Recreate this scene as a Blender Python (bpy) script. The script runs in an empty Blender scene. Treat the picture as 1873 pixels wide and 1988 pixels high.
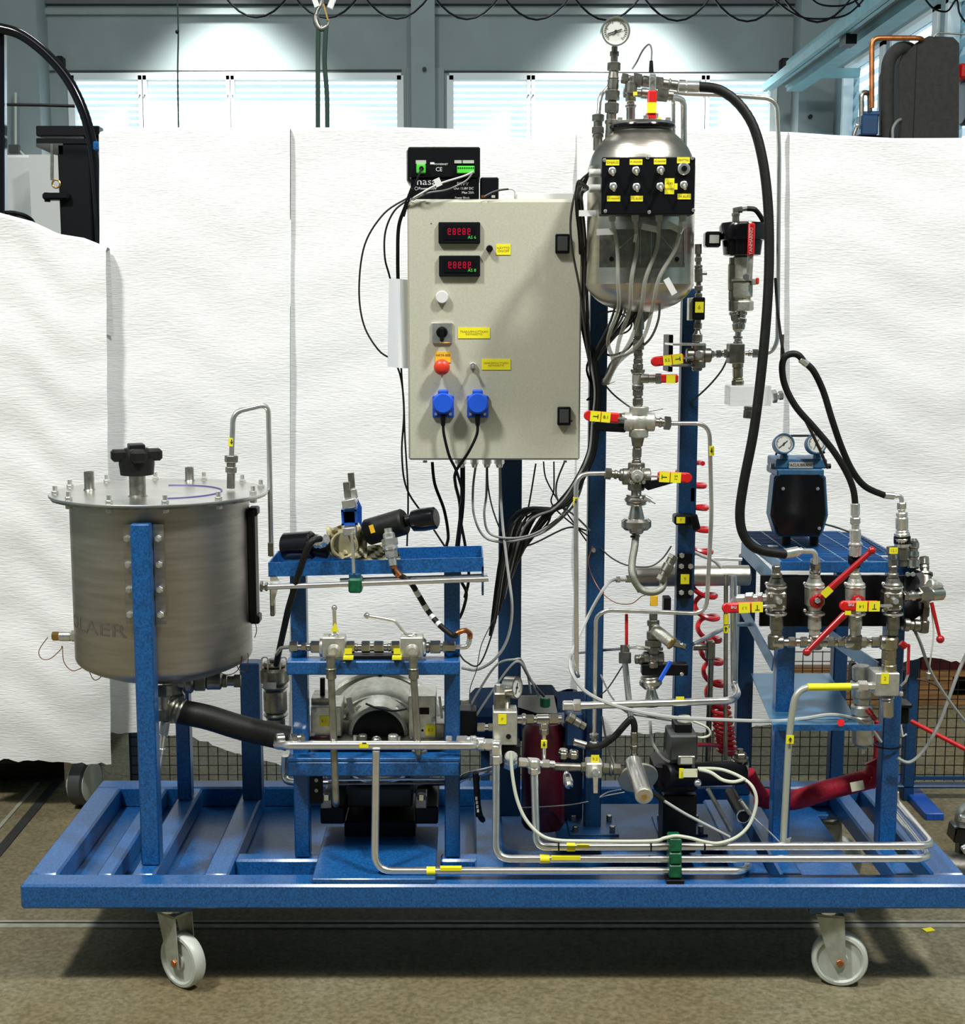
import bpy, math, random
from mathutils import Vector, Matrix
R = math.radians
random.seed(7)
# ------------------------------------------------------------------ camera
F, CX, CY, PITCH, CAMY, CAMZ = 2700.0, 905.0, 994.0, R(7.95), -2.95, 1.507
sc = bpy.context.scene
cd = bpy.data.cameras.new('camera'); cam = bpy.data.objects.new('camera', cd); sc.collection.objects.link(cam)
cam.location = (0, CAMY, CAMZ); cam.rotation_euler = (R(90) - PITCH, 0, 0)
cd.sensor_fit = 'HORIZONTAL'; cd.sensor_width = 36; cd.lens = F / 1873 * 36; cd.shift_x = (936.5 - CX) / 1873
cd.clip_end = 100
sc.camera = cam
# ------------------------------------------------------------------ world, lights, exposure
w = bpy.data.worlds.new('world'); sc.world = w; w.use_nodes = True
w.node_tree.nodes['Background'].inputs[0].default_value = (0.72, 0.9, 1.0, 1)
w.node_tree.nodes['Background'].inputs[1].default_value = 3.1
def lamp(kind, loc, power, color=(1, 1, 1), size=1.0, size_y=None, target=None, **k):
    l = bpy.data.lights.new('lamp', kind); o = bpy.data.objects.new('lamp', l); sc.collection.objects.link(o)
    l.energy = power; l.color = color; o.location = loc
    if kind == 'AREA':
        l.shape = 'RECTANGLE'; l.size = size; l.size_y = size_y or size
    elif kind == 'SPOT':
        l.spot_size = R(k.get('cone', 70)); l.spot_blend = k.get('blend', .3); l.shadow_soft_size = .12
    if target: o.rotation_euler = (Vector(target) - Vector(loc)).to_track_quat('-Z', 'Y').to_euler()
    return o
# two high-bay lamps ahead of the rig, one to each side, then an added fill and one lamp further back
lamp('AREA', (-2.5, -2.0, 5.6), 262, (1, .985, .95), .55, .55, (0, .2, .9))
lamp('AREA', (2.5, -2.0, 5.6), 262, (1, .985, .95), .55, .55, (0, .2, .9))
lamp('AREA', (0, -3.0, 6.1), 40, (1, .985, .95), 3.2, .8, (0, .3, .6))  # broad fill light, added to brighten the front of the rig
lamp('AREA', (-.8, 4.2, 6.0), 105, (.9, .97, 1), 1.2, 1.2, (-.8, 4.2, 0))
for lx in (-1.95, 1.35):
    lamp('SPOT', (lx, 8.35, 4.62), 1000, (1, 1, .94), target=(lx, 8.42, 0), cone=92, blend=.75)
vs = sc.view_settings; vs.view_transform = 'Standard'; vs.look = 'None'; vs.exposure = 0.08; vs.gamma = 1; vs.use_curve_mapping = False

# ------------------------------------------------------------------ pixel (1873x1988 photo) -> point at depth Y / height z
sp, cp = math.sin(PITCH), math.cos(PITCH)
def P(px, py, Y):
    dx, dy = (px - CX) / F, (CY - py) / F
    t = (Y - CAMY) / (cp + dy * sp)
    return Vector((dx * t, Y, CAMZ + t * (dy * cp - sp)))
def S(py, Y):                       # metres per pixel
    return (Y - CAMY) / (cp + (CY - py) / F * sp) / F
def YZ(py, z):                      # depth where a pixel row meets height z
    dy = (CY - py) / F
    return CAMY + (z - CAMZ) / (dy * cp - sp) * (cp + dy * sp)
def PZ(px, py, z): return P(px, py, YZ(py, z))
def XW(px, py, Y): return P(px, py, Y).x

# ------------------------------------------------------------------ materials
def mat(name, col, rough=.5, metal=0.0, noise=0, nscale=30, bump=0, bscale=200, emit=0, alpha=1, trans=0, stretch=None, col2=None, coat=0, spec=.5):
    m = bpy.data.materials.new(name); m.use_nodes = True
    nt = m.node_tree; b = nt.nodes['Principled BSDF']
    c = (*col, 1)
    b.inputs['Base Color'].default_value = c; b.inputs['Roughness'].default_value = rough; b.inputs['Metallic'].default_value = metal
    b.inputs['Specular IOR Level'].default_value = spec
    if coat: b.inputs['Coat Weight'].default_value = coat; b.inputs['Coat Roughness'].default_value = .15
    if emit: b.inputs['Emission Color'].default_value = c; b.inputs['Emission Strength'].default_value = emit
    if trans: b.inputs['Transmission Weight'].default_value = trans
    if alpha < 1: b.inputs['Alpha'].default_value = alpha
    if noise or bump:
        tc = nt.nodes.new('ShaderNodeTexCoord'); mp = nt.nodes.new('ShaderNodeMapping'); nt.links.new(tc.outputs['Object'], mp.inputs[0])
        if stretch: mp.inputs['Scale'].default_value = stretch
    if noise:
        n = nt.nodes.new('ShaderNodeTexNoise'); n.inputs['Scale'].default_value = nscale; n.inputs['Detail'].default_value = 5
        nt.links.new(mp.outputs[0], n.inputs[0])
        r = nt.nodes.new('ShaderNodeValToRGB')
        a = col2 or tuple(x * (1 - noise) for x in col)
        r.color_ramp.elements[0].position = .33; r.color_ramp.elements[1].position = .67
        r.color_ramp.elements[0].color = (*a, 1)
        r.color_ramp.elements[1].color = c if col2 else (*[min(1, x * (1 + noise)) for x in col], 1)
        nt.links.new(n.outputs['Fac'], r.inputs[0]); nt.links.new(r.outputs[0], b.inputs['Base Color'])
    if bump:
        n = nt.nodes.new('ShaderNodeTexNoise'); n.inputs['Scale'].default_value = bscale; n.inputs['Detail'].default_value = 3
        nt.links.new(mp.outputs[0], n.inputs[0])
        bp = nt.nodes.new('ShaderNodeBump'); bp.inputs['Strength'].default_value = bump; bp.inputs['Distance'].default_value = .002
        nt.links.new(n.outputs['Fac'], bp.inputs['Height']); nt.links.new(bp.outputs[0], b.inputs['Normal'])
    return m
M = dict(
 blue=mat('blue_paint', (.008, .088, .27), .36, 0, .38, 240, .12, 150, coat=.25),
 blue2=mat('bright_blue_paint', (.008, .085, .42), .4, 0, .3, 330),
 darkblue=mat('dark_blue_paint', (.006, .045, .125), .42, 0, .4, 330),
 steel=mat('stainless_steel', (.62, .60, .55), .24, 1, .12, 40),
 brushed=mat('brushed_stainless', (.50, .475, .42), .36, 1, .16, 9, .25, 160, stretch=(1, 1, 14)),
 polished=mat('polished_stainless', (.60, .565, .50), .30, 1, .08, 12, .12, 60, stretch=(1, 1, 6)),
 pipe=mat('steel_pipe', (.92, .91, .88), .24, .92, .06, 60),
 darksteel=mat('dull_steel', (.33, .32, .28), .38, 1, .25, 60),
 zinc=mat('zinc_plating', (.86, .86, .82), .24, .85, .12, 80),
 alu=mat('cast_aluminium', (.62, .62, .55), .40, .75, .15, 60, .3, 260),
 brass=mat('brass', (.70, .45, .14), .3, 1, .1, 60),
 copper=mat('copper', (.55, .20, .07), .38, .9, .3, 30),
 thincopper=mat('bare_copper_wire', (.35, .14, .06), .5, .6),
 black=mat('black_plastic', (.004, .0045, .006), .42, spec=.22),
 gloss=mat('gloss_black_paint', (.004, .004, .006), .14, spec=.5),
 rubber=mat('black_rubber', (.008, .009, .008), .5, 0, .25, 60, .2, 300, spec=.28),
 darkgrey=mat('dark_grey_plastic', (.05, .055, .055), .5),
 grey=mat('grey_cable_sheath', (.22, .23, .22), .5),
 lgrey=mat('pale_grey_cable_sheath', (.42, .44, .42), .45),
 red=mat('red_vinyl', (.62, .012, .012), .4, 0, .1, 60),
 redm=mat('red_lacquer', (.42, .008, .012), .3, .15, coat=.4),
 orange=mat('red_button', (.72, .05, .02), .35),
 yellow=mat('yellow_label', (.86, .80, .015), .55),
 amber=mat('amber_label', (.85, .48, .02), .55),
 white=mat('white_plastic', (.72, .73, .71), .4),
 nylon=mat('white_nylon', (.52, .56, .50), .4, 0, .1, 20),
 paper=mat('white_paper', (.80, .83, .86), .7),
 cab=mat('grey_beige_enamel', (.50, .50, .40), .42, 0, .05, 220, .12, 500),
 ink=mat('black_ink', (.02, .02, .02), .7),
 inkred=mat('brown_ink', (.35, .20, .03), .7),
 white_ink=mat('white_ink', (.75, .75, .75), .6),
 socket=mat('blue_socket_plastic', (.012, .09, .62), .4),
 led=mat('red_led_digits', (.5, .0, .03), .4, emit=.25),
 green=mat('dark_green_plastic', (.004, .10, .04), .4, 0, .3, 80),
 lgreen=mat('light_green_plastic', (.09, .68, .06), .4),
 maroon=mat('maroon_paint', (.05, .002, .008), .35, 0, .25, 60),
 dial=mat('dial_face', (.70, .71, .66), .5),
 clear=mat('clear_tube', (.8, .83, .8), .15, 0, alpha=.35),
 acrylic=mat('clear_acrylic', (.8, .84, .82), .12, 0, alpha=.45),
 sheet=mat('white_fleece_sheet', (.82, .835, .825), .9, 0, .04, 14, .9, 42, stretch=(1, 1, 6), spec=.1),
 sheet2=mat('white_wrap', (.86, .87, .86), .8, spec=.2),
 cloth=mat('beige_cloth', (.42, .38, .22), .9, 0, .2, 30, .4, 60),
 wood=mat('pallet_wood', (.30, .15, .05), .75, 0, .35, 8, .3, 60, stretch=(1, 12, 12)),
 floor=mat('concrete_floor', (.25, .225, .15), .75, 0, .3, 95, .3, 120, col2=(.125, .12, .068)),
 groove=mat('floor_groove', (.02, .02, .018), .8),
 rail=mat('floor_strip', (.30, .30, .24), .6, 0, .15, 40),
 wall=mat('white_wall_paint', (.22, .27, .28), .8, 0, .06, 3),
 wallr=mat('pale_wall_paint', (.22, .32, .35), .8, 0, .06, 3),
 ceil=mat('grey_ceiling', (.10, .11, .12), .9), roof=mat('pale_roof', (.25, .26, .26), .9), navy=mat('navy_cover', (.002, .012, .035), .8, spec=.08),
 frame=mat('window_frame_paint', (.62, .68, .70), .6),
 blind=mat('white_blind', (.60, .72, .78), .6, 0, alpha=.6),
 beam=mat('pale_blue_steel', (.15, .30, .34), .5, 0, .1, 10),
 sling=mat('green_sling', (.02, .05, .035), .8),
 foam=mat('black_insulation', (.022, .023, .02), .8, 0, .2, 60, .4, 90),
 beamlight=mat('light_blue_enamel', (.13, .27, .42), .4, .2),
 tank=mat('satin_stainless_shell', (.47, .44, .385), .40, .92, .12, 7, .25, 160, stretch=(1, 1, 10)),
 lid=mat('satin_lid', (.60, .60, .57), .30, .95, .08, 20),
 socketdim=mat('violet_marker_cord', (.07, .06, .22), .5),
 socketdk=mat('teal_cap', (.01, .07, .16), .45),
 nylonmetal=mat('galvanised_fork', (.40, .42, .36), .45, .5, .15, 60),
 label=mat('printed_label', (.45, .46, .42), .5),
 faded=mat('faded_print', (.20, .17, .15), .5, .5),
 redtape=mat('red_fabric_hose', (.50, .006, .03), .65, 0, .25, 180, .4, 220),
)
# broad brown stains over the concrete
_n = M['floor'].node_tree; _b = _n.nodes['Principled BSDF']; _src = _b.inputs['Base Color'].links[0].from_socket
_tc = _n.nodes.new('ShaderNodeTexCoord'); _g = _n.nodes.new('ShaderNodeTexNoise'); _g.inputs['Scale'].default_value = 2.2; _g.inputs['Detail'].default_value = 6; _g.name = 'grime'
_r = _n.nodes.new('ShaderNodeValToRGB'); _r.color_ramp.elements[0].position = .38; _r.color_ramp.elements[1].position = .7; _r.color_ramp.elements[0].color = (.78, .68, .52, 1); _r.color_ramp.elements[1].color = (1.0, 1.0, 1.0, 1)
_mx = _n.nodes.new('ShaderNodeMix'); _mx.data_type = 'RGBA'; _mx.blend_type = 'MULTIPLY'; _mx.inputs[0].default_value = 1
_n.links.new(_tc.outputs['Object'], _g.inputs[0]); _n.links.new(_g.outputs['Fac'], _r.inputs[0]); _n.links.new(_src, _mx.inputs[6]); _n.links.new(_r.outputs[0], _mx.inputs[7]); _n.links.new(_mx.outputs[2], _b.inputs['Base Color'])
# ------------------------------------------------------------------ mesh builder
def basis(d):
    d = Vector(d).normalized()
    a = Vector((0, 0, 1)) if abs(d.z) < .9 else Vector((1, 0, 0))
    u = d.cross(a).normalized(); v = u.cross(d).normalized()
    return d, u, v
class MB:
    def __init__(s): s.v = []; s.f = []
    def raw(s, vs, fs):
        n = len(s.v); s.v += [Vector(q) for q in vs]; s.f += [tuple(i + n for i in f) for f in fs]; return s
    def obox(s, c, ax, hx, hy, hz, b=0):
        X, Yv, Z = [Vector(a).normalized() for a in ax]; c = Vector(c)
        b = min(b, hx * .9, hy * .9, hz * .9)
        if b <= 0:
            vs = [c + X * (hx * i) + Yv * (hy * j) + Z * (hz * k) for k in (-1, 1) for j in (-1, 1) for i in (-1, 1)]
            return s.raw(vs, [(0, 2, 3, 1), (4, 5, 7, 6), (0, 1, 5, 4), (2, 6, 7, 3), (0, 4, 6, 2), (1, 3, 7, 5)])
        vs = []; idx = {}
        H = (hx, hy, hz)
        for sx in (-1, 1):
            for sy in (-1, 1):
                for sz in (-1, 1):
                    sg = (sx, sy, sz)
                    for a in range(3):
                        q = [sg[t] * (H[t] - (0 if t == a else b)) for t in range(3)]
                        idx[(sg, a)] = len(vs); vs.append(c + X * q[0] + Yv * q[1] + Z * q[2])
        fs = []
        for a in range(3):
            o1, o2 = [t for t in range(3) if t != a]
            for sa in (-1, 1):
                L = []
                for (p, q) in ((-1, -1), (1, -1), (1, 1), (-1, 1)):
                    sg = [0, 0, 0]; sg[a] = sa; sg[o1] = p; sg[o2] = q; L.append(idx[(tuple(sg), a)])
                flip = (sa > 0) ^ (a == 1)
                fs.append(tuple(L if flip else L[::-1]))
            for p in (-1, 1):
                for q in (-1, 1):
                    g1 = [0, 0, 0]; g2 = [0, 0, 0]
                    g1[a] = -1; g2[a] = 1; g1[o1] = g2[o1] = p; g1[o2] = g2[o2] = q
                    fs.append((idx[(tuple(g1), o1)], idx[(tuple(g2), o1)], idx[(tuple(g2), o2)], idx[(tuple(g1), o2)]))
        for sx in (-1, 1):
            for sy in (-1, 1):
                for sz in (-1, 1):
                    sg = (sx, sy, sz); fs.append((idx[(sg, 0)], idx[(sg, 1)], idx[(sg, 2)]))
        return s.raw(vs, fs)
    def box(s, x0, x1, y0, y1, z0, z1, b=0):
        return s.obox(((x0 + x1) / 2, (y0 + y1) / 2, (z0 + z1) / 2), ((1, 0, 0), (0, 1, 0), (0, 0, 1)), abs(x1 - x0) / 2, abs(y1 - y0) / 2, abs(z1 - z0) / 2, b)
    def beam(s, p0, p1, wd, ht, up=(0, 0, 1), b=0):
        p0, p1 = Vector(p0), Vector(p1); d = (p1 - p0)
        L = d.length; d = d.normalized(); u = Vector(up); sd = d.cross(u)
        if sd.length < 1e-4: sd = d.cross(Vector((1, 0, 0)))
        sd.normalize(); u = sd.cross(d).normalized()
        return s.obox((p0 + p1) / 2, (d, sd, u), L / 2, wd / 2, ht / 2, b)
    def lathe(s, o, axis, prof, n=20, cap=True, ph=0):
        d, u, v = basis(axis); o = Vector(o); rings = []; vs = []; fs = []
        for (t, r) in prof:
            rings.append(len(vs))
            for i in range(n):
                a = 2 * math.pi * i / n + ph
                vs.append(o + d * t + (u * math.cos(a) + v * math.sin(a)) * r)
        for k in range(len(prof) - 1):
            a, b = rings[k], rings[k + 1]
            for i in range(n):
                j = (i + 1) % n; fs.append((a + i, a + j, b + j, b + i))
        if cap:
            if prof[0][1] > 1e-5: fs.append(tuple(rings[0] + i for i in range(n))[::-1])
            if prof[-1][1] > 1e-5: fs.append(tuple(rings[-1] + i for i in range(n)))
        return s.raw(vs, fs)
    def cyl(s, p0, p1, r, r1=None, n=16, b=0, ph=0):
        p0, p1 = Vector(p0), Vector(p1); L = (p1 - p0).length; r1 = r if r1 is None else r1
        b = min(b, L * .45, r * .8)
        pr = [(0, r - b), (b, r), (L - b, r1), (L, r1 - b)] if b > 0 else [(0, r), (L, r1)]
        return s.lathe(p0, p1 - p0, pr, n, True, ph)
    def hexn(s, p0, p1, r, ph=None):
        return s.cyl(p0, p1, r, n=6, b=r * .12, ph=R(30) if ph is None else ph)
    def ball(s, c, r, n=14, sq=(1, 1, 1)):
        m = n // 2; o = len(s.v)
        s.lathe((0, 0, -r), (0, 0, 1), [(r - r * math.cos(math.pi * i / m), max(1e-6, r * math.sin(math.pi * i / m))) for i in range(m + 1)], n, False)
        for i in range(o, len(s.v)):
            q = s.v[i]; s.v[i] = Vector((q.x * sq[0], q.y * sq[1], q.z * sq[2])) + Vector(c)
        return s
    def tube(s, pts, r, n=10, cap=True, closed=False):
        pts = [Vector(p) for p in pts]; N = len(pts); vs = []; fs = []
        T = []
        for i in range(N):
            a = pts[max(i - 1, 0)] if not closed else pts[i - 1]; b = pts[min(i + 1, N - 1)] if not closed else pts[(i + 1) % N]
            d = b - a; T.append(d.normalized() if d.length > 1e-9 else Vector((0, 0, 1)))
        _, u, v = basis(T[0])
        for i in range(N):
            if i:
                q = T[i - 1].rotation_difference(T[i]); u = q @ u
            u = (u - T[i] * u.dot(T[i])).normalized(); v = T[i].cross(u)
            rr = r[i] if isinstance(r, (list, tuple)) else r
            for k in range(n):
                a = 2 * math.pi * k / n; vs.append(pts[i] + (u * math.cos(a) + v * math.sin(a)) * rr)
        for i in range(N - 1 + (1 if closed else 0)):
            a, b = i * n, ((i + 1) % N) * n
            for k in range(n):
                j = (k + 1) % n; fs.append((a + k, a + j, b + j, b + k))
        if cap and not closed:
            fs.append(tuple(range(n))[::-1]); fs.append(tuple((N - 1) * n + k for k in range(n)))
        return s.raw(vs, fs)
    def torus(s, c, axis, Rr, r, n=28, m=8, a0=0, a1=360):
        d, u, v = basis(axis); c = Vector(c); full = abs(a1 - a0) >= 359.9
        pts = [c + (u * math.cos(R(a0 + (a1 - a0) * i / n)) + v * math.sin(R(a0 + (a1 - a0) * i / n))) * Rr for i in range(n if full else n + 1)]
        return s.tube(pts, r, m, closed=full)
    def prism(s, poly, axis, dep, b=0):
        """poly: list of 3D points in a plane; extruded by dep along axis"""
        d = Vector(axis).normalized() * dep; n = len(poly); poly = [Vector(q) for q in poly]
        vs = poly + [q + d for q in poly]
        return s.raw(vs, [tuple(range(n)), tuple(range(2 * n - 1, n - 1, -1))] + [(i, i + n, (i + 1) % n + n, (i + 1) % n) for i in range(n)])
def arcpts(pts, rad, seg=6):
    """polyline with rounded corners"""
    pts = [Vector(p) for p in pts]; out = [pts[0]]
    for i in range(1, len(pts) - 1):
        a, b, c = pts[i - 1], pts[i], pts[i + 1]
        u = (a - b); v = (c - b); r = min(rad, u.length * .48, v.length * .48)
        p, q = b + u.normalized() * r, b + v.normalized() * r
        for k in range(seg + 1):
            t = k / seg; out.append(p * (1 - t) ** 2 + b * 2 * t * (1 - t) + q * t * t)
    out.append(pts[-1]); return out
def spline(pts, seg=8):
    pts = [Vector(p) for p in pts]; out = []
    n = len(pts)
    for i in range(n - 1):
        p0, p1, p2, p3 = pts[max(i - 1, 0)], pts[i], pts[i + 1], pts[min(i + 2, n - 1)]
        for k in range(seg):
            t = k / seg
            out.append(.5 * ((2 * p1) + (p2 - p0) * t + (2 * p0 - 5 * p1 + 4 * p2 - p3) * t * t + (3 * p1 - p0 - 3 * p2 + p3) * t ** 3))
    out.append(pts[-1]); return out
_tx = {}
def textmesh(st):
    if st in _tx: return _tx[st]
    c = bpy.data.curves.new('text', 'FONT'); c.body = st; c.align_x = 'CENTER'; c.align_y = 'CENTER'; c.size = 1; c.resolution_u = 2; c.extrude = .02
    o = bpy.data.objects.new('text', c); sc.collection.objects.link(o)
    dg = bpy.context.evaluated_depsgraph_get(); me = bpy.data.meshes.new_from_object(o.evaluated_get(dg))
    r = ([v.co.copy() for v in me.vertices], [tuple(p.vertices) for p in me.polygons])
    bpy.data.objects.remove(o); bpy.data.curves.remove(c); bpy.data.meshes.remove(me)
    _tx[st] = r; return r
def text(mb, st, c, size, rot=0, ax=None, wide=1):
    vs, fs = textmesh(st); X, Z = ax or (Vector((1, 0, 0)), Vector((0, 0, 1))); c = Vector(c); N = X.cross(Z)
    ca, sa = math.cos(R(rot)), math.sin(R(rot)); out = []
    for v in vs:
        x, z = v.x * size * wide, v.y * size
        x, z = x * ca - z * sa, x * sa + z * ca
        out.append(c + X * x + Z * z + N * v.z * size)
    mb.raw(out, fs); return mb
# ------------------------------------------------------------------ things and their parts
THINGS = []
GROUPS = dict(fleece_sheet='white fleece sheets hung over the barrier', panel_valve='valves in a row on the black backboard', front_tube='long tubes along the trolley front', cable='cables looping around the rig', wire='thin wires around the rig', cable_marker='white cable flags', power_supply='power supplies on the cabinet', jumper_hose='black jumper hoses', quick_coupling='quick couplings behind the valves', panel_adapter='adapters above the panel valves', drop_tube='dull tubes dropping from the valve manifold', pump_gauge='gauges on the pump head', wooden_pallet='pallets beyond the barrier', wrapped_load='wrapped loads beyond the barrier', lifting_sling='slings on the crane hook', black_power_cord='power cords from the blue sockets', cable_tie='black cable ties', vessel_back_tube='tubes behind the vessel', leaning_rod='pale rods by the solenoid', clear_hose='milky hoses in front of the rig', wall_plug='wall plugs')
class Thing:
    def __init__(s, name, label, cat, group=None, kind=None):
        s.name, s.label, s.cat, s.group, s.kind, s.parts = name, label, cat, group, kind, []; THINGS.append(s)
    def add(s, name, mb, m, parent=None, label=None, kind=None):
        s.parts.append((name, mb, m, parent, label, kind)); return len(s.parts) - 1
    def finish(s):
        allv = [v for p in s.parts for v in p[1].v]
        if not allv: return
        lo = [min(v[i] for v in allv) for i in range(3)]; hi = [max(v[i] for v in allv) for i in range(3)]
        loc = Vector(((lo[0] + hi[0]) / 2, (lo[1] + hi[1]) / 2, lo[2]))
        single = len(s.parts) == 1 and s.parts[0][0] is None
        objs = []
        if not single:
            rooti = next((i for i, p in enumerate(s.parts) if p[0] is None), None)
            if rooti is None:
                root = bpy.data.objects.new(s.name, None); root.empty_display_size = .05; sc.collection.objects.link(root)
                root.location = loc
            else: root = None
        for i, (n, mb, m, par, lab, kd) in enumerate(s.parts):
            me = bpy.data.meshes.new(n or s.name)
            me.from_pydata([v - loc for v in mb.v], [], mb.f); me.materials.append(M[m]); me.update()
            me.shade_smooth(); me.set_sharp_from_angle(angle=R(38))
            o = bpy.data.objects.new(n or s.name, me); sc.collection.objects.link(o)
            if n is None: root = o; o.location = loc
            if lab: o['label'] = lab
            if kd: o['kind'] = kd
            objs.append(o)
        if single: root = objs[0]
        for o, (n, mb, m, par, lab, kd) in zip(objs, s.parts):
            if o is root: continue
            o.parent = objs[par] if par is not None else root
            if par is not None and objs[par] is root: pass
        if s.kind != 'structure':
            root['label'] = s.label; root['category'] = s.cat
            if not s.group: s.group = GROUPS.get(s.name)
            if s.group: root['group'] = s.group
        elif s.label: root['label'] = s.label
        if s.kind: root['kind'] = s.kind
        return root
def one(name, label, cat, mb, m, group=None, kind=None):
    t = Thing(name, label, cat, group, kind); t.add(None, mb, m); return t
def struct(name, mb, m):
    t = Thing(name, None, None, None, 'structure'); t.add(None, mb, m); return t
# ---- pixel-driven pieces
def pbox(mb, x0, y0, x1, y1, Y, dep, b=0):
    """box whose front face spans pixel rect at depth Y, extending dep behind"""
    a, c = P(x0, y1, Y), P(x1, y0, Y)
    return mb.box(a.x, c.x, Y, Y + dep, a.z, c.z, b)
def pipe(t, name, m, pts, rpx, bend=14, n=12, parent=None, label=None, cap=True):
    Q = [P(*p) for p in pts]; s0 = S(pts[0][1], pts[0][2])
    return t.add(name, MB().tube(arcpts(Q, bend * s0), rpx * s0, n, cap), m, parent, label)
def cable(t, name, m, pts, rpx, n=6, parent=None, seg=7, label=None):
    Q = [P(*p) for p in pts]; s0 = S(pts[0][1], pts[0][2])
    return t.add(name, MB().tube(spline(Q, seg), rpx * s0, n), m, parent, label)
KN = dict(h='hex_nut', c='nipple', r='collar', f='flange', t='reducer', w='washer', k='coupling', b='body', g='gland')
def stack(t, p0, p1, spec, m='steel', parent=None, mats=None, names=None):
    """row of fittings between two points given as (px,py,Y); spec 'h10:8 c6:5' = kind, length weight : radius px (t10:8:4 tapers); -n = gap"""
    a, b = P(*p0), P(*p1); s0 = S(p0[1], p0[2]); items = spec.split(); tot = 0
    for it in items: tot += float(it[1:].split(':')[0])
    d = b - a; pos = 0
    for it in items:
        k = it[0]; q = it[1:].split(':'); L = float(q[0]) / tot
        A, B = a + d * pos, a + d * (pos + L); pos += L
        if k == '-': continue
        r = float(q[1]) * s0; mb = MB()
        mm = (mats or {}).get(k, m); nm = (names or {}).get(k, KN[k])
        if k == 'h': mb.hexn(A, B, r)
        elif k == 't': mb.cyl(A, B, r, float(q[2]) * s0, 16)
        elif k in 'rfkb': mb.cyl(A, B, r, n=18, b=r * .18)
        else: mb.cyl(A, B, r, n=12)
        t.add(nm, mb, mm, parent)
def sticker(t, parent, x0, y0, x1, y1, Y, st=None, m='yellow', ink='ink', size=None, rot=0, name='label_plate'):
    mb = MB(); pbox(mb, x0, y0, x1, y1, Y - .0012, .0012)
    i = t.add(name, mb, m, parent)
    if st:
        c = P((x0 + x1) / 2, (y0 + y1) / 2, Y - .0014); s0 = S((y0 + y1) / 2, Y); lines = st.split('\n'); tm = MB()
        hz = size or (y1 - y0) / len(lines) * .75
        wmax = max(max(v.x for v in textmesh(l)[0]) - min(v.x for v in textmesh(l)[0]) for l in lines if l)
        hz = min(hz, (x1 - x0) * .86 / wmax / 1.25)
        for k, ln in enumerate(lines):
            off = ((len(lines) - 1) / 2 - k) * hz * 1.15
            text(tm, ln, c + Vector((0, 0, off * s0)), hz * s0 * 1.25, rot)
        t.add('lettering', tm, ink, i if parent is None else parent)
    return i
def bolt(t, px, py, Y, r=4, m='zinc', name='bolt', parent=None, L=.006):
    c = P(px, py, Y); s0 = S(py, Y)
    t.add(name, MB().hexn(c, c + Vector((0, -L, 0)), r * s0), m, parent)
def arrow(mb, px, py, Y, L, wd, down=True):
    sgn = 1 if down else -1
    q = [(-.3, -1), (.3, -1), (.3, 0), (1, 0), (0, 1), (-1, 0), (-.3, 0)]
    pts = [P(px + a * wd, py + b * L * sgn, Y) for a, b in q]
    return mb.prism(pts, (0, -1, 0), .0006)
def lever(t, p0, p1, Y, wpx, root=None, m='red', marks=(), th=.012, name='handle', parent=None, rots=(0, 0)):
    """flat dipped handle from pivot p0 to tip p1 (pixels); root = px length of bare metal near the pivot; marks = [(frac0, frac1, text)]"""
    a, b = P(*p0, Y), P(*p1, Y); s0 = S(p0[1], Y); d = (b - a); L = d.length; d.normalize()
    rt = (root or 0) * s0; wd = wpx * s0
    if rt: t.add('handle_stem', MB().beam(a, a + d * (rt + .004), wd * .6, .004, (0, 0, 1) if abs(d.z) < .7 else (1, 0, 0)), 'zinc', parent)
    up = Vector((0, -1, 0)); sd = d.cross(up).normalized(); A = a + d * rt
    mb = MB(); mb.beam(A, b - d * wd * .4, wd, th, up, b=wd * .16)
    mb.cyl(b - d * wd * .5 + up * th * .47, b - d * wd * .5 - up * th * .47, wd * .495, n=16, b=.0015)
    h = t.add(name, mb, m, parent); sub = h if parent is None else parent
    for (f0, f1, st) in marks:
        q0, q1 = a + d * L * f0, a + d * L * f1; c = (q0 + q1) / 2 + up * (th * .5 + .0006)
        t.add('label_plate', MB().obox(c, (d, sd, up), (q1 - q0).length / 2 * .95, wd * .5, .0007), 'yellow', sub)
        if st:
            X = d if d.x > 0 else -d; Z = up.cross(X) * -1
            Z = Vector((-X.z, 0, X.x)) if abs(X.y) < .5 else Vector((0, 0, 1))
            t.add('lettering', text(MB(), st, c + up * .0009, wd * (.75 if st == 'T' else .42), rots[0] if st == 'T' else rots[1], (X, Z)), 'ink', sub)
    return h
def ballever(t, p0, p1, Y0, Y1, r0, r1, rb, m='redm', name='handle', parent=None):
    a, b = P(*p0, Y0), P(*p1, Y1); s0 = S(p0[1], Y0)
    mb = MB().cyl(a, b, r0 * s0, r1 * s0, 12); mb.ball(b, rb * s0, 14)
    return t.add(name, mb, m, parent)
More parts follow.
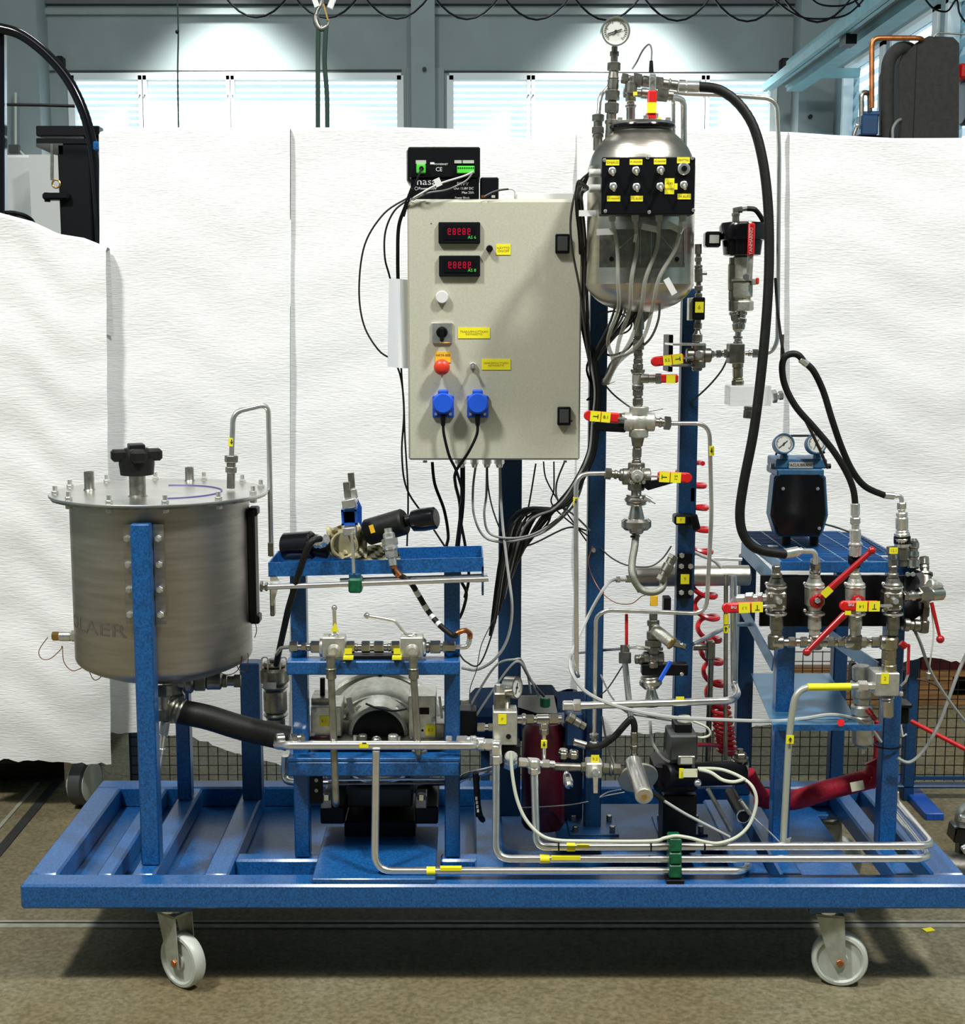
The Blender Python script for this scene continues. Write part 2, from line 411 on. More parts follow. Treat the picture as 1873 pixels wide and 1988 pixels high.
def gauge(t, c, axis, r, dep, rim='zinc', ndl=20, names=True, arc=True):
    """round dial gauge: c = centre of the face (world), axis = way it faces"""
    d = Vector(axis).normalized(); c = Vector(c)
    X = Vector((0, 0, 1)).cross(d).normalized() ; Z = d.cross(X).normalized()
    t.add('case', MB().lathe(c - d * dep, d, [(0, r * .8), (dep * .12, r), (dep * .95, r), (dep * 1.12, r * 1.0), (dep * 1.12, r * .88), (dep * .98, r * .86)], 28), rim)
    t.add('dial', MB().cyl(c - d * .002, c, r * .87, n=28), 'dial')
    mb = MB()
    for k in range(0, 27):
        a = R(-45 + k * 10.4); e = X * math.cos(a) + Z * math.sin(a); L = .14 if k % 5 else .22
        mb.beam(c + e * r * .78 + d * .0008, c + e * r * (.78 - L) + d * .0008, r * .03, .0005, d)
    t.add('scale_marks', mb, 'ink')
    a = R(ndl); e = X * math.cos(a) + Z * math.sin(a)
    nb = MB(); nb.beam(c - e * r * .6 + d * .002, c + e * r * .45 + d * .002, r * .07, .001, d); nb.cyl(c, c + d * .004, r * .1, n=10)
    t.add('needle', nb, 'ink')
# ================================================================== the hall
WY, WL, WR, CZ = 9.0, -3.9, 3.0, 6.6
struct('floor', MB().box(WL - .1, WR + 2.2, -8, WY + .1, -.1, 0), 'floor')
struct('ceiling', MB().box(WL - .1, WR + 2.2, -8, WY + .1, CZ, CZ + .1), 'roof')
WZ0, WZ1 = 1.6, P(900, 147, WY).z
def wx(px): return P(px, 200, WY).x
wins = [(wx(138), wx(779)), (wx(872), wx(1502))]
mb = MB(); mb.box(WL, WR, WY, WY + .12, 0, WZ0); mb.box(WL, WR, WY, WY + .12, WZ1, CZ)
xs = [WL] + [q for w_ in wins for q in w_] + [WR]
for i in range(0, len(xs), 2): mb.box(xs[i], xs[i + 1], WY, WY + .12, WZ0, WZ1)
struct('wall_back', mb, 'wall')
struct('wall_left', MB().box(WL - .12, WL, -8, WY, 0, CZ), 'wall')
struct('wall_front', MB().box(WL, WR + 2, -8.1, -8, 0, CZ), 'wall')
# right wall with its own strip of windows running towards the camera
rw = [(8.45, 7.35), (7.2, 6.2), (6.05, 5.1)]
zr1 = WZ1 - .03
mb = MB(); mb.box(WR, WR + .12, 4.9, WY, 0, WZ0); mb.box(WR, WR + .12, 4.9, WY, zr1, CZ)
prev = WY
for (a, b) in rw:
    mb.box(WR, WR + .12, a, prev, WZ0, zr1); prev = b
mb.box(WR, WR + .12, 4.9, prev, WZ0, zr1)
struct('wall_right', mb, 'wallr')
struct('trim_1', MB().box(WR, WR + 2.1, 4.8, 4.9, 0, CZ), 'wallr')
struct('trim_2', MB().box(WR + 2.0, WR + 2.1, -8, 4.9, 0, CZ), 'wallr')
# windows: frame, mullions, blind of slats
def window(nm, x0, x1, z0, z1, mulls):
    t = Thing(nm, None, None, None, 'structure')
    f = .035; mb = MB()
    mb.box(x0, x1, WY - .02, WY + .06, z1 - f, z1 + .02); mb.box(x0, x1, WY - .02, WY + .06, z0, z0 + f)
    mb.box(x0 - .02, x0 + f, WY - .02, WY + .06, z0, z1); mb.box(x1 - f, x1 + .02, WY - .02, WY + .06, z0, z1)
    t.add('window_frame', mb, 'frame')
    for m_ in mulls:
        mm = MB(); mm.box(m_ - .034, m_ - .004, WY - .02, WY + .06, z0, z1); mm.box(m_ + .004, m_ + .034, WY - .02, WY + .06, z0, z1)
        t.add('mullion', mm, 'frame')
        for zz in (z1 - .16, z1 - 1.1):
            for sx in (-.02, .02): t.add('screw', MB().cyl((m_ + sx, WY - .03, zz), (m_ + sx, WY - .015, zz), .006, n=8), 'darkgrey')
    z = z0 + f
    sl = MB()
    while z < z1 - f:
        sl.obox(((x0 + x1) / 2, WY + .09, z + .026), ((1, 0, 0), (0, .35, .94), (0, -.94, .35)), (x1 - x0) / 2, .017, .001); z += .052
    t.add('blind_slat', sl, 'blind', kind='stuff')
window('window_1', *wins[0], WZ0, WZ1, [wx(278), wx(448)])
window('window_2', *wins[1], WZ0, WZ1, [wx(1030), wx(1368)])
for k, (a, b) in enumerate(rw):
    t = Thing('window_%d' % (k + 3), None, None, None, 'structure')
    mb = MB()
    mb.box(WR - .02, WR + .06, b, a, zr1 - .03, zr1); mb.box(WR - .02, WR + .06, b, b + .1, WZ0, zr1); mb.box(WR - .02, WR + .06, a - .05, a, WZ0, zr1)
    t.add('window_frame', mb, 'frame')
    sl = MB(); z = WZ0
    while z < zr1 - .03:
        sl.obox((WR + .09, (a + b) / 2, z + .05), ((0, 1, 0), (.35, 0, .94), (.94, 0, -.35)), (a - b) / 2, .030, .001); z += .1
    t.add('blind_slat', sl, 'blind', kind='stuff')
# columns, cornice, conduit
t = Thing('trim_3', None, None, None, 'structure')
mb = MB(); mb.box(wx(800), wx(845), WY - .16, WY, 0, CZ); mb.box(wx(790), wx(800), WY - .03, WY, 0, WZ1 + .06); mb.box(wx(845), wx(862), WY - .03, WY, 0, WZ1 + .06)
t.add(None, mb, 'wall')
struct('trim_4', MB().box(WL, WR, WY - .05, WY, P(900, 30, WY).z, P(900, 18, WY).z), 'wall')
struct('trim_5', MB().box(WL, WR, WY - .06, WY, P(900, 10, WY).z, P(900, -60, WY).z), 'ceil')
struct('trim_6', MB().box(WL, wx(98), WY - .3, WY, 0, CZ), 'wall')
struct('trim_7', MB().box(wx(1535), WR, WY - .28, WY, 0, CZ), 'wall')
struct('trim_8', MB().tube([(wx(100), WY - .02, P(0, 139, WY).z), (wx(780), WY - .02, P(0, 137, WY).z)], .007, 6), 'darkgrey')
struct('trim_9', MB().tube([(wx(856), WY - .02, P(0, 139, WY).z), (wx(1530), WY - .02, P(0, 142, WY).z)], .007, 6), 'darkgrey')
def plug(x, y, Y, lab): one('wall_plug', lab, 'plug', MB().cyl(P(x, y, Y), P(x, y, Y) + Vector((0, -.03, 0)), 4 * S(y, Y), n=12), 'black')
plug(824, 135, WY - .16, 'small black round plug on the column between the back windows')
plug(1572, 227, WY - .28, 'small black round plug on the pale column in the far corner')
mb = MB(); pbox(mb, 1516, 112, 1533, 136, WY - .1, .1, .01)
one('wall_speaker', 'small black box mounted high on the back wall beside the corner column', 'speaker', mb, 'black')
mb = MB(); pbox(mb, 108, 108, 121, 128, WY - .1, .1, .01)
one('wall_box', 'small dark box on the back wall behind the curved black tube', 'box', mb, 'black')
# crane runway beam along the right wall, with end plate and brackets
t = Thing('crane_runway_beam', 'pale blue steel runway beam running along the right wall', 'beam')
bx0, bx1, bz0, bz1 = 2.33, 2.64, 3.27, 3.50
by0, by1 = 3.2, 8.35
mb = MB(); mb.box(bx0, bx0 + .035, by0, by1, bz0, bz0 + .02); mb.box(bx0, bx0 + .012, by0, by1, bz0 + .02, bz0 + .06); mb.box(bx1 - .12, bx1, by0, by1, bz0, bz0 + .03); mb.box(bx1 - .13, bx1 - .11, by0, by1, bz0 + .03, bz1); t.add('recessed_web', MB().box(bx0 + .035, bx1 - .13, by0, by1, bz0 + .05, bz0 + .07), 'darkgrey')
t.add('girder', mb, 'beam')
t.add('rail', MB().box(bx0 + .05, bx0 + .08, by0, by1, bz0 + .005, bz0 + .05), 'beam')
for yy in (8.0, 4.3):
    t.add('bracket', MB().box(bx1, WR, yy, yy + .1, bz0 + .06, bz0 + .12), 'beam')
t.add('junction_box', MB().box(bx0 + .05, bx0 + .12, 6.1, 6.25, bz0 - .06, bz0), 'black')
t.add('gusset', MB().prism([(2.75, 8.7, 3.0), (WR, 8.7, 3.0), (WR, 8.7, 2.2)], (0, 1, 0), .04), 'beam')
# festoon cable loops under the roof
t = Thing('festoon_cable', 'dark power cable hanging in shallow loops along the top of the back wall', 'cable')
pts = []; x = 430
while x < 1700:
    for k in range(8):
        a = k / 8; pts.append(P(x + 136 * a, -14 + 4 * 50 * a * (1 - a) + (x - 640) * .008, 6.0))
    x += 136
t.add(None, MB().tube(pts, .0075, 6), 'black')
t = Thing('festoon_cable_end', 'loose tangle of dark cable under the roof by the right corner', 'cable')
cable(t, None, 'black', [(1480, -20, 6), (1530, 20, 6), (1570, 36, 6), (1640, 30, 6), (1680, -8, 6), (1640, 10, 6), (1590, 8, 6), (1560, -20, 6)], 2)
t = Thing('drop_cable', 'dark cable looping down in the upper right corner in front of the pale wall', 'cable')
cable(t, None, 'black', [(1790, -10, 4.5), (1810, 15, 4.5), (1838, 22, 4.5), (1856, 0, 4.5), (1862, 25, 4.5), (1873, 42, 4.5), (1890, 60, 4.5)], 2)
t = Thing('hanging_pull_cord', 'thin dark cord with a knot hanging from the roof in front of the left window', 'cord')
cable(t, 'cord', 'sling', [(343, -30, 3.6), (346, 60, 3.6), (345, 150, 3.6), (348, 330, 3.6)], 1.7)
t.add('knot', MB().ball(P(344, 62, 3.6), 4 * S(60, 3.6), 10), 'black')
# crane hook with two slings
t = Thing('crane_hook', 'steel crane hook at the top edge holding two dark green slings', 'hook')
hc = P(627, 40, 2.6); s0 = S(40, 2.6)
t.add('hook', MB().tube(spline([P(626, -30, 2.6), P(624, 5, 2.6), P(616, 22, 2.6), P(613, 40, 2.6), P(622, 56, 2.6), P(636, 50, 2.6), P(638, 38, 2.6)]), [4 * s0] * 20 + [6 * s0] * 20 + [3 * s0] * 3 + [3 * s0] * 6, 10), 'darksteel')
t.add('safety_latch', MB().beam(P(628, 8, 2.59), P(637, 40, 2.59), 5 * s0, .006), 'brass')
t.add('sheave_cheek', MB().beam(P(604, -20, 2.6), P(616, 14, 2.6), 11 * s0, .02), 'white')
t.add('sheave_cheek', MB().beam(P(654, -20, 2.6), P(640, 16, 2.6), 11 * s0, .02), 'white')
for k, (a, b, c) in enumerate(((618, 617, 617), (633, 630, 635))):
    t = Thing('lifting_sling', ['dark green sling hanging from the crane hook, nearer the cord', 'dark green sling hanging from the crane hook, nearer the column'][k], 'sling')
    t.add(None, MB().tube(spline([P(a, 52, 2.6), P(b, 120, 2.6), P(c, 200, 2.6), P(c, 380, 2.6)]), 4.5 * s0, 8), 'sling')
# floor details: groove along the left, joint strip across
q = [PZ(-40, 1700, 0), PZ(110, 1520, 0)]
one('floor_channel', 'dark narrow channel let into the floor beside the trolley', 'channel', MB().beam(q[0] + Vector((0, 0, .001)), q[1] + Vector((0, 0, .001)), .03, .004), 'groove')
one('floor_channel_edge', 'pale steel edge strip beside the dark floor channel', 'strip', MB().beam(q[0] + Vector((-.06, 0, .001)), q[1] + Vector((-.06, 0, .001)), .012, .004), 'rail')
t = Thing('floor_joint_strip', 'pale strip with a dark seam crossing the floor under the trolley', 'strip')
a = PZ(0, 1796, 0); t.add('strip', MB().box(WL, WR, a.y - .018, a.y + .022, 0, .003), 'rail'); t.add('seam', MB().box(WL, WR, a.y + .004, a.y + .009, .003, .0045), 'groove')
a = PZ(1802, 1806, 0)
one('floor_tag', 'small yellow tag lying on the floor near the right caster', 'tag', MB().obox(a + Vector((0, 0, .0015)), ((.95, .3, 0), (-.3, .95, 0), (0, 0, 1)), .013, .009, .001), 'yellow')

# ================================================================== hanging sheets
def sheet(name, label, top, bot, Y, amp=.012, seed=0, fold=.0, ny=70):
    """top/bot: list of (px,py) polylines left to right; cloth hangs between them at depth Y"""
    def lerp(pl, u):
        x = pl[0][0] + (pl[-1][0] - pl[0][0]) * u
        for (a, b) in zip(pl, pl[1:]):
            if x <= b[0] + 1e-6: f = (x - a[0]) / max(1e-6, b[0] - a[0]); return x, a[1] + (b[1] - a[1]) * f
        return pl[-1]
    W_ = abs(top[-1][0] - top[0][0]); nx = max(10, int(W_ / 9)); rnd = random.Random(seed); ph = [rnd.uniform(0, 6.28) for _ in range(12)]
    vs = []; fs = []
    for j in range(ny + 1):
        v = j / ny
        for i in range(nx + 1):
            u = i / nx; a = lerp(top, u); b = lerp(bot, u)
            rag = rnd.uniform(-3.0, 3.0) if j == ny else 0
            px, py = a[0] + (b[0] - a[0]) * v, a[1] + (b[1] - a[1]) * v + rag
            yy = Y + amp * (math.sin(u * W_ / 95 + ph[0] + v * 1.2) * (.35 + .65 * v) + .5 * math.sin(u * W_ / 43 + ph[1] - v * 2) * v + .35 * math.sin(v * 21 + ph[2] + u * 3) * math.sin(u * W_ / 160 + ph[3]) + .18 * math.sin(v * 55 + ph[4] + 2 * math.sin(u * 6)))
            q = P(px, py, Y); vs.append(Vector((q.x, yy, q.z)))
    for j in range(ny):
        for i in range(nx):
            a = j * (nx + 1) + i; fs.append((a, a + nx + 1, a + nx + 2, a + 1))
    # fold over the rail and fall behind
    n0 = len(vs); back = []
    for i in range(nx + 1):
        q = vs[i]; 
        vs.append(Vector((q.x, q.y + .016, q.z + .010))); vs.append(Vector((q.x, q.y + .045, q.z + .006))); vs.append(Vector((q.x, q.y + .055, q.z - .25)))
    for i in range(nx):
        c0 = [i] + [n0 + 3 * i + k for k in range(3)]; c1 = [i + 1] + [n0 + 3 * (i + 1) + k for k in range(3)]
        for k in range(3): fs.append((c0[k], c1[k], c1[k + 1], c0[k + 1]))
    mb = MB().raw(vs, fs)
    return one(name, label, 'sheet', mb, 'sheet')
sheet('fleece_sheet', 'low white fleece sheet with a sloping top, nearest the left edge', [(-60, 404), (0, 420), (60, 436), (110, 460), (160, 468), (206, 486)], [(-60, 1474), (60, 1478), (150, 1482), (218, 1479)], 1.14, .014, 1)
sheet('fleece_sheet', 'tall white fleece sheet hanging behind the lidded steel tank', [(192, 262), (215, 254), (380, 252), (563, 254)], [(200, 1420), (375, 1432), (468, 1463), (563, 1486)], 1.20, .008, 2)
sheet('fleece_sheet', 'white fleece sheet hanging behind the grey cabinet', [(564, 253), (780, 253), (880, 256), (960, 264), (1000, 272), (1045, 276), (1090, 266), (1130, 260)], [(562, 1486), (640, 1490), (880, 1360), (1130, 1340)], 1.215, .009, 3)
sheet('fleece_sheet', 'white fleece sheet hanging behind the round-topped steel vessel', [(1120, 262), (1180, 258), (1350, 256), (1532, 262)], [(1120, 1342), (1160, 1428), (1330, 1420), (1450, 1412), (1532, 1405)], 1.205, .008, 4)
sheet('fleece_sheet', 'white fleece sheet behind the black pump, from the seam to the right edge', [(1532, 262), (1620, 268), (1740, 274), (1930, 272)], [(1530, 1262), (1640, 1258), (1740, 1290), (1790, 1278), (1868, 1288), (1930, 1200)], 1.19, .010, 5)
# ================================================================== mesh barrier behind the sheets
FY = 1.28
t = Thing('mesh_barrier', 'blue framed wire mesh barrier standing behind the trolley under the white sheets', 'fence')
ztop = P(900, 262, FY).z; x0, x1 = P(255, 1500, FY).x, P(1990, 900, FY).x
zb0, zb1 = .02, P(1800, 1527, FY).z
t.add('rail', MB().box(P(205, 900, FY).x, x1, FY - .015, FY + .025, ztop - .045, ztop - .02, .003), 'blue')
t.add('rail', MB().box(x0, x1, FY - .02, FY + .02, zb0 + .03, zb1, .003), 'darkblue')
for px in (262, 1100, 1761):
    x = P(px, 1500, FY).x
    t.add('post', MB().box(x - .017, x + .017, FY - .02, FY + .02, 0, P(0, 1275, FY).z, .003) if px == 1761 else MB().box(x - .017, x + .017, FY + .0, FY + .04, 0, ztop - .03, .003), 'darkblue')
    if px == 1761: t.add('foot', MB().box(x + .0, x + .055, FY - .19, FY + .19, 0, .022, .002), 'blue2')
x = P(1761, 1500, FY).x
mb = MB(); zz = .08
while zz < .9:
    mb.box(x0, x1, FY - .0015, FY + .0015, zz - .0011, zz + .0011); zz += .0305
xx = x0
while xx < x1:
    mb.box(xx - .0011, xx + .0011, FY - .0035, FY - .0005, .06, .9); xx += .0305
t.add('wire_mesh', mb, 'black', kind='stuff')
mb = MB().box(x, x1, FY - .012, FY, P(0, 1512, FY).z, P(0, 1506, FY).z); t.add('cross_bar', mb, 'darkblue')
# ================================================================== things seen beyond the barrier
def plank_pallet(lab, xp0, xp1, Y, z0, dep, name='wooden_pallet'):
    t = Thing(name, lab, 'pallet'); xa, xb = P(xp0, 1420, Y).x, P(xp1, 1420, Y).x
    n = 3
    for k in range(n):
        yy = Y + k * (dep - .09) / (n - 1)
        t.add('board', MB().box(xa, xb, yy, yy + .09, z0, z0 + .02, .002), 'wood')
        for xx in (xa, (xa + xb) / 2 - .07, xb - .14): t.add('block', MB().box(xx, xx + .14, yy, yy + .09, z0 + .02, z0 + .095, .003), 'wood')
    for xx in (xa, (xa + xb) / 2 - .07, xb - .14): t.add('stringer', MB().box(xx, xx + .14, Y, Y + dep, z0 + .095, z0 + .115), 'wood')
    for k in range(5):
        yy = Y + k * (dep - .12) / 4
        t.add('board', MB().box(xa, xb, yy, yy + .12, z0 + .115, z0 + .137, .002), 'wood')
    return xa, xb, z0 + .137
Yp = 2.35
xa, xb, zt = plank_pallet('brown wooden pallet behind the mesh, seen under the blue shelf', 1455, 1700, Yp, 0, .8)
mb = MB().box(xa + .02, xb - .05, Yp + .03, Yp + .75, zt, zt + .42, .02); one('wrapped_load', 'white wrapped load on the pallet behind the blue shelf', 'load', mb, 'sheet2')
xa, xb, zt = plank_pallet('brown wooden pallet behind the mesh, nearest the right edge', 1775, 2150, Yp, 0, .8)
mb = MB().box(xa + .02, xb, Yp + .02, Yp + .78, zt, zt + .06, .005); one('dark_slab', 'dark slab lying on the pallet by the right edge', 'slab', mb, 'maroon')
mb = MB().box(xa - .03, xb, Yp + .04, Yp + .75, zt + .06, zt + .7, .03); one('wrapped_load', 'white wrapped load on top of the dark slab by the right edge', 'load', mb, 'sheet2')
# dark bluish motor cover beyond the sheet hem in the middle
mb = MB(); mb.obox(P(1000, 1385, 1.02), ((1, 0, .02), (0, 1, 0), (-.02, 0, 1)), .135, .13, .05, .02); mb.obox(P(1105, 1395, 1.02), ((1, 0, 0), (0, 1, 0), (0, 0, 1)), .075, .13, .05, .012)
t = Thing('hand_cart', 'dark blue hand cart body standing behind the trolley below the torn sheet hem', 'cart')
t.add('body', mb, 'navy')
for xx in (-.09, .13, .22):
    t.add('leg', MB().box(P(1000, 1385, 1.02).x + xx - .012, P(1000, 1385, 1.02).x + xx + .012, .95, .975, 0, P(1000, 1400, 1.02).z), 'darkblue')
# cart with wheel, dark, beyond the left sheet
t = Thing('low_trailer', 'dark low trailer with a pale rimmed wheel under the left white sheet', 'trailer')
a = P(-200, 1600, 1.5); b = P(150, 1470, 1.5)
t.add('deck', MB().box(-2.3, P(150, 1480, 1.3).x, 1.26, 2.6, .12, .36, .01), 'black')
t.add('shade_block', MB().box(-2.3, P(140, 1480, 1.5).x, 1.45, 2.5, .012, .12), 'black')  # black block put in for the shade under the trailer
wc = P(170, 1528, 1.235); wc.z = .0755
t.add('tyre', MB().lathe(wc - Vector((.03, 0, 0)), (1, -.25, 0), [(0, .06), (.006, .075), (.045, .075), (.05, .06)], 24), 'darkgrey')
t.add('wheel_rim', MB().lathe(wc - Vector((.034, 0, 0)), (1, -.25, 0), [(0, .045), (.0, .062), (.055, .062), (.057, .045)], 24), 'nylon')
t.add('axle_fork', MB().box(wc.x - .06, wc.x - .035, 1.2, 1.27, wc.z - .01, .2), 'darksteel')
# right foreground machine corner (part of a pallet truck)
t = Thing('pallet_truck_end', 'chrome and black roller end of a machine cut off by the right edge', 'machine')
c = P(1866, 1590, .75)
t.add('cover', MB().lathe(c + Vector((.03, 0, 0)), (0, -1, .1), [(0, .05), (.02, .058), (.05, .055), (.06, .03)], 20), 'darksteel')
c = P(1858, 1690, .62)
t.add('roller', MB().lathe(c + Vector((.01, .03, -.01)), (1, -.4, 0), [(-.04, .03), (-.035, .045), (.035, .045), (.04, .03)], 20), 'darksteel')
t.add('frame_arm', MB().obox(P(1860, 1612, .66) + Vector((.03, 0, -.01)), ((1, 0, -.15), (0, 1, 0), (.15, 0, 1)), .05, .03, .022, .004), 'gloss')
t.add('frame_arm', MB().obox(P(1862, 1660, .68) + Vector((.02, .02, 0)), ((1, 0, 0), (0, 1, 0), (0, 0, 1)), .02, .02, .07, .004), 'gloss')
t.add('pin', MB().cyl(P(1862, 1588, .62), P(1885, 1592, .62), .010, n=14, b=.003), 'pipe')
t.add('pin', MB().cyl(P(1868, 1652, .56), P(1890, 1640, .56), .012, n=14, b=.003), 'pipe')
t.add('foot', MB().box(c.x - .02, c.x + .12, .6, .72, 0, c.z - .03), 'black')
# ------------------------------------------------------------------ forklift behind the left sheet
LY = 1.75
t = Thing('forklift', 'black forklift with curved overhead guard and mast behind the left sheet', 'forklift')
g0 = S(200, LY)
t.add('overhead_guard', MB().tube(spline([P(-60, 50, LY), P(0, 55, LY), P(45, 70, LY), P(95, 110, LY), P(135, 160, LY), P(165, 225, LY), P(182, 300, LY), P(190, 390, LY), P(196, 480, LY), P(200, 620, LY)]), 10 * g0, 12), 'gloss')
a, b = P(2, 60, LY + .05), P(4, 640, LY + .05)
t.add('pillar', MB().beam(a, b, .035, .03, (1, 0, 0), .004), 'gloss')
t.add('grab_rail', MB().tube([P(14, 203, LY + .05), P(80, 204, LY + .05), P(146, 206, LY + .05)], 3 * g0, 8), 'gloss')
mb = MB(); pbox(mb, 70, 244, 192, 264, LY + .2, .06, .003); t.add('mast_crosshead', mb, 'black')
mb = MB(); pbox(mb, 70, 268, 192, 280, LY + .2, .06, .003); t.add('mast_crosshead', mb, 'black')
mb = MB(); mb.prism([P(70, 278, LY + .2), P(122, 278, LY + .2), P(122, 300, LY + .2), P(98, 297, LY + .2), P(70, 285, LY + .2)], (0, 1, 0), .06); t.add('gusset', mb, 'darkgrey')
mb = MB(); pbox(mb, 125, 280, 172, 640, LY + .2, .08, .004); t.add('mast_channel', mb, 'black')
mb = MB(); pbox(mb, 176, 250, 194, 640, LY + .22, .08, .004); t.add('mast_channel', mb, 'gloss')
mb = MB(); mb.obox(P(112, 382, LY + .2), ((1, 0, 0), (0, 1, 0), (0, 0, 1)), 27 * g0, .03, 7 * g0, .006); mb.cyl(P(92, 374, LY + .19), P(92, 392, LY + .19), 6 * g0, n=12); t.add('carriage_bar', mb, 'black')
t.add('chain', MB().beam(P(101, 280, LY + .2), P(101, 350, LY + .2), 4 * g0, .01), 'darksteel')
t.add('hook_ring', MB().torus(P(109, 357, LY + .2), (0, 1, .0), 8 * g0, 2 * g0, 20, 6), 'brass')
t.add('steering_wheel', MB().torus(P(30, 432, LY + .1), (0, .5, .9), 36 * g0, 4 * g0, 28, 8), 'black')
t.add('dashboard', MB().ball(P(35, 440, LY + .12), 34 * g0, 18, (1, .5, .8)), 'black')
t.add('red_knob', MB().ball(P(66, 434, LY + .1), 4 * g0, 10), 'red')
t.add('base_frame', MB().box(P(0, 600, LY).x - .6, P(190, 600, LY).x, LY, LY + .3, .40, 1.1, .02), 'black')
t.add('wheel', MB().cyl((P(60, 600, LY).x, 2.7, .2), (P(60, 600, LY).x, 3.0, .2), .2, n=24, b=.02), 'black')
t.add('chassis', MB().box(P(0, 600, LY).x - .6, P(190, 600, LY).x - .1, LY + .3, 3.4, .38, .6, .02), 'black')
for k, (x0_, y0_, x1_, y1_) in enumerate(((60, 230, 61, 300), )):
    pass
t = Thing('wall_conduit', 'grey conduit with junction box running down the far left wall', 'conduit')
t.add('conduit_pipe', MB().tube([P(30, 180, 8.6), P(30, 285, 8.6), P(75, 330, 8.6), P(78, 640, 8.6)], .012, 6), 'lgrey')
t.add('junction_box', MB().box(P(30, 290, 8.6).x - .04, P(30, 290, 8.6).x + .04, 8.55, 8.6, P(30, 298, 8.6).z, P(30, 282, 8.6).z), 'darkgrey')
mb = MB(); a_ = P(70, 640, 7.0); b_ = P(128, 300, 7.0); mb.box(a_.x, b_.x, 7.0, 7.3, 0, b_.z); one('tall_white_locker', 'tall white locker with a recessed panel seen through the forklift frame', 'locker', mb, 'white')
mb = MB(); a_ = P(-60, 640, 7.4); b_ = P(62, 300, 7.4); mb.box(max(a_.x, WL + .02), b_.x, 7.4, 7.7, 0, b_.z, .02); one('white_partition', 'white partition panel seen behind the forklift pillar', 'partition', mb, 'white')
# ------------------------------------------------------------------ chiller / compressor unit behind the right sheet
CYY = 3.3; g0 = S(150, CYY)
t = Thing('insulated_vessel_unit', 'black insulated vessel with copper pipework rising behind the right sheet', 'machine')
a, b = P(1755, 262, CYY), P(1860, 72, CYY)
pr = [P(1745, 420, CYY), P(1745, 128, CYY), P(1752, 108, CYY), P(1786, 78, CYY), P(1802, 70, CYY), P(1850, 72, CYY), P(1862, 84, CYY), P(1860, 420, CYY)]
t.add('insulated_vessel', MB().prism(pr, (0, 1, 0), .3), 'foam')
t.add('foam_seam', MB().box(P(1775, 200, CYY).x - .001, P(1775, 200, CYY).x + .001, CYY - .002, CYY, P(0, 420, CYY).z, P(0, 84, CYY).z), 'black')
pipe(t, 'copper_pipe', 'copper', [(1692, 210, CYY - .03), (1692, 74, CYY - .03), (1790, 74, CYY - .02), (1790, 90, CYY + .1)], 5, 16)
t.add('insulated_hose', MB().tube(spline([P(1722, 400, CYY), P(1722, 230, CYY), P(1722, 150, CYY), P(1727, 115, CYY), P(1745, 95, CYY), P(1765, 95, CYY + .05)]), 13 * g0, 12), 'foam')
pipe(t, 'elbow_pipe', 'darksteel', [(1672, 250, CYY - .02), (1672, 180, CYY - .02), (1688, 180, CYY), (1688, 230, CYY + .02)], 5, 14)
pipe(t, 'thin_line', 'darksteel', [(1812, 72, CYY), (1818, 64, CYY), (1900, 68, CYY)], 1.5, 6)
mb = MB(); pbox(mb, 1671, 222, 1706, 262, CYY - .04, .1, .006); mb.cyl(P(1671, 221, CYY), P(1706, 221, CYY), 5 * g0); t.add('compressor_head', mb, 'darkblue')
mb = MB(); pbox(mb, 1660, 262, 1740, 398, CYY - .02, .2, .01); t.add('compressor_body', mb, 'black')
t.add('valve', MB().ball(P(1664, 244, CYY - .04), 5 * g0, 10), 'zinc'); 
pipe(t, 'flexible_hose', 'darksteel', [(1655, 300, CYY - .04), (1657, 262, CYY - .04), (1664, 244, CYY - .04)], 3, 8)
pipe(t, 'flexible_hose', 'grey', [(1738, 420, CYY - .05), (1732, 250, CYY - .05), (1740, 236, CYY - .03), (1748, 232, CYY)], 3, 8)
mb = MB(); pbox(mb, 1862, 122, 1930, 152, CYY + .1, .2, .01); t.add('red_tank', mb, 'red')
mb = MB(); mb.cyl(P(1866, 200, CYY + .2), P(1960, 200, CYY + .2), 45 * g0, n=24, b=.01); t.add('grey_tank', mb, 'darkblue')
mb = MB(); a_ = P(1660, 600, CYY); b_ = P(1940, 400, CYY); mb.box(a_.x, b_.x, CYY, CYY + .4, 0, b_.z, .02); t.add('base_cabinet', mb, 'darkgrey')
# ================================================================== trolley
HT = .257; RH = .057
TX0, TX1, TY1 = P(38, 1718, 0).x, P(1893, 1718, 0).x, .71
t = Thing('wheeled_trolley_frame', 'blue welded steel trolley frame on white nylon casters carrying the whole rig', 'trolley')
def tube_box(nm, x0, x1, y0, y1, z0=HT - RH, z1=HT, m='blue', b=.005): return t.add(nm, MB().box(x0, x1, y0, y1, z0, z1, b), m)
tube_box('frame_rail', TX0, TX1, 0, .062)
tube_box('frame_rail', TX0 + .0, TX1, TY1 - .06, TY1)
tube_box('frame_rail', TX0, TX0 + .066, .0625, TY1 - .0605)
tube_box('frame_rail', TX1 - .075, TX1, .0625, TY1 - .0605)
ZT = HT - RH
def xm(px, py): return PZ(px, py, HT).x
for (xa, xb) in ((xm(184, 1699), xm(217, 1699)), (-.762, -.708), (-.597, -.540), (.715, .765), (.975, 1.02)):
    tube_box('cross_member', xa, xb, .0625, TY1 - .0605, ZT + .004, HT - .0015)
tube_box('cross_member', -.5395, -.26, .150, .192, ZT + .004, HT - .002)
tube_box('cross_member', -.06, .08, .150, .192, ZT + .004, HT - .002)
tube_box('tray_plate', TX0 + .03, .62, .03, TY1 - .03, ZT - .004, ZT + .002, 'blue', 0)
tube_box('tray_plate', .62, .93, .07, TY1 - .03, ZT - .004, ZT + .002, 'blue', 0)
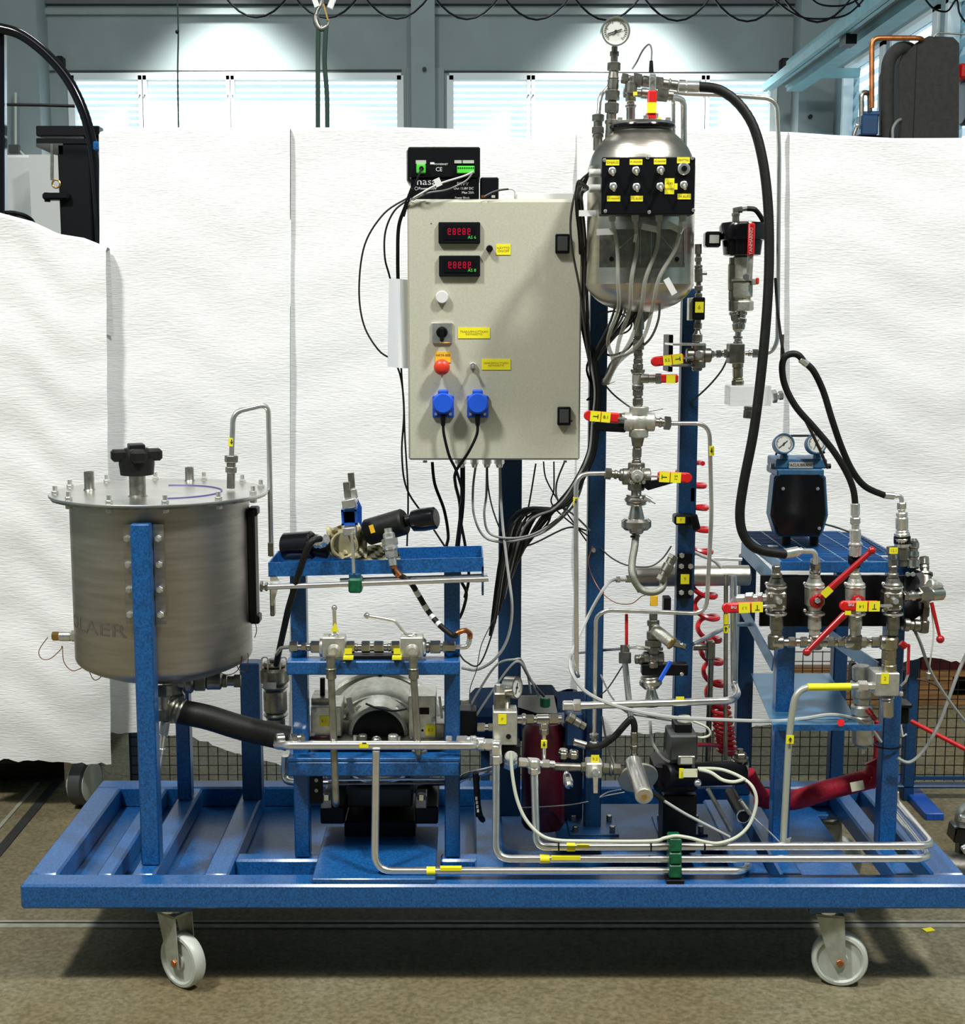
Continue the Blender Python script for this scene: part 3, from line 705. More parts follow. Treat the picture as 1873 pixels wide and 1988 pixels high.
# plates lying on the frame
a = PZ(605, 1722, HT); b_ = PZ(845, 1700, HT)
tube_box('deck_plate', P(605, 1715, 0).x, P(845, 1715, 0).x, .006, .33, HT, HT + .012, 'blue', .002)
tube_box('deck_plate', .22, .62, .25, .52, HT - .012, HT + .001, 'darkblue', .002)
tube_box('deck_plate', .32, .56, .19, .248, HT - .02, HT - .012, 'blue', .002)
tube_box('cross_member', .02, .09, .0625, .56, HT - .04, HT - .001)
tube_box('cross_member', .62, .69, .0625, .56, HT - .04, HT - .001)
def caster(px0, Yc, yaw, nmsx):
    x = P(px0, 1775, Yc).x; zt = ZT
    t.add('caster_plate', MB().box(x - .052, x + .052, Yc - .045, Yc + .045, zt - .014, zt, .002), 'blue')
    c, s_ = math.cos(yaw), math.sin(yaw); ax = Vector((s_, -c, 0)); fw = Vector((c, s_, 0))   # axle axis, trailing direction
    wc = Vector((x, Yc, .0625)) + fw * .03
    t.add('caster_swivel', MB().cyl((x, Yc, zt - .03), (x, Yc, zt - .014), .028, n=20, b=.004), 'zinc')
    mb = MB()
    for k in (-1, 1):
        o = ax * .023 * k
        pts = [Vector((x, Yc, zt - .028)) - fw * .026 + o, Vector((x, Yc, zt - .028)) + fw * .036 + o, wc + fw * .014 + Vector((0, 0, -.012)) + o, wc - fw * .014 + Vector((0, 0, -.012)) + o, wc - fw * .026 + Vector((0, 0, .01)) + o]
        mb.prism(pts, ax * k, .003)
    mb.obox(Vector((x, Yc, zt - .030)) + fw * .004, (fw, ax, (0, 0, 1)), .03, .026, .003)
    t.add('caster_fork', mb, 'nylonmetal')
    h = .0165; r = .0625
    t.add('caster_wheel', MB().lathe(wc - ax * h, ax, [(0, r * .1), (0, r * .28), (.005, r * .3), (.005, r * .78), (0, r * .84), (.001, r * .95), (.005, r), (2 * h - .005, r), (2 * h - .001, r * .95), (2 * h, r * .84), (2 * h - .005, r * .78), (2 * h - .005, r * .3), (2 * h, r * .28), (2 * h, r * .1)], 36), 'nylon')
    t.add('axle_bolt', MB().hexn(wc - ax * .03, wc + ax * .03, .0085), 'copper')
caster(336, .06, R(-38), 1); caster(1606, .055, R(-12), 1); caster(330, .64, R(20), 1); caster(1600, .64, R(-15), 1)
def post(nm, lab, pxb, pyb, pytop, Yf, wd=.04, dep=.04, m='blue', bend=None, ztop=None, cap=True, pxt=None, zb=None):
    x = P(pxb, pyb, Yf).x; z1 = ztop if ztop else P(pxb, pytop, Yf).z
    return MB().box(x - wd / 2, x + wd / 2, Yf, Yf + dep, zb or HT - .001, z1, .003)
# posts are welded to the trolley frame: parts of it
def wp(*a, nm='post', m='blue', **k): t.add(nm, post(None, None, *a, **k), m)
wp(292, 1672, 1018, .112, wd=.043)
wp(358, 1553, 1290, .55, wd=.036)
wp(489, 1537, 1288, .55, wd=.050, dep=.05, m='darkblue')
wp(587, 1664, 1112, .16, wd=.036)
wp(878, 1664, 1100, .16, wd=.036)
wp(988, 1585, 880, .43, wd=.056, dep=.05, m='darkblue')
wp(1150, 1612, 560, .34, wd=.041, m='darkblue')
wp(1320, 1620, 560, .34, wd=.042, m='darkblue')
wp(1514, 1650, 1108, .225, wd=.042)
wp(1721, 1650, 1108, .225, wd=.042)
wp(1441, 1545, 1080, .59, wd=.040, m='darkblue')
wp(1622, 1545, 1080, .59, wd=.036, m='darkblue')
for px in (1150, 1320):
    x = P(px, 1610, .34).x
    t.add('base_plate', MB().box(x - .06, x + .06, .29, .42, HT, HT + .006, .001), 'darkblue')
    for dx in (-.045, .045):
        for yy in (.305, .38):
            t.add('bolt', MB().hexn((x + dx, yy, HT + .006), (x + dx, yy, HT + .022), .007), 'darksteel')
# instrument tray over two posts with beams
YF = .135
def beam(px0, py0, px1, py1, Y, dep, nm='beam', m='blue', b=.003):
    t.add(nm, pbox(MB(), px0, py0, px1, py1, Y, dep, b), m)
beam(556, 1284, 893, 1311, YF - .03, .05, 'cross_beam')
beam(558, 1479, 893, 1508, .12, .038, 'cross_beam')
a = P(558, 1479, .12); b_ = P(893, 1479, .12)
t.add('mounting_plate', MB().box(a.x, b_.x, .12, .47, a.z, a.z + .008, .001), 'blue')
# beam tying posts (right stand)
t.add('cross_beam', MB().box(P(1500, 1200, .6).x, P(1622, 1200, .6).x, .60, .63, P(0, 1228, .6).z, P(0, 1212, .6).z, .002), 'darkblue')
for (xa, ya, Ya, xb_, yb_, Yb) in ((1440, 1065, .585, 1505, 1130, .23), (1432, 1165, .585, 1500, 1290, .24)):
    t.add('side_brace', MB().beam(P(xa, ya, Ya), P(xb_, yb_, Yb), .004, .035), 'beamlight')
t.add('side_brace', MB().beam(P(1610, 1235, .585), P(1705, 1300, .25), .004, .035), 'beamlight')
# ================================================================== left tank
TC = Vector((P(312, 1000, .372).x, .372, 0)); TR = .212
zl = P(310, 958, .372).z; zb = P(310, 1272, .372).z
t = Thing('lidded_steel_tank', 'large brushed steel tank with flat bolted lid and black star knob', 'tank')
pr = [(0, .018), (.004, .05)] + [(.055 - .055 * math.cos(a), TR * math.sin(a)) for a in [R(q) for q in (25, 40, 52, 64, 74, 83)]] + [(.058, TR), (zl - zb + .06, TR)]
pr = sorted(pr)
zbot = zb - .058
t.add('tank_shell', MB().lathe((TC.x, TC.y, zbot), (0, 0, 1), [(0, .02), (.004, .06), (.013, .105), (.026, .15), (.040, .183), (.050, .201), (.058, .209), (.066, TR), (zl - zbot, TR)], 64), 'tank')
t.add('lid', MB().cyl((TC.x, TC.y, zl), (TC.x, TC.y, zl + .006), .259, n=72, b=.0015), 'lid')
t.add('lid_gasket', MB().cyl((TC.x, TC.y, zl - .005), (TC.x, TC.y, zl - .0005), .254, n=72), 'darksteel')
for k in range(12):
    a = R(15 + 30 * k); c = Vector((TC.x + .242 * math.cos(a), TC.y + .242 * math.sin(a), zl))
    i = t.add('lid_bolt', MB().hexn(c + Vector((0, 0, .006)), c + Vector((0, 0, .014)), .0085), 'zinc')
    t.add('bolt_stud', MB().cyl(c + Vector((0, 0, .014)), c + Vector((0, 0, .026)), .0055, n=10), 'zinc', i)
    t.add('bolt_nut', MB().hexn(c + Vector((0, 0, -.014)), c + Vector((0, 0, -.0055)), .0085), 'zinc', i)
# stubs on the lid
def stub(dx, dy, r, h, nm='stub_pipe', m='darksteel'):
    c = Vector((TC.x + dx, TC.y + dy, zl + .006)); return t.add(nm, MB().lathe(c, (0, 0, 1), [(0, r * 1.25), (.004, r), (h, r), (h, r * .75), (h - .01, r * .7)], 18), m), c
stub(-.175, .02, .012, .045)
stub(.03, .21, .011, .035)
stub(-.03, -.10, .019, .055, 'filler_neck')
kx, ky = TC.x - .030, TC.y - .10; kz = zl + .055
t.add('knob_hub', MB().lathe((kx, ky, kz), (0, 0, 1), [(0, .024), (.002, .038), (.028, .041), (.04, .04)], 28), 'rubber')
mb = MB()
for k in range(4):
    a = R(20 + 90 * k); d = Vector((math.cos(a), math.sin(a), 0)); q = Vector((-d.y, d.x, 0))
    mb.obox(Vector((kx, ky, kz + .048)) + d * .036, (d, q, (0, 0, 1)), .022, .0175, .014, .006)
mb.cyl((kx, ky, kz + .034), (kx, ky, kz + .064), .033, .030, 24, .003)
mb.obox(Vector((kx, ky, kz + .068)), ((math.cos(R(20)), math.sin(R(20)), 0), (-math.sin(R(20)), math.cos(R(20)), 0), (0, 0, 1)), .018, .024, .006, .002)
t.add('star_knob', mb, 'rubber')
t.add('marker_line', MB().torus((TC.x + .02, TC.y - .02, zl + .0065), (0, 0, 1), .13, .0025, 30, 5, -10, 170), 'socketdim')
# level-gauge strip on the right flank
xs_ = P(494, 1100, .372).x
t.add('level_gauge', MB().box(TC.x + TR - .002, TC.x + TR + .018, .345, .40, P(0, 1206, .372).z, P(0, 986, .372).z, .004), 'black')
for py in (992, 1200): t.add('gauge_end', MB().box(TC.x + TR + .001, TC.x + TR + .024, .35, .395, P(0, py + 8, .372).z, P(0, py - 8, .372).z, .003), 'black')
t.add('flank_bracket', MB().box(P(500, 0, .372).x, P(511, 0, .372).x, .36, .372, P(0, 1078, .372).z, P(0, 1053, .372).z), 'darksteel')
t.add('flank_bracket', MB().box(P(502, 0, .372).x, P(511, 0, .372).x, .36, .385, P(0, 1195, .372).z, P(0, 1140, .372).z, .002), 'darksteel')
# printed name on the shell
def curved_text(st, px0, px1, pyc, hpx, rad, mname):
    vs, fs = textmesh(st); w0 = min(v.x for v in vs); w1 = max(v.x for v in vs)
    def ang(px):
        lo, hi = -1.35, 1.35
        for _ in range(30):
            m_ = (lo + hi) / 2; X = TC.x + rad * math.sin(m_); Yq = TC.y - rad * math.cos(m_)
            if X < P(px, pyc, Yq).x: lo = m_
            else: hi = m_
        return lo
    a0, a1 = ang(px0), ang(px1)
    zc = P(0, pyc, .30).z; s0 = S(pyc, .3); out = []
    for v in vs:
        a = a0 + (a1 - a0) * (v.x - w0) / (w1 - w0); rr = rad + .0004 + v.z * .002
        out.append(Vector((TC.x + rr * math.sin(a), TC.y - rr * math.cos(a), zc + v.y * hpx * s0 * 1.35)))
    return MB().raw(out, fs)
_m = MB()
for _d in (0,): _c = curved_text('OLAER', 143 + _d, 246 + _d, 1203, 27, TR, 'faded'); _m.raw(_c.v, _c.f)
t.add('lettering', _m, 'faded')
# mounting flanges and bolts either side of the front post
px_, pw = P(290, 1100, .112), .0215
xp = P(292, 1672, .112).x
for k, py in enumerate((1050, 1101, 1150, 1199)):
    z = P(270, py, .11).z
    for sx in (-1, 1):
        c = Vector((xp + sx * .0345, .145, z)); i = t.add('flange_bolt', MB().hexn(c + Vector((0, -.008, 0)), c, .0088), 'zinc'); t.add('bolt_stud', MB().cyl(c + Vector((0, -.016, 0)), c + Vector((0, -.008, 0)), .005, n=10), 'zinc', i)
        
mb = MB(); mb.box(xp - .046, xp - .0225, .146, .152, P(0, 1215, .13).z, P(0, 1020, .13).z); mb.box(xp + .0225, xp + .046, .146, .152, P(0, 1215, .13).z, P(0, 1020, .13).z)
t.add('mounting_flange', mb, 'brushed')
# side sensor on the left
c = P(143, 1235, .372); s0 = S(1235, .372)
t.add('sensor_boss', MB().hexn(c + Vector((.012, 0, 0)), c - Vector((.006, 0, 0)), 11 * s0), 'zinc')
t.add('sensor_body', MB().cyl(c - Vector((.006, 0, 0)), c - Vector((.035, 0, 0)), 10 * s0, n=18, b=.002), 'zinc')
t.add('brass_gland', MB().hexn(c - Vector((.035, 0, 0)), c - Vector((.052, 0, 0)), 9 * s0), 'brass')
t = Thing('copper_capillary', 'thin bare copper wire looping below the bottom edge of the lidded tank', 'wire')
yy = .30
pts = [(93, 1237), (76, 1262), (80, 1278), (97, 1279), (117, 1262), (121, 1255), (124, 1285), (140, 1302), (160, 1296), (172, 1288), (174, 1305), (183, 1320), (195, 1315), (207, 1297), (226, 1305), (238, 1322), (248, 1312)]
mb = MB().tube(spline([P(x, y, yy) for x, y in pts], 6), .0011, 5)
pts = [(340, 1316), (352, 1316), (362, 1306), (395, 1300), (420, 1292), (428, 1306), (445, 1310), (462, 1300), (470, 1275), (458, 1280), (464, 1300), (478, 1302), (482, 1275), (480, 1268)]
mb.tube(spline([P(x, y, yy) for x, y in pts], 6), .0011, 5)
mb.tube(spline([P(x, y, .37) for x, y in ((496, 1210), (498, 1225), (494, 1238))], 6), .0011, 5)
t.add(None, mb, 'thincopper')
# return pipe over the lid
t = Thing('return_pipe', 'bent steel pipe rising from the tank lid and turning down behind it', 'pipe')
pipe(t, 'bent_tube', 'pipe', [(449, 900, .38), (453, 800, .38), (521, 784, .42), (527, 1080, .42)], 5.5, 20)
stack(t, (448, 948, .38), (449, 884, .38), 'c30:8 h12:11 r8:9 h14:13', 'darksteel')
mb = MB(); t.add('flow_tag', MB().cyl(P(449.5, 866, .38), P(450, 850, .38), 6 * S(860, .38), n=14), 'yellow'); arrow(mb, 449.5, 858, .372, 5, 3); t.add('flow_arrow', mb, 'ink', len(t.parts) - 1)
# ---- piping below the tank
t = Thing('tank_outlet_manifold', 'dark steel outlet fittings under the lidded tank leading right to the filter', 'fitting')
stack(t, (335, 1312, .36), (335, 1400, .36), 'f8:26 c20:20 r14:24 h20:22 c15:16', 'darksteel')
stack(t, (345, 1322, .36), (468, 1322, .38), 'c12:16 r18:24 h22:20 b30:17 h10:13 c12:10 h14:13', 'darksteel')
stack(t, (321, 1400, .20), (309, 1490, .20), 'h20:9 c20:6 r10:7 c20:5', 'zinc')
stack(t, (318, 1330, .22), (318, 1400, .2), 'h20:16 c20:13 h20:15', 'darksteel')
t = Thing('suction_hose', 'thick black suction hose running from under the tank to the pump', 'hose')
pipe(t, 'hose', 'rubber', [(350, 1382, .22), (400, 1391, .21), (470, 1414, .2), (560, 1434, .2)], 24, 60, 20)
stack(t, (322, 1370, .22), (356, 1383, .22), 'h10:20 r14:22 c6:19 r16:26', 'darksteel', names={'r': 'hose_clamp'})
# ================================================================== filter housing on the dark post
t = Thing('suction_filter', 'dark cylindrical filter housing with clamps beside the dark blue post', 'filter')
stack(t, (532, 1278, .40), (536, 1412, .40), 'h6:10 f10:24 b30:29 r10:26 b44:23 f8:24 b20:18', 'darksteel', names={'b': 'filter_bowl', 'f': 'clamp_ring'})
mb = MB(); 
for dx in (-18, 18): mb.tube(arcpts([P(532 + dx - 6, 1300, .36), P(532 + dx - 6, 1276, .36), P(532 + dx + 6, 1276, .36), P(532 + dx + 6, 1300, .36)], .008), .002, 6)
t.add('bail_clip', mb, 'zinc')
sticker(t, None, 511, 1325, 536, 1337, .355, None, 'label')
# ================================================================== upper instrument tray
t = Thing('instrument_tray', 'blue open-topped channel tray on two posts between tank and cabinet', 'tray')
ZT0, ZT1 = P(730, 1115, .13).z, P(730, 1088, .13).z
TA, TB = P(523, 1100, .12).x, P(938, 1090, .12).x
def tl(x): return (x - TA) / (TB - TA) * .0
tilt = .012
def slab(nm, y0, y1, z0, z1, m='blue', xa=None, xb=None):
    xa = TA if xa is None else xa; xb = TB if xb is None else xb
    vs = []
    for x in (xa, xb):
        dz = (x - TA) / (TB - TA) * tilt
        for y in (y0, y1):
            for z in (z0, z1): vs.append((x, y, z + dz))
    t.add(nm, MB().raw(vs, [(0, 1, 3, 2), (4, 6, 7, 5), (0, 4, 5, 1), (2, 3, 7, 6), (0, 2, 6, 4), (1, 5, 7, 3)]), m)
slab('front_wall', .10, .103, ZT0, ZT1 - .0); slab('rear_wall', .26, .263, ZT0, ZT1); slab('tray_floor', .103, .26, ZT0, ZT0 + .003)
slab('end_wall', .103, .26, ZT0 + .003, ZT1, xb=TA + .003); slab('end_wall', .103, .26, ZT0 + .003, ZT1, xa=TB - .003)
t = Thing('guide_rod', 'long polished steel rod under the tray, held by a green clamp', 'rod')
zr = P(730, 1134, .10).z
t.add('rod', MB().cyl(P(512, 1140, .085), P(948, 1124, .085), 5.5 * S(1130, .09), n=16), 'pipe')
t.add('rod', MB().cyl(P(660, 1126, .12), P(946, 1117, .12), 3.5 * S(1130, .09), n=12), 'pipe')
mb = MB(); pbox(mb, 676, 1124, 702, 1152, .075, .05, .004); t.add('clamp_block', mb, 'green')
mb = MB(); mb.cyl(P(689, 1124, .10), P(689, 1112, .10), 12 * S(1120, .1), n=16, b=.002); t.add('clamp_cap', mb, 'socketdk')
mb = MB(); mb.prism([P(520, 1130, .08), P(524, 1125, .08), P(548, 1178, .08) - Vector((0, 0, 0)), P(544, 1128, .1)], (0, 1, 0), .004); 
t.add('end_bracket', MB().prism([P(524, 1118, .10), P(536, 1118, .10), P(543, 1130, .10), P(530, 1176, .10), P(526, 1176, .1)], (0, 1, 0), .003), 'zinc')
mb = MB(); pbox(mb, 935, 1100, 939, 1156, .10, .05); t.add('end_bracket', mb, 'darkblue')
stack(t, (505, 1138, .085), (520, 1139, .085), 'h6:11 c5:6 h6:9', 'darksteel')
# clamp stand (two square tubes) on the tray
t = Thing('square_tube_clamp', 'blue and zinc square-tube clamp standing upright in the tray', 'clamp')
mb = MB(); a, b_ = P(672, 936, .15), P(676, 975, .15); mb.beam(a, b_, .014, .014, (1, 0, 0)); t.add('strut_channel', mb, 'darksteel')
t.add('strut_channel', MB().beam(P(681, 918, .19), P(686, 975, .19), .012, .014, (1, 0, 0)), 'darksteel')
t.add('zinc_clip', MB().beam(P(666, 978, .13), P(692, 973, .13), .05, .02, (0, 0, 1), .002), 'zinc')
t.add('zinc_clip', MB().beam(P(682, 958, .15), P(694, 956, .15), .03, .022, (0, 0, 1), .002), 'zinc')
mb = MB()
c = P(678, 1004, .12); s0 = S(1004, .12)
for (dx, dz, hx, hz) in ((-13, 0, 2, 15), (13, 0, 2, 15), (0, 13.5, 15, 2), (0, -13.5, 15, 2)): mb.obox(c + Vector((dx * s0, .03, dz * s0)), ((1, 0, .05), (0, 1, 0), (-.05, 0, 1)), hx * s0, .035, hz * s0)
t.add('square_tube', mb, 'blue2')
t.add('tube_inner', MB().obox(c + Vector((0, .05, 0)), ((1, 0, .05), (0, 1, 0), (-.05, 0, 1)), 12 * s0, .002, 12 * s0), 'black')
t.add('side_flange', MB().prism([P(694, 968, .14), P(702, 985, .14), P(702, 1025, .14), P(694, 1010, .14)], (0, 1, 0), .006), 'blue2')
t.add('lower_clip', MB().beam(P(667, 1030, .125), P(692, 1028, .125), .05, .018, (0, 0, 1), .002), 'zinc')
t.add('threaded_bar', MB().beam(P(683, 1035, .085), P(687, 1112, .085), .011, .006, (1, 0, 0)), 'alu')
# beige rag, two cylinders with hoses
t = Thing('beige_rag', 'crumpled beige rag lying in the tray under the clamp', 'rag')
def blanket(pts, Y, dep, amp, seed, nu=26, nv=14):
    rnd = random.Random(seed); vs = []; fs = []
    for j in range(nv + 1):
        for i in range(nu + 1):
            u, v = i / nu, j / nv
            top = pts[0][1] + (pts[1][1] - pts[0][1]) * u; bot = pts[3][1] + (pts[2][1] - pts[3][1]) * u
            x = pts[0][0] + (pts[1][0] - pts[0][0]) * u; xb = pts[3][0] + (pts[2][0] - pts[3][0]) * u
            py = top + (bot - top) * v + amp * 300 * math.sin(u * 9 + v * 3) * (1 - v) ; px = x + (xb - x) * v
            q = P(px, py, Y - dep * v + dep * .4); q.y += amp * math.sin(u * 17 + v * 11 + seed) + amp * .6 * math.sin(u * 31 - v * 19); vs.append(q)
    for j in range(nv):
        for i in range(nu):
            a = j * (nu + 1) + i; fs.append((a, a + nu + 1, a + nu + 2, a + 1))
    return MB().raw(vs, fs)
mb = blanket([(632, 1022), (714, 1014), (712, 1082), (640, 1084)], .19, .06, .010, 1); mb.raw(*(lambda m_: (m_.v, m_.f))(blanket([(690, 1062), (768, 1056), (778, 1086), (690, 1088)], .2, .06, .008, 2)))
t.add('rag_cloth', mb, 'cloth')
c = P(668, 1058, .16); t.add('paper_roll', MB().torus(c, (.1, -1, .1), 24 * S(1058, .16), .0045, 26, 6), 'cloth')
t.add('rolled_cloth', MB().cyl(c + Vector((.0, .0, 0)), c + Vector((.02, .07, .012)), 23 * S(1058, .16), n=24), 'cloth')
def cyl2(t, nm, m, a, b, r, n=28, bev=None): return t.add(nm, MB().cyl(a, b, r, n=n, b=bev or r * .12), m)
t = Thing('black_hose_reel_cap', 'short fat black cylinder lying in the tray at its tank end', 'cylinder')
s0 = S(1060, .15)
cyl2(t, 'drum', 'gloss', P(552, 1062, .18), P(608, 1058, .16), 28 * s0)
cyl2(t, 'drum_core', 'black', P(606, 1058, .17), P(640, 1064, .17), 22 * s0)
stack(t, (612, 1056, .13), (634, 1046, .11), 'c6:9 r8:13 h8:11', 'zinc')
t = Thing('slanted_black_hose', 'straight black hose slanting down from the tray to the filter', 'hose')
pipe(t, None, 'rubber', [(622, 1046, .09), (606, 1048, .07), (592, 1075, .07), (560, 1180, .10), (536, 1290, .30)], 6.5, 20, 12)
t = Thing('hydraulic_cylinder', 'black cylinder with a round black end knob resting on the rag', 'cylinder')
cyl2(t, 'cylinder_body', 'rubber', P(712, 1034, .18), P(786, 1012, .15), 26 * S(1020, .15), bev=.004)
cyl2(t, 'cylinder_neck', 'black', P(786, 1012, .15), P(802, 1008, .15), 11 * S(1020, .15))
t.add('end_ring', MB().lathe(P(798, 1012, .15), P(848, 1005, .13) - P(798, 1012, .15), [(0, .016), (.006, .024), (.03, .0265), (.058, .025), (.062, .02)], 26), 'gloss')
t.add('ferrule', MB().torus(P(797, 1010, .15), (1, -.1, .2), 10 * s0, 2 * s0, 20, 6), 'zinc')
t.add('label_plate', MB().obox(P(722, 1027, .112), ((.96, 0, .28), (0, 1, 0), (-.28, 0, .96)), .005, .001, .009), 'amber')
stack(t, (753, 1026, .11), (763, 1098, .09), 'c8:8 r10:12 h14:16 r8:15 h14:12 c14:8', 'zinc')
t = Thing('banded_hydraulic_hose', 'dark hose with white banding curving from the tray down to a red union', 'hose')
Q = spline([P(764, 1098, .09), P(768, 1112, .09), P(785, 1122, .1), P(800, 1135, .1), P(830, 1185, .12), P(855, 1215, .1), P(876, 1232, .09), P(885, 1234, .08)], 8)
t.add('hose', MB().tube(Q, 5.5 * s0, 10), 'rubber')
for k in (22, 26, 30, 34, 38):
    t.add('white_band', MB().cyl(Q[k], Q[k + 1] + (Q[k + 1] - Q[k]) * .6, 6 * s0, n=12), 'white')
t.add('copper_sleeve', MB().tube(spline([P(764, 1094, .09), P(766, 1106, .09), P(776, 1118, .09)], 4), 6 * s0, 10), 'copper')
# ================================================================== control cabinet
EY = .225
t = Thing('control_cabinet', 'grey-beige steel control cabinet with displays, knobs and blue sockets on its door', 'cabinet')
A, B = P(793, 893, EY), P(1131, 389, EY)
t.add('cabinet_body', MB().box(A.x + .002, B.x - .002, EY + .012, .425, A.z + .002, B.z + .004, .004), 'cab')
t.add('cabinet_door', MB().box(A.x, B.x, EY, EY + .011, A.z, B.z, .004), 'cab')
for (x0, y0, x1, y1) in ((1078, 454, 1106, 492), (1082, 790, 1108, 826)):
    mb = MB(); pbox(mb, x0, y0, x1, y1, EY - .012, .013, .002); i = t.add('door_lock', mb, 'black')
    mb = MB(); pbox(mb, x0 + 4, y0 + 5, x1 - 4, y1 - 5, EY - .0135, .002, .0005); t.add('lock_flap', mb, 'darkgrey', i)
mb = MB(); mb.ball(P(1109, 817, EY - .008), 2.5 * S(817, EY), 8); t.add('lock_key', mb, 'black')
for k, (x0, y0, x1, y1, s_) in enumerate(((851, 431, 932, 473, 'AS 6'), (852, 496, 932, 537, 'AS 8'))):
    mb = MB(); pbox(mb, x0, y0, x1, y1, EY - .010, .011, .002); i = t.add('digital_display', mb, 'black')
    mb = MB(); pbox(mb, x0 + 10, y0 + 8, x1 - 10, y1 - 8, EY - .0112, .001); t.add('display_window', mb, 'gloss', i)
    mb = MB()
    for d in range(5):
        px = x0 + 18 + d * 9.5; py = y0 + 12
        for (a, b_, c_, e_) in ((0, 0, 6, 1.6), (0, 5.6, 6, 7.2), (0, 11.2, 6, 12.8), (0, 0, 1.4, 6), (4.6, 0, 6, 6), (0, 6, 1.4, 12.8), (4.6, 6, 6, 12.8))[: (7 if d % 2 else 6)]:
            pbox(mb, px + a, py + b_, px + c_, py + e_, EY - .0116, .0004)
    t.add('led_digits', mb, 'led', i)
    t.add('lettering', text(MB(), s_, P(x1 - 16, y1 - 12, EY - .0116), 8.5 * S(460, EY)), 'lgreen', i)
def knobcyl(nm, px, py, r, L, m, n=28, y0=EY, head=None):
    c = P(px, py, y0); s0 = S(py, y0); mb = MB().cyl(c, c + Vector((0, -L, 0)), r * s0, n=n, b=.002)
    return t.add(nm, mb, m)
knobcyl('toggle_button', 950, 483, 6.5, .014, 'black'); knobcyl('white_button', 858, 577, 12.5, .012, 'white')
mb = MB(); pbox(mb, 838, 626, 879, 666, EY - .006, .007, .002); i = t.add('rotary_switch_plate', mb, 'zinc')
c = P(858, 645, EY - .006); s0 = S(645, EY)
t.add('rotary_switch', MB().cyl(c, c - Vector((0, .02, 0)), 11 * s0, n=24, b=.002), 'black', i)
t.add('switch_pointer', MB().box(c.x - 3.5 * s0, c.x + 3.5 * s0, c.y - .03, c.y - .004, c.z - 18 * s0, c.z + 8 * s0, .002), 'black', i)
mb = MB(); pbox(mb, 845, 683, 875, 704, EY - .0015, .002); i = t.add('label_plate', mb, 'amber')
t.add('lettering', text(MB(), 'HÄTÄ-SEIS', P(860, 690, EY - .0017), 6 * s0), 'ink', i)
c = P(858, 712, EY); t.add('emergency_stop_collar', MB().cyl(c, c - Vector((0, .018, 0)), 11 * s0, n=24), 'amber')
t.add('emergency_stop_button', MB().lathe(c - Vector((0, .016, 0)), (0, -1, 0), [(0, 10 * s0), (.002, 15 * s0), (.012, 15.5 * s0), (.019, 12 * s0), (.022, 6 * s0), (.0225, .0001)], 30), 'orange')
c = P(918, 710, EY)
i = t.add('toggle_switch', MB().hexn(c, c - Vector((0, .008, 0)), 7 * s0), 'zinc')
t.add('toggle_lever', MB().cyl(c - Vector((0, .006, 0)), c - Vector((0, .022, 7 * s0)), 2.3 * s0, 3.2 * s0, 10), 'darksteel', i)
sticker(t, None, 963, 474, 991, 495, EY, 'NÄYTTÖ\nON/OFF', size=6.5, ink='inkred')
sticker(t, None, 889, 636, 951, 657, EY, 'TAAJUUSMUUTTAJAN\nKÄYNNISTYS', size=5.6, ink='inkred')
sticker(t, None, 935, 697, 991, 718, EY, 'SÄHKÖMOOTTORIN\nKÄYNNISTYS', size=5.3, ink='inkred')
for px in (860, 927):
    c = P(px, 786, EY); s0 = S(786, EY)
    mb = MB(); pbox(mb, px - 20.5, 768, px + 21, 811, EY - .008, .009, .002); i = t.add('power_socket', mb, 'socket')
    mb = MB(); mb.cyl(P(px, 783, EY - .008), P(px, 783, EY - .034), 21 * s0, 20 * s0, 30, .003); pbox(mb, px - 10, 757, px + 10, 784, EY - .03, .022, .003); t.add('socket_lid', mb, 'socket', i)
    for dx in (-14, 14): t.add('screw', MB().cyl(P(px + dx, 804, EY - .008), P(px + dx, 804, EY - .0105), 3 * s0, n=10), 'zinc', i)
    t.add('plug', MB().cyl(P(px, 806, EY - .022), P(px, 826, EY - .018), 6 * s0, 4 * s0, 14), 'black', i)
pt = P(837, 434, EY); t.add('rivet', MB().cyl(pt, pt - Vector((0, .001, 0)), .0012, n=8), 'black')
for (px, r) in ((894, 11), (921, 8), (945, 9), (969, 10)):
    c = P(px, 896, .30); s0 = S(896, .3); t.add('cable_gland', MB().hexn(c + Vector((0, 0, .006)), c - Vector((0, 0, .006)), r * s0), 'zinc'); t.add('cable_gland', MB().cyl(c - Vector((0, 0, .006)), c - Vector((0, 0, .014)), r * s0 * .8, r * .6 * s0, 14), 'zinc')
for px in (824, 826, 1097): t.add('foot_stud', MB().cyl(P(px, 894, .30), P(px, 898, .30), .004, n=8), 'cab')
t = Thing('paper_sheet', 'curled white paper sheet hanging on the side of the grey cabinet', 'paper')
vs = []; fs = []
for j in range(11):
    for i in range(9):
        u, v = i / 8, j / 10; a = P(753 + 38 * u - 3 * v + 6 * v * u, 540 + 172 * v + 3 * u, .26); vs.append((a.x, .30 - .05 * math.sin(u * 2.4) - .015 * u * v, a.z))
for j in range(10):
    for i in range(8): a = j * 9 + i; fs.append((a, a + 9, a + 10, a + 1))
t.add(None, MB().raw(vs, fs), 'paper')
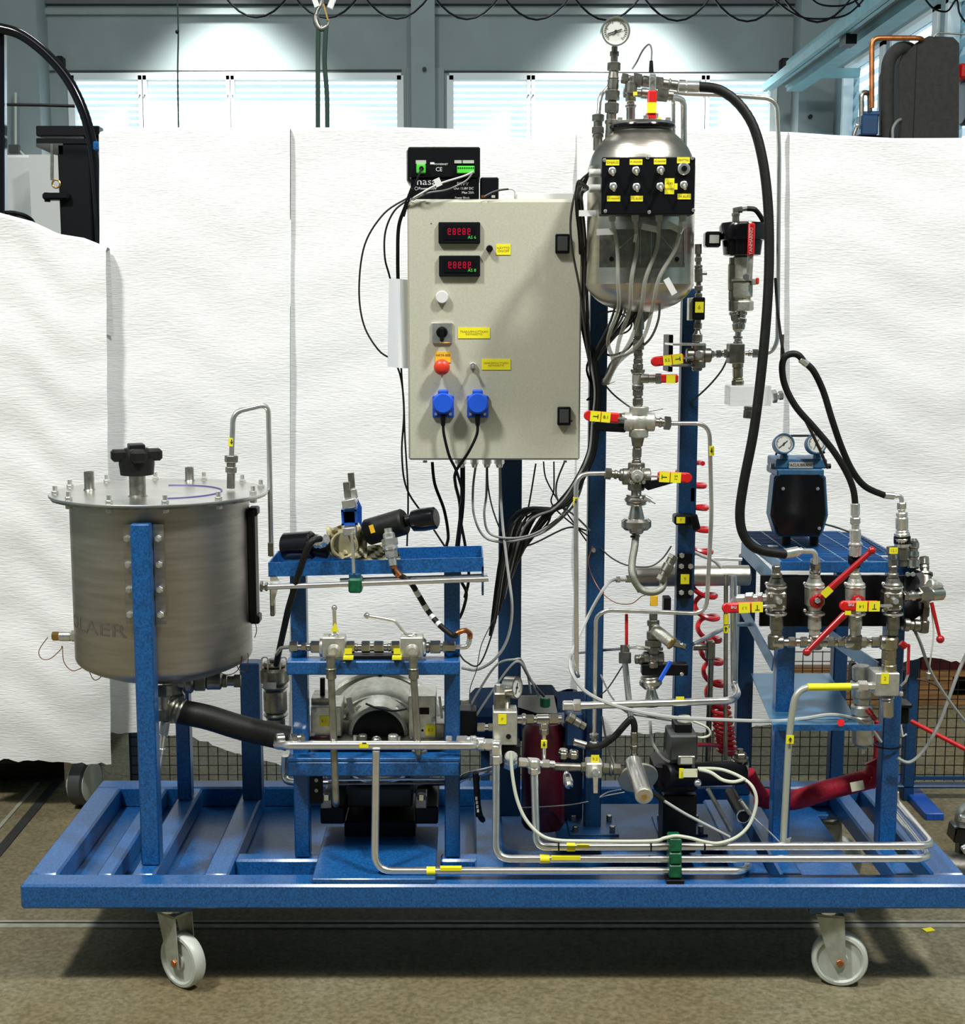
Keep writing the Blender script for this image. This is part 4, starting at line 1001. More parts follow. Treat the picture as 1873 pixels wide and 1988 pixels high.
# ---- power supplies on top
PY = .24
zt_ = B.z + .005
def bx(t, nm, x0, y0, x1, y1, Y, dep, m, b=.003):
    mb = MB(); pbox(mb, x0, y0, x1, y1, Y, dep, b); return t.add(nm, mb, m)
t = Thing('power_supply', 'lower black power supply box lying on the cabinet with white lettering', 'box')
bx(t, 'housing', 797, 345, 930, 388.5, PY, .12, 'black')
tm = MB(); text(tm, 'nasa', P(828, 353, PY - .0006), 19 * S(355, PY), 0, None, 1.2); text(tm, 'supply', P(898, 355, PY - .0006), 9 * S(355, PY))
text(tm, 'Out 13.8V DC', P(900, 366, PY - .0006), 6.5 * S(355, PY)); text(tm, 'Max 20A', P(908, 374, PY - .0006), 6.5 * S(355, PY)); text(tm, 'Power Block', P(897, 384, PY - .0006), 5.5 * S(355, PY)); text(tm, 'Power 230V', P(830, 366, PY - .0006), 7 * S(355, PY))
t.add('lettering', tm, 'white_ink'); t.add('earth_mark', MB().torus(P(808, 366, PY), (0, 1, 0), 3 * S(366, PY), .0004, 16, 4), 'white_ink')
t = Thing('power_supply', 'upper black power supply box with green plugs stacked above the other', 'box')
bx(t, 'housing', 792, 285, 932, 344, PY - .004, .15, 'black')
bx(t, 'side_lug', 789, 290, 793, 352, PY + .01, .12, 'alu')
i = bx(t, 'green_plug', 808, 318, 826, 336, PY - .016, .013, 'lgreen', .002); s0 = S(320, PY)
t.add('cable_entry', MB().cyl(P(818, 327, PY - .015), P(818, 327, PY - .018), 4.5 * s0, n=14), 'black', i)
bx(t, 'label_plate', 807, 311, 827, 318, PY - .006, .003, 'label', 0)
i = bx(t, 'green_terminal_block', 887, 322, 921, 336, PY - .016, .013, 'lgreen', .001)
mb = MB()
for k in range(8): mb.cyl(P(889.5 + k * 4.2, 326, PY - .016), P(889.5 + k * 4.2, 326, PY - .017), 1.3 * s0, n=6)
t.add('terminal_screws', mb, 'black', i, kind='stuff')
bx(t, 'label_plate', 882, 311, 896, 317, PY - .006, .003, 'label', 0); bx(t, 'label_plate', 898, 311, 920, 317, PY - .006, .003, 'label', 0)
tm = MB(); text(tm, 'CE', P(852, 329, PY - .0048), 11 * s0); text(tm, 'POWERNET', P(856, 319, PY - .0048), 5 * s0); t.add('lettering', tm, 'white_ink')
bx(t, 'logo_mark', 835, 315, 843, 319, PY - .005, .001, 'white_ink', 0)
t = Thing('relay_box', 'small black box beside the power supplies on the cabinet', 'box')
bx(t, 'housing', 932, 344, 968, 388.5, PY, .08, 'black')
bx(t, 'socket', 924 + 10, 379, 942, 384, PY - .001, .002, 'copper', 0); bx(t, 'socket', 954, 379, 961, 384, PY - .001, .002, 'label', 0)
def wire(lab, pts, r, m, name='cable', cat='cable', group=None, n=6, seg=7):
    t = Thing(name, lab, cat, group); cable(t, None, m, pts, r, n, seg=seg); return t
W0 = PY - .02
wire('white-sheathed wire running from the green terminal block down to the cabinet corner', [(919, 333, W0), (900, 342, W0), (850, 358, W0 - .01), (810, 380, W0 - .01), (792, 391, W0 + .01)], 2.0, 'white', 'wire', 'wire')
wire('grey wire crossing the lower power supply just below the white one', [(917, 336, W0), (903, 352, W0), (868, 368, W0), (830, 375, W0 - .01), (794, 392, W0 + .02)], 1.8, 'grey', 'wire', 'wire')
wire('dark wire leaving the green plug of the upper power supply', [(818, 327, W0), (811, 345, W0 - .01), (800, 372, W0 - .01), (792, 393, W0), (784, 420, W0 + .02)], 2.0, 'black', 'wire', 'wire')
wire('short stripped cable sticking out of the small relay box', [(940, 382, W0), (955, 374, W0), (970, 369, W0), (987, 367, W0)], 2.2, 'darkgrey', 'wire', 'wire')
wire('thin grey wire end bent over behind the cabinet top', [(985, 367, .3), (998, 370, .3), (999, 386, .3)], 1.4, 'lgrey', 'wire', 'wire')
t = Thing('cable_marker', 'small white paper flag tied on the wires over the lower power supply', 'tag')
t.add(None, MB().obox(P(850, 354, W0 - .012), ((.9, 0, .4), (0, 1, 0), (-.4, 0, .9)), .007, .0006, .009), 'white')
# cables hanging down the cabinet's near side
XC = .30
G = None
wire('outermost dark cable bowing far out beside the cabinet', [(790, 385, XC), (745, 415, XC), (708, 475, XC), (697, 560, XC), (706, 630, XC), (735, 680, XC), (768, 706, XC), (782, 760, XC), (786, 850, XC), (792, 960, XC), (790, 1060, XC + .02)], 2.0, 'rubber')
wire('middle dark cable bowing beside the cabinet and vanishing behind the paper', [(792, 388, XC), (765, 410, XC), (748, 450, XC), (747, 500, XC), (757, 540, XC + .02), (775, 620, XC + .03), (779, 720, XC + .02), (784, 800, XC), (780, 880, XC), (790, 950, XC), (830, 1010, XC), (868, 1068, XC)], 2.1, 'rubber')
wire('thick black cable hugging the cabinet side above the paper', [(800, 365, XC - .06), (787, 400, XC - .02), (774, 440, XC), (772, 500, XC), (773, 560, XC + .03)], 4.0, 'black')
t = Thing('black_power_cord', 'black power cord hanging from the socket nearer the cabinet centre', 'cord')
cable(t, None, 'black', [(927, 824, EY - .018), (925, 845, EY - .02), (908, 880, EY - .02), (885, 915, EY), (884, 940, EY + .02), (893, 985, .27), (890, 1060, .28), (893, 1120, .28), (905, 1150, .28), (900, 1180, .28), (892, 1200, .29)], 3.2)
t = Thing('black_power_cord', 'black power cord hanging from the outer blue socket', 'cord')
cable(t, None, 'black', [(860, 824, EY - .018), (862, 845, EY - .02), (872, 885, EY - .02), (886, 915, EY - .01), (898, 960, EY + .01), (893, 1000, .26), (903, 1060, .27), (910, 1120, .28), (902, 1160, .29)], 3.2)
wire('black cable dropping from the cabinet underside to the tray', [(839, 897, .33), (844, 940, .33), (862, 990, .33), (870, 1040, .33), (866, 1075, .33), (880, 1160, .34), (875, 1210, .34)], 3.4, 'black')
wire('thick black cable bundle running straight down beside the centre post', [(898, 905, .31), (897, 980, .31), (888, 1060, .3), (884, 1110, .3)], 5.5, 'black')
for k, (lab, pts) in enumerate((
 ('grey cable looping from the first gland under the cabinet', [(923, 906, .30), (918, 950, .29), (920, 1000, .28), (938, 1040, .28), (970, 1052, .28), (1010, 1048, .28), (1060, 1030, .28), (1110, 985, .28), (1130, 940, .3), (1135, 900, .33)]),
 ('grey cable looping from the second gland under the cabinet', [(945, 906, .30), (944, 960, .29), (940, 1000, .28), (950, 1035, .28), (990, 1045, .27), (1040, 1035, .27), (1090, 1000, .27), (1120, 950, .28), (1140, 880, .33)]),
 ('grey cable crossing over to the centre post', [(946, 906, .295), (948, 950, .28), (960, 1000, .28), (980, 1040, .30), (1020, 1060, .33), (1100, 1025, .33), (1138, 1030, .33)]),
 ('long pale grey cable passing in front of the centre post to the pump', [(970, 906, .30), (974, 1000, .28), (985, 1100, .27), (994, 1180, .26), (985, 1240, .26), (960, 1280, .26), (925, 1300, .27), (896, 1296, .28)]),
 ('grey cable dipping past the centre post foot', [(1040, 900, .36), (1020, 1010, .36), (985, 1110, .37), (955, 1230, .36), (930, 1290, .36), (905, 1285, .36), (892, 1270, .36)]),
 ('thin dark cable falling from the cabinet right half to the bundle', [(1055, 896, .33), (1060, 930, .33), (1085, 975, .33), (1110, 1010, .33), (1138, 1050, .34)]),
 ('thin dark cable beside it reaching the tied bundle', [(1075, 896, .33), (1075, 950, .32), (1070, 975, .31), (1090, 1000, .31), (1140, 1040, .33)]),
 ('grey cable from the cabinet corner to the tied bundle', [(1096, 896, .33), (1080, 940, .32), (1085, 975, .31), (1120, 1005, .31), (1145, 1030, .33)]))):
    wire(lab, pts, (2.6, 2.6, 1.8, 3.0, 1.8, 1.6, 1.6, 2.0)[k], ('grey', 'grey', 'darkgrey', 'lgrey', 'darkgrey', 'black', 'black', 'grey')[k])
# main vertical loom beside the cabinet
t = Thing('cable_loom', 'thick dark loom of tied cables running down the post beside the cabinet', 'cable')
base = [(1140, 600), (1150, 700), (1160, 760), (1155, 820), (1147, 880), (1120, 940), (1085, 985)]
rnd = random.Random(3)
for k in range(24):
    ox = (k % 12 - 6) * 2.5; yy = .262 + .024 * math.sin(k * 2.1)
    top = [(1143, 336 if k % 2 else 366, .012), (1122 + k * 1.5, 352 + 5 * k, .06), (1118 + k * 2.4, 400, .15), (1125 + k * 2.4, 480, .22)] if k < 6 else ([(1140, 560 + 4 * k, .25)] if k >= 14 else [(1190 + (k - 6) * 14, 420, .10), (1200 + (k - 6) * 8, 520, .10), (1190 + (k - 6) * 7, 610, .16)])
    pts = top + [(x + ox * (.5 + .5 * (y < 700)) + rnd.uniform(-2, 2), y, yy) for x, y in base[(1 if k >= 6 else 0):]] + [(1060 - k * 3, 1010 + rnd.uniform(-8, 14), .28), (1020 - 3 * k, 1050 + 8 * k, .33)]
    cable(t, 'cable', ['rubber', 'darkgrey', 'rubber', 'black', 'grey'][k % 5], pts, [2.4, 2.0, 3.0][k % 3])
for (x, y, r, yy) in ((1165, 735, 14, .27), (1152, 770, 14, .27), (1080, 980, 10, .275)):
    t.add('cable_tie', MB().torus(P(x, y, yy), (-.5, 0, 1), r * S(y, yy), 2 * S(y, yy), 18, 5), 'black')
wire('dark cable bulging out between the cabinet and the steel vessel', [(1140, 345, .14), (1120, 365, .14), (1108, 420, .15), (1110, 480, .17), (1125, 560, .2), (1135, 640, .22), (1145, 720, .24)], 2.6, 'darkgrey')
wire('dark cable ring behind the vessel cone left of the outlet', [(1165, 612, .30), (1190, 604, .3), (1215, 615, .3), (1226, 630, .3), (1215, 645, .3), (1190, 648, .3), (1165, 634, .3)], 2.0, 'darkgrey')
wire('grey cable curving past the vessel outlet into the loom', [(1280, 580, .10), (1278, 620, .12), (1260, 660, .16), (1225, 685, .2), (1190, 700, .24), (1175, 730, .26)], 2.4, 'grey')
wire('dark cable curving behind the outlet pipe to the post', [(1165, 680, .32), (1185, 690, .32), (1215, 680, .32), (1232, 660, .32)], 2.4, 'darkgrey')
wire('dark cable from the loom to the big three-way valve', [(1170, 742, .27), (1190, 765, .27), (1215, 785, .25), (1232, 795, .22)], 1.8, 'darkgrey')
t = Thing('cable_tie', 'cut black cable tie tail pointing right behind the big three-way valve', 'cable tie', None); t.add(None, MB().beam(P(1255, 800, .2), P(1287, 794, .2), .003, .0012), 'black')
t = Thing('cable_tie', 'black cable tie tail on the loom above the red handle', 'cable tie', None); t.add(None, MB().beam(P(1178, 746, .25), P(1194, 741, .25), .003, .0012), 'black')
wire('thin dark cable sagging between the two middle posts', [(1166, 1065, .34), (1190, 1085, .34), (1220, 1098, .34), (1260, 1100, .34), (1285, 1085, .34), (1303, 1060, .34)], 1.6, 'darkgrey')
wire('thin orange-brown wire sagging from a post bolt to the braided hose', [(1150, 1060, .33), (1142, 1090, .32), (1150, 1120, .32), (1168, 1150, .3), (1195, 1170, .28), (1225, 1172, .26), (1245, 1158, .24), (1255, 1155, .22)], .9, 'thincopper', 'wire', 'wire')
wire('grey cable running from behind the flowmeter cross to the rear post', [(1412, 696, .28), (1400, 720, .29), (1375, 750, .31), (1340, 782, .34)], 1.8, 'darkgrey')
t = Thing('post_bolt', 'hex bolt on the middle post nearest the cabinet', 'bolt'); c = P(1151, 1067, .34); t.add(None, MB().hexn(c, c - Vector((0, .012, 0)), .006), 'zinc')

t = Thing('white_board', 'thin white board lying on top of the cabinet behind the loose wires', 'board')
a = P(1002, 376, .30); b_ = P(1115, 388, .30); t.add(None, MB().box(a.x, b_.x, .28, .40, B.z + .0045, a.z, .002), 'white')
wire('dark cable curling from the cabinet corner into the loom beside the vessel', [(1143, 366, .14), (1128, 378, .13), (1121, 400, .13), (1128, 450, .15), (1138, 520, .18), (1142, 620, .22)], 2.0, 'rubber')
# ================================================================== pressure vessel
VY = .175
vc = P(1243, 450, VY); VR = 105 * S(450, VY) * .985
def vz(py): return P(1243, py, VY).z
t = Thing('round_topped_vessel', 'polished stainless vessel with domed top and bottom held between two posts', 'vessel')
pr = [(vz(606), .03), (vz(600), .055), (vz(590), .082), (vz(575), .103), (vz(555), .118), (vz(530), VR), (vz(345), VR), (vz(325), VR * .985), (vz(305), VR * .93), (vz(285), VR * .83), (vz(268), VR * .68), (vz(258), VR * .57), (vz(252), VR * .55)]
# smooth the shoulders
pp = []
for i in range(len(pr) - 1):
    z0, r0 = pr[i]; z1, r1 = pr[i + 1]
    pp.append((z0 - pr[0][0], r0))
pp.append((pr[-1][0] - pr[0][0], pr[-1][1]))
t.add('shell', MB().lathe((vc.x, VY, pr[0][0]), (0, 0, 1), [(Vector((a, 0, b)).x, Vector((a, 0, b)).z) for a, b in [(q.x, q.y) for q in spline([Vector((a, b, 0)) for a, b in pp], 4)]], 72), 'polished')
t.add('lid_flange', MB().lathe((vc.x, VY, vz(253)), (0, 0, 1), [(0, .058), (0, .070), (.008, .070), (.010, .060)], 40), 'gloss')
t.add('lid', MB().cyl((vc.x, VY, vz(245)), (vc.x, VY, vz(239)), .069, n=40, b=.001), 'polished')
t.add('clamp_band', MB().torus((vc.x, VY, vz(248)), (0, 0, 1), .069, .0045, 40, 8), 'gloss')
for k in range(6):
    a = R(30 + 60 * k); c = Vector((vc.x + .06 * math.cos(a), VY + .06 * math.sin(a), vz(239))); t.add('lid_bolt', MB().hexn(c, c + Vector((0, 0, .008)), .006), 'zinc')
# cone and outlet at the bottom
mb = MB(); mb.prism([P(1211, 604, VY), P(1270, 604, VY), P(1244, 634, VY), P(1234, 634, VY)], (0, 1, 0), .004); mb.cyl(P(1240, 604, VY), P(1240, 640, VY), .012, n=16)
t.add('support_gusset', mb, 'darksteel')
# pipe outlets on the shoulder
stack(t, (1185, 275, VY), (1187, 232, VY), 'c40:11 r12:13', 'darksteel')
stack(t, (1160, 292, VY + .02), (1161, 222, VY + .02), 'c24:9 r8:11 h14:12 c10:9 h14:12', 'darksteel')
t = Thing('steel_bracket_plate', 'thin steel plate with two holes below the black switch box', 'plate')
mb = MB(); pbox(mb, 1163, 445, 1331, 519, .046, .003); t.add('plate', mb, 'darksteel')
for px in (1187, 1314): t.add('hole_plug', MB().cyl(P(px, 503, .046), P(px, 503, .0445), 4.5 * S(503, .046), n=14), 'black')
mb = MB(); mb.beam(P(1232, 455, .0445), P(1200, 484, .0445), .002, .0008); mb.beam(P(1280, 455, .0445), P(1305, 484, .0445), .002, .0008)
for px in (1243, 1264, 1328): mb.beam(P(px, 446, .0445), P(px, 512, .0445), .0018, .0008)
t.add('fold_line', mb, 'zinc')
# switch box in front
BY = -.02
t = Thing('switch_box', 'black switch box with yellow labels and toggles mounted before the vessel', 'box')
i0 = bx(t, 'enclosure', 1167, 305, 1350, 416, BY, .062, 'black', .002)
for (px, py) in ((1173, 311), (1257, 306), (1344, 307), (1175, 410), (1260, 412), (1346, 408)):
    t.add('cover_screw', MB().cyl(P(px, py, BY), P(px, py, BY - .003), 3.5 * S(py, BY), n=12, b=.0008), 'zinc')
for (px, py) in ((1188, 332), (1234, 331), (1282, 330), (1190, 362), (1235, 363), (1281, 362), (1327, 359)):
    c = P(px, py, BY); s0 = S(py, BY); i = t.add('toggle_switch', MB().lathe(c, (0, -1, 0), [(0, 7.5 * s0), (.003, 7.5 * s0), (.004, 6 * s0), (.009, 6 * s0), (.01, 4 * s0)], 16), 'zinc')
    t.add('toggle_lever', MB().cyl(c - Vector((0, .008, 0)), c - Vector((0, .02, 9 * s0)), 2 * s0, 3 * s0, 10), 'pipe', i)
c = P(1327, 328, BY); s0 = S(328, BY)
i = t.add('round_button', MB().lathe(c, (0, -1, 0), [(0, 12 * s0), (.004, 12 * s0), (.006, 10 * s0), (.006, 6 * s0)], 26), 'zinc'); t.add('button_cap', MB().cyl(c - Vector((0, .005, 0)), c - Vector((0, .009, 0)), 5.5 * s0, n=18), 'black', i)
for (x0, y0, x1, y1, s_) in ((1176, 310, 1202, 321, 'OHJAUS'), (1222, 309, 1247, 320, 'P1 ON/OFF'), (1269, 308, 1293, 319, 'P2 ON/OFF'), (1314, 305, 1339, 317, 'VENTTIILI'), (1178, 380, 1204, 391, 'P3 ON/OFF'), (1224, 380, 1248, 391, 'V2 AUKI'), (1315, 376, 1341, 387, 'V4 AUKI'), (1290, 346, 1309, 377, 'AUKI\n\nKIINNI'), (1309, 356, 1315, 368, None)):
    sticker(t, None, x0, y0, x1, y1, BY, s_, ink='inkred', size=5)
for (px) in (1188, 1233, 1279, 1325): t.add('cable_gland', MB().cyl(P(px, 416, BY + .03), P(px, 430, BY + .03), 8 * S(420, BY), 6 * S(420, BY), 14), 'lgrey')
for (py) in (336, 366): t.add('cable_gland', MB().cyl(P(1168, py, BY + .03), P(1143, py, BY + .03), 8 * S(py, BY), n=14, b=.002), 'white')
# clear conduits falling over the vessel front
rnd = random.Random(5)
for k, (px, lab) in enumerate(((1188, 'clear-sheathed cable falling over the vessel from the first gland'), (1233, 'clear-sheathed cable falling over the vessel from the second gland'), (1279, 'clear-sheathed cable falling over the vessel from the third gland'), (1322, 'clear-sheathed cable falling over the vessel from the fourth gland'))):
    e = 1200 + k * 22
    wire(lab, [(px, 428, BY + .03), (px + (1215 - px) * .15 + 6, 480, .035), (px + (1215 - px) * .4, 540, .035), (e, 600, .06), (e - 20, 660, .12), (1190 + k * 3, 705, .2), (1170 + k * 3, 745, .25)], 4.2, 'conduit', n=8)
for (x, y, rot, lab) in ((1175, 450, 2, 'white cable flag under the black switch box, nearest the cabinet'), (1262, 443, -12, 'white cable flag crossing the clear cables under the switch box'), (1310, 442, -25, 'white cable flag on the clear cable nearest the hose'), (1301, 556, -60, 'curled white cable flag low on the vessel front'), (1233, 462, 80, 'tiny white cable flag hanging over the bracket plate'), (1140, 414, 0, 'white cable flag on the cables beside the cabinet edge')):
    w_, h_ = (17, 6) if 'tiny' not in lab else (8, 3); a = R(rot); s0 = S(y, .03)
    yy = .02 if x != 1140 else .12
    one('cable_marker', lab, 'tag', MB().obox(P(x, y, yy), ((math.cos(a), 0, math.sin(a)), (0, 1, 0), (-math.sin(a), 0, math.cos(a))), w_ * s0, .0006, h_ * s0), 'white')
# ---- gauge tree on the vessel top
t = Thing('top_pressure_gauge', 'round dial pressure gauge at the very top of the vessel pipework', 'gauge')
gauge(t, P(1195, 61, VY - .02), (0, -1, -.05), 28 * S(61, VY), .03, 'pipe', 18)
stack(t, (1193, 90, VY - .005), (1192, 122, VY), 'c12:6 h14:9 c16:7', 'darksteel')
t = Thing('gauge_riser', 'stack of steel couplings carrying the top pressure gauge', 'fitting')
stack(t, (1192, 121, VY), (1186, 238, VY), 'h17:13 t14:9:11 b22:11 h20:14 r4:9 h20:14 c18:10', 'darksteel')
t = Thing('vessel_top_manifold', 'horizontal row of steel fittings above the vessel lid feeding the black hose', 'fitting')
stack(t, (1206, 152, VY - .01), (1330, 168, VY - .01), 'h14:10 c8:8 h20:13 b26:11 h18:12 c10:9 r6:12 c14:9 h16:12', 'darksteel')
stack(t, (1210, 178, VY + .03), (1306, 186, VY + .03), 'h20:11 c14:8 b30:10 h24:13 c10:9', 'darksteel')
stack(t, (1224, 180, VY), (1224, 236, VY), 'b8:7 h14:10 r6:8 h8:11 c28:9 r4:10', 'steel')
stack(t, (1226, 150, VY - .01), (1224, 182, VY - .01), 'h8:9 b20:12', 'darksteel')
bx(t, 'label_plate', 1229, 178, 1237, 185, VY - .035, .001, 'yellow', 0)
t = Thing('red_lever_valve', 'upright red lever with a yellow tag standing on the vessel lid', 'valve')
stack(t, (1266, 168, VY - .035), (1265, 238, VY - .03), '-52:1 c10:13 f8:16', 'zinc')
lever(t, (1267, 150, 0), (1264, 238, 0), VY - .05, 17, 24, 'red', ((.58, .80, ''),)) if False else None
s0 = S(200, VY - .05)
a, b_ = P(1266, 176, VY - .05), P(1264, 232, VY - .05)
t.add('handle_stem', MB().beam(P(1267, 143, VY - .05), P(1266, 180, VY - .05), 13 * s0, .004, (0, 1, 0), .002), 'zinc')
h = t.add('handle', MB().beam(a, b_, .012, 18 * s0, (1, 0, 0), .003), 'red')
c = P(1265, 209, VY - .0575); t.add('label_plate', MB().obox(c, ((1, 0, 0), (0, 1, 0), (0, 0, 1)), 9 * s0, .001, 10 * s0), 'yellow', h)
t.add('pivot_bolt', MB().hexn(P(1266, 153, VY - .052), P(1266, 153, VY - .06), 5 * s0), 'zinc')
t.add('lid_lug', MB().cyl(P(1280, 231, VY - .05), P(1280, 231, VY - .056), 4 * s0, n=12), 'yellow')
t = Thing('sensor_probe', 'thin sensor with a black plug and grey lead arching over the vessel top', 'sensor')
t.add('plug', MB().cyl(P(1264, 141, VY - .03), P(1264, 118, VY - .03), 5 * s0, 3.5 * s0, 14), 'black')
cable(t, 'lead', 'grey', [(1264, 120, VY - .03), (1265, 98, VY - .03), (1260, 86, VY - .03), (1248, 97, VY - .02), (1236, 120, VY), (1227, 134, VY)], 2.0)
t = Thing('vessel_side_tube', 'short bent steel tube arching over the vessel shoulder next to the gauge riser', 'pipe')
pipe(t, None, 'pipe', [(1162, 222, VY + .02), (1164, 188, VY + .03), (1180, 168, VY + .05), (1190, 168, VY + .06)], 4.5, 14)
t = Thing('vessel_back_tube', 'wide bent steel tube dropping behind the vessel on the hose side', 'pipe')
pipe(t, None, 'pipe', [(1300, 190, VY + .06), (1327, 192, VY + .08), (1327, 300, VY + .1)], 6.5, 22)
t = Thing('vessel_back_tube', 'narrower steel tube standing just behind the vessel lid clamp', 'pipe')
pipe(t, None, 'pipe', [(1300, 188, VY + .05), (1307, 196, VY + .06), (1307, 290, VY + .08)], 4, 6)
# long steel tube and thick black hose to the right
t = Thing('long_bent_tube', 'long thin steel tube from the vessel top bending down beside the big hose', 'pipe')
pipe(t, None, 'pipe', [(1290, 176, VY + .03), (1330, 182, VY + .03), (1400, 184, VY + .03), (1508, 192, VY + .03), (1512, 300, VY + .04), (1509, 662, VY + .06), (1498, 684, VY + .06), (1460, 690, VY + .06)], 4.5, 26)
t = Thing('thick_black_hose', 'thick black hydraulic hose arching from the vessel top down to the valve panel', 'hose')
t.add('hose', MB().tube(spline([P(*q) for q in ((1356, 168, .15), (1395, 174, .14), (1432, 200, .13), (1462, 245, .12), (1480, 310, .11), (1490, 390, .10), (1493, 480, .09), (1490, 580, .08), (1480, 700, .07), (1464, 830, .06), (1443, 940, .06), (1436, 1000, .06), (1444, 1040, .06), (1470, 1066, .06), (1524, 1076, .07))], 8), 9.5 * S(600, .1), 16), 'rubber')
stack(t, (1316, 168, .155), (1358, 169, .15), 'r16:11 b26:11', 'zinc', names={'b': 'crimp_ferrule'})
stack(t, (1524, 1075, .07), (1556, 1069, .08), 'b26:10 c6:7', 'zinc', names={'b': 'crimp_ferrule'})
pipe(t, 'elbow', 'zinc', [(1552, 1070, .08), (1583, 1070, .09), (1583, 1095, .09)], 5.5, 20)
# ---- vertical line under the vessel
LY_ = .17
t = Thing('vessel_outlet_line', 'column of steel fittings descending from the vessel cone', 'fitting')
stack(t, (1240, 634, LY_), (1238, 722, LY_), 'c16:8 r4:10 h18:11 r4:8 h6:9 r4:8 h8:9 r10:10 w4:14', 'darksteel')
stack(t, (1238, 748, LY_), (1238, 797, LY_), 'r10:11 h10:10 r4:8 h14:10 r4:9 w5:15', 'darksteel')
stack(t, (1238, 844, LY_), (1235, 905, LY_), 't22:14:10 c4:8 h18:9 r5:8 h6:9 r6:11', 'darksteel')
stack(t, (1235, 944, LY_), (1235, 962, LY_), 'r8:16 c10:10', 'darksteel')
t = Thing('small_ball_valve', 'small steel valve with a short red and yellow handle under the vessel', 'valve')
stack(t, (1238, 722, LY_), (1238, 750, LY_), 'r4:13 b20:11 r4:12', 'alu')
stack(t, (1243, 735, LY_ - .01), (1284, 735, LY_ - .02), 'b14:9 c10:8 h10:10', 'darksteel')
i = t.add('handle', MB().obox(P(1298, 735, LY_ - .02), ((1, 0, 0), (0, 1, 0), (0, 0, 1)), 18 * S(735, LY_), .008, 8 * S(735, LY_), .003), 'red')
sticker(t, i, 1293, 728, 1311, 744, LY_ - .0285, None)
def crossbody(t, px, py, Y, r, hr, m='alu', left=1, right=1, up=1, down=1):
    s0 = S(py, Y); c = P(px, py, Y)
    t.add('valve_body', MB().ball(c, r * s0, 24, (1, .9, 1)), m)
    for (f, d) in ((up, (0, 0, 1)), (down, (0, 0, -1)), (left, (-1, 0, 0)), (right, (1, 0, 0))):
        if f:
            d = Vector(d); t.add('port_collar', MB().cyl(c + d * r * .55 * s0, c + d * hr * s0, r * .82 * s0, n=24, b=.002), m)
t = Thing('three_way_valve', 'large grey steel three-way valve with red and black handles pointing at the cabinet', 'valve')
crossbody(t, 1240, 819, LY_, 23, 30)
t.add('port_collar', MB().cyl(P(1216, 814, LY_), P(1202, 812, LY_ - .01), 13 * S(814, LY_), 10 * S(814, LY_), 18), 'darksteel')
lever(t, (1216, 813), (1133, 806), LY_ - .04, 20, 14, 'red', ((.38, .60, 'B.1'), (.61, .86, 'T')), rots=(-90, 0))
lever(t, (1220, 830), (1150, 826), LY_ - .005, 20, 4, 'black')
stack(t, (1266, 819, LY_), (1302, 822, LY_), 'r8:11 c6:8 r8:10 c4:8 h16:13', 'steel')
t = Thing('bypass_tube', 'thin steel tube from the three-way valve looping down and back to the middle posts', 'pipe')
pipe(t, 'tube', 'pipe', [(1298, 822, LY_), (1377, 822, LY_ + .01), (1381, 1000, LY_ + .02), (1371, 1192, LY_ + .02), (1180, 1184, LY_ + .03), (1157, 1196, LY_ + .03), (1153, 1440, LY_ + .03)], 4.3, 30)
i = t.add('flow_tag', MB().cyl(P(1381, 866, LY_ + .01), P(1381, 884, LY_ + .012), 5.2 * S(870, LY_), n=14), 'yellow'); mb = MB(); arrow(mb, 1381, 875, LY_ + .004, 5, 3); t.add('flow_arrow', mb, 'ink', i)
stack(t, (1153, 1424, LY_ + .03), (1153, 1448, LY_ + .03), 'h10:9 c6:6 h10:9', 'zinc')
t = Thing('mixing_valve', 'steel three-way valve with red and black handles across the rear post', 'valve')
crossbody(t, 1235, 925, LY_, 20, 27, 'darksteel')
mb = MB().cyl(P(1237, 924, LY_ - .02), P(1237, 924, LY_ - .032), 12 * S(924, LY_), n=20, b=.002); t.add('valve_bonnet', mb, 'alu')
for dx, dy in ((-12, -12), (12, -12), (12, 12), (-12, 12)): bolt(t, 1237 + dx, 924 + dy, LY_ - .018, 4, 'zinc', 'bonnet_bolt')
bolt(t, 1237, 925, LY_ - .032, 5, 'zinc', 'spindle_nut')
lever(t, (1256, 924), (1343, 928), LY_ - .045, 20, 20, 'red', ((.26, .50, 'T'), (.51, .75, 'S.1')), rots=(90, -90))
t.add('rear_handle', MB().prism([P(1252, 935, LY_ - .02), P(1306, 928, LY_ - .02), P(1306, 938, LY_ - .02), P(1258, 952, LY_ - .02), P(1252, 948, LY_ - .02)], (0, 1, 0), .012), 'black')
stack(t, (1174, 919, LY_), (1212, 923, LY_), 'h15:11 c6:7 r8:9 c4:7 r12:12', 'darksteel')
t = Thing('sample_tube', 'thin steel tube curving from the mixing valve straight down beside the cabinet loom', 'pipe')
pipe(t, 'tube', 'pipe', [(1176, 919, LY_), (1118, 920, LY_ - .01), (1118, 1000, LY_ - .02), (1119, 1308, LY_ - .02), (1122, 1312, LY_ + .02)], 4.6, 40)
i = t.add('flow_tag', MB().cyl(P(1117.5, 965, LY_ - .015), P(1117.5, 982, LY_ - .015), 5.4 * S(870, LY_), n=14), 'yellow'); mb = MB(); arrow(mb, 1117.5, 973, LY_ - .024, 5, 3); t.add('flow_arrow', mb, 'ink', i)
t = Thing('clamped_reducer', 'polished cone reducer hung from a wing-nut clamp below the mixing valve', 'reducer')
stack(t, (1235, 960, LY_), (1235, 1036, LY_), 'f4:20 b12:23 f4:20 t26:10:16 b22:29 r8:14', 'steel', names={'b': 'clamp_ring'})
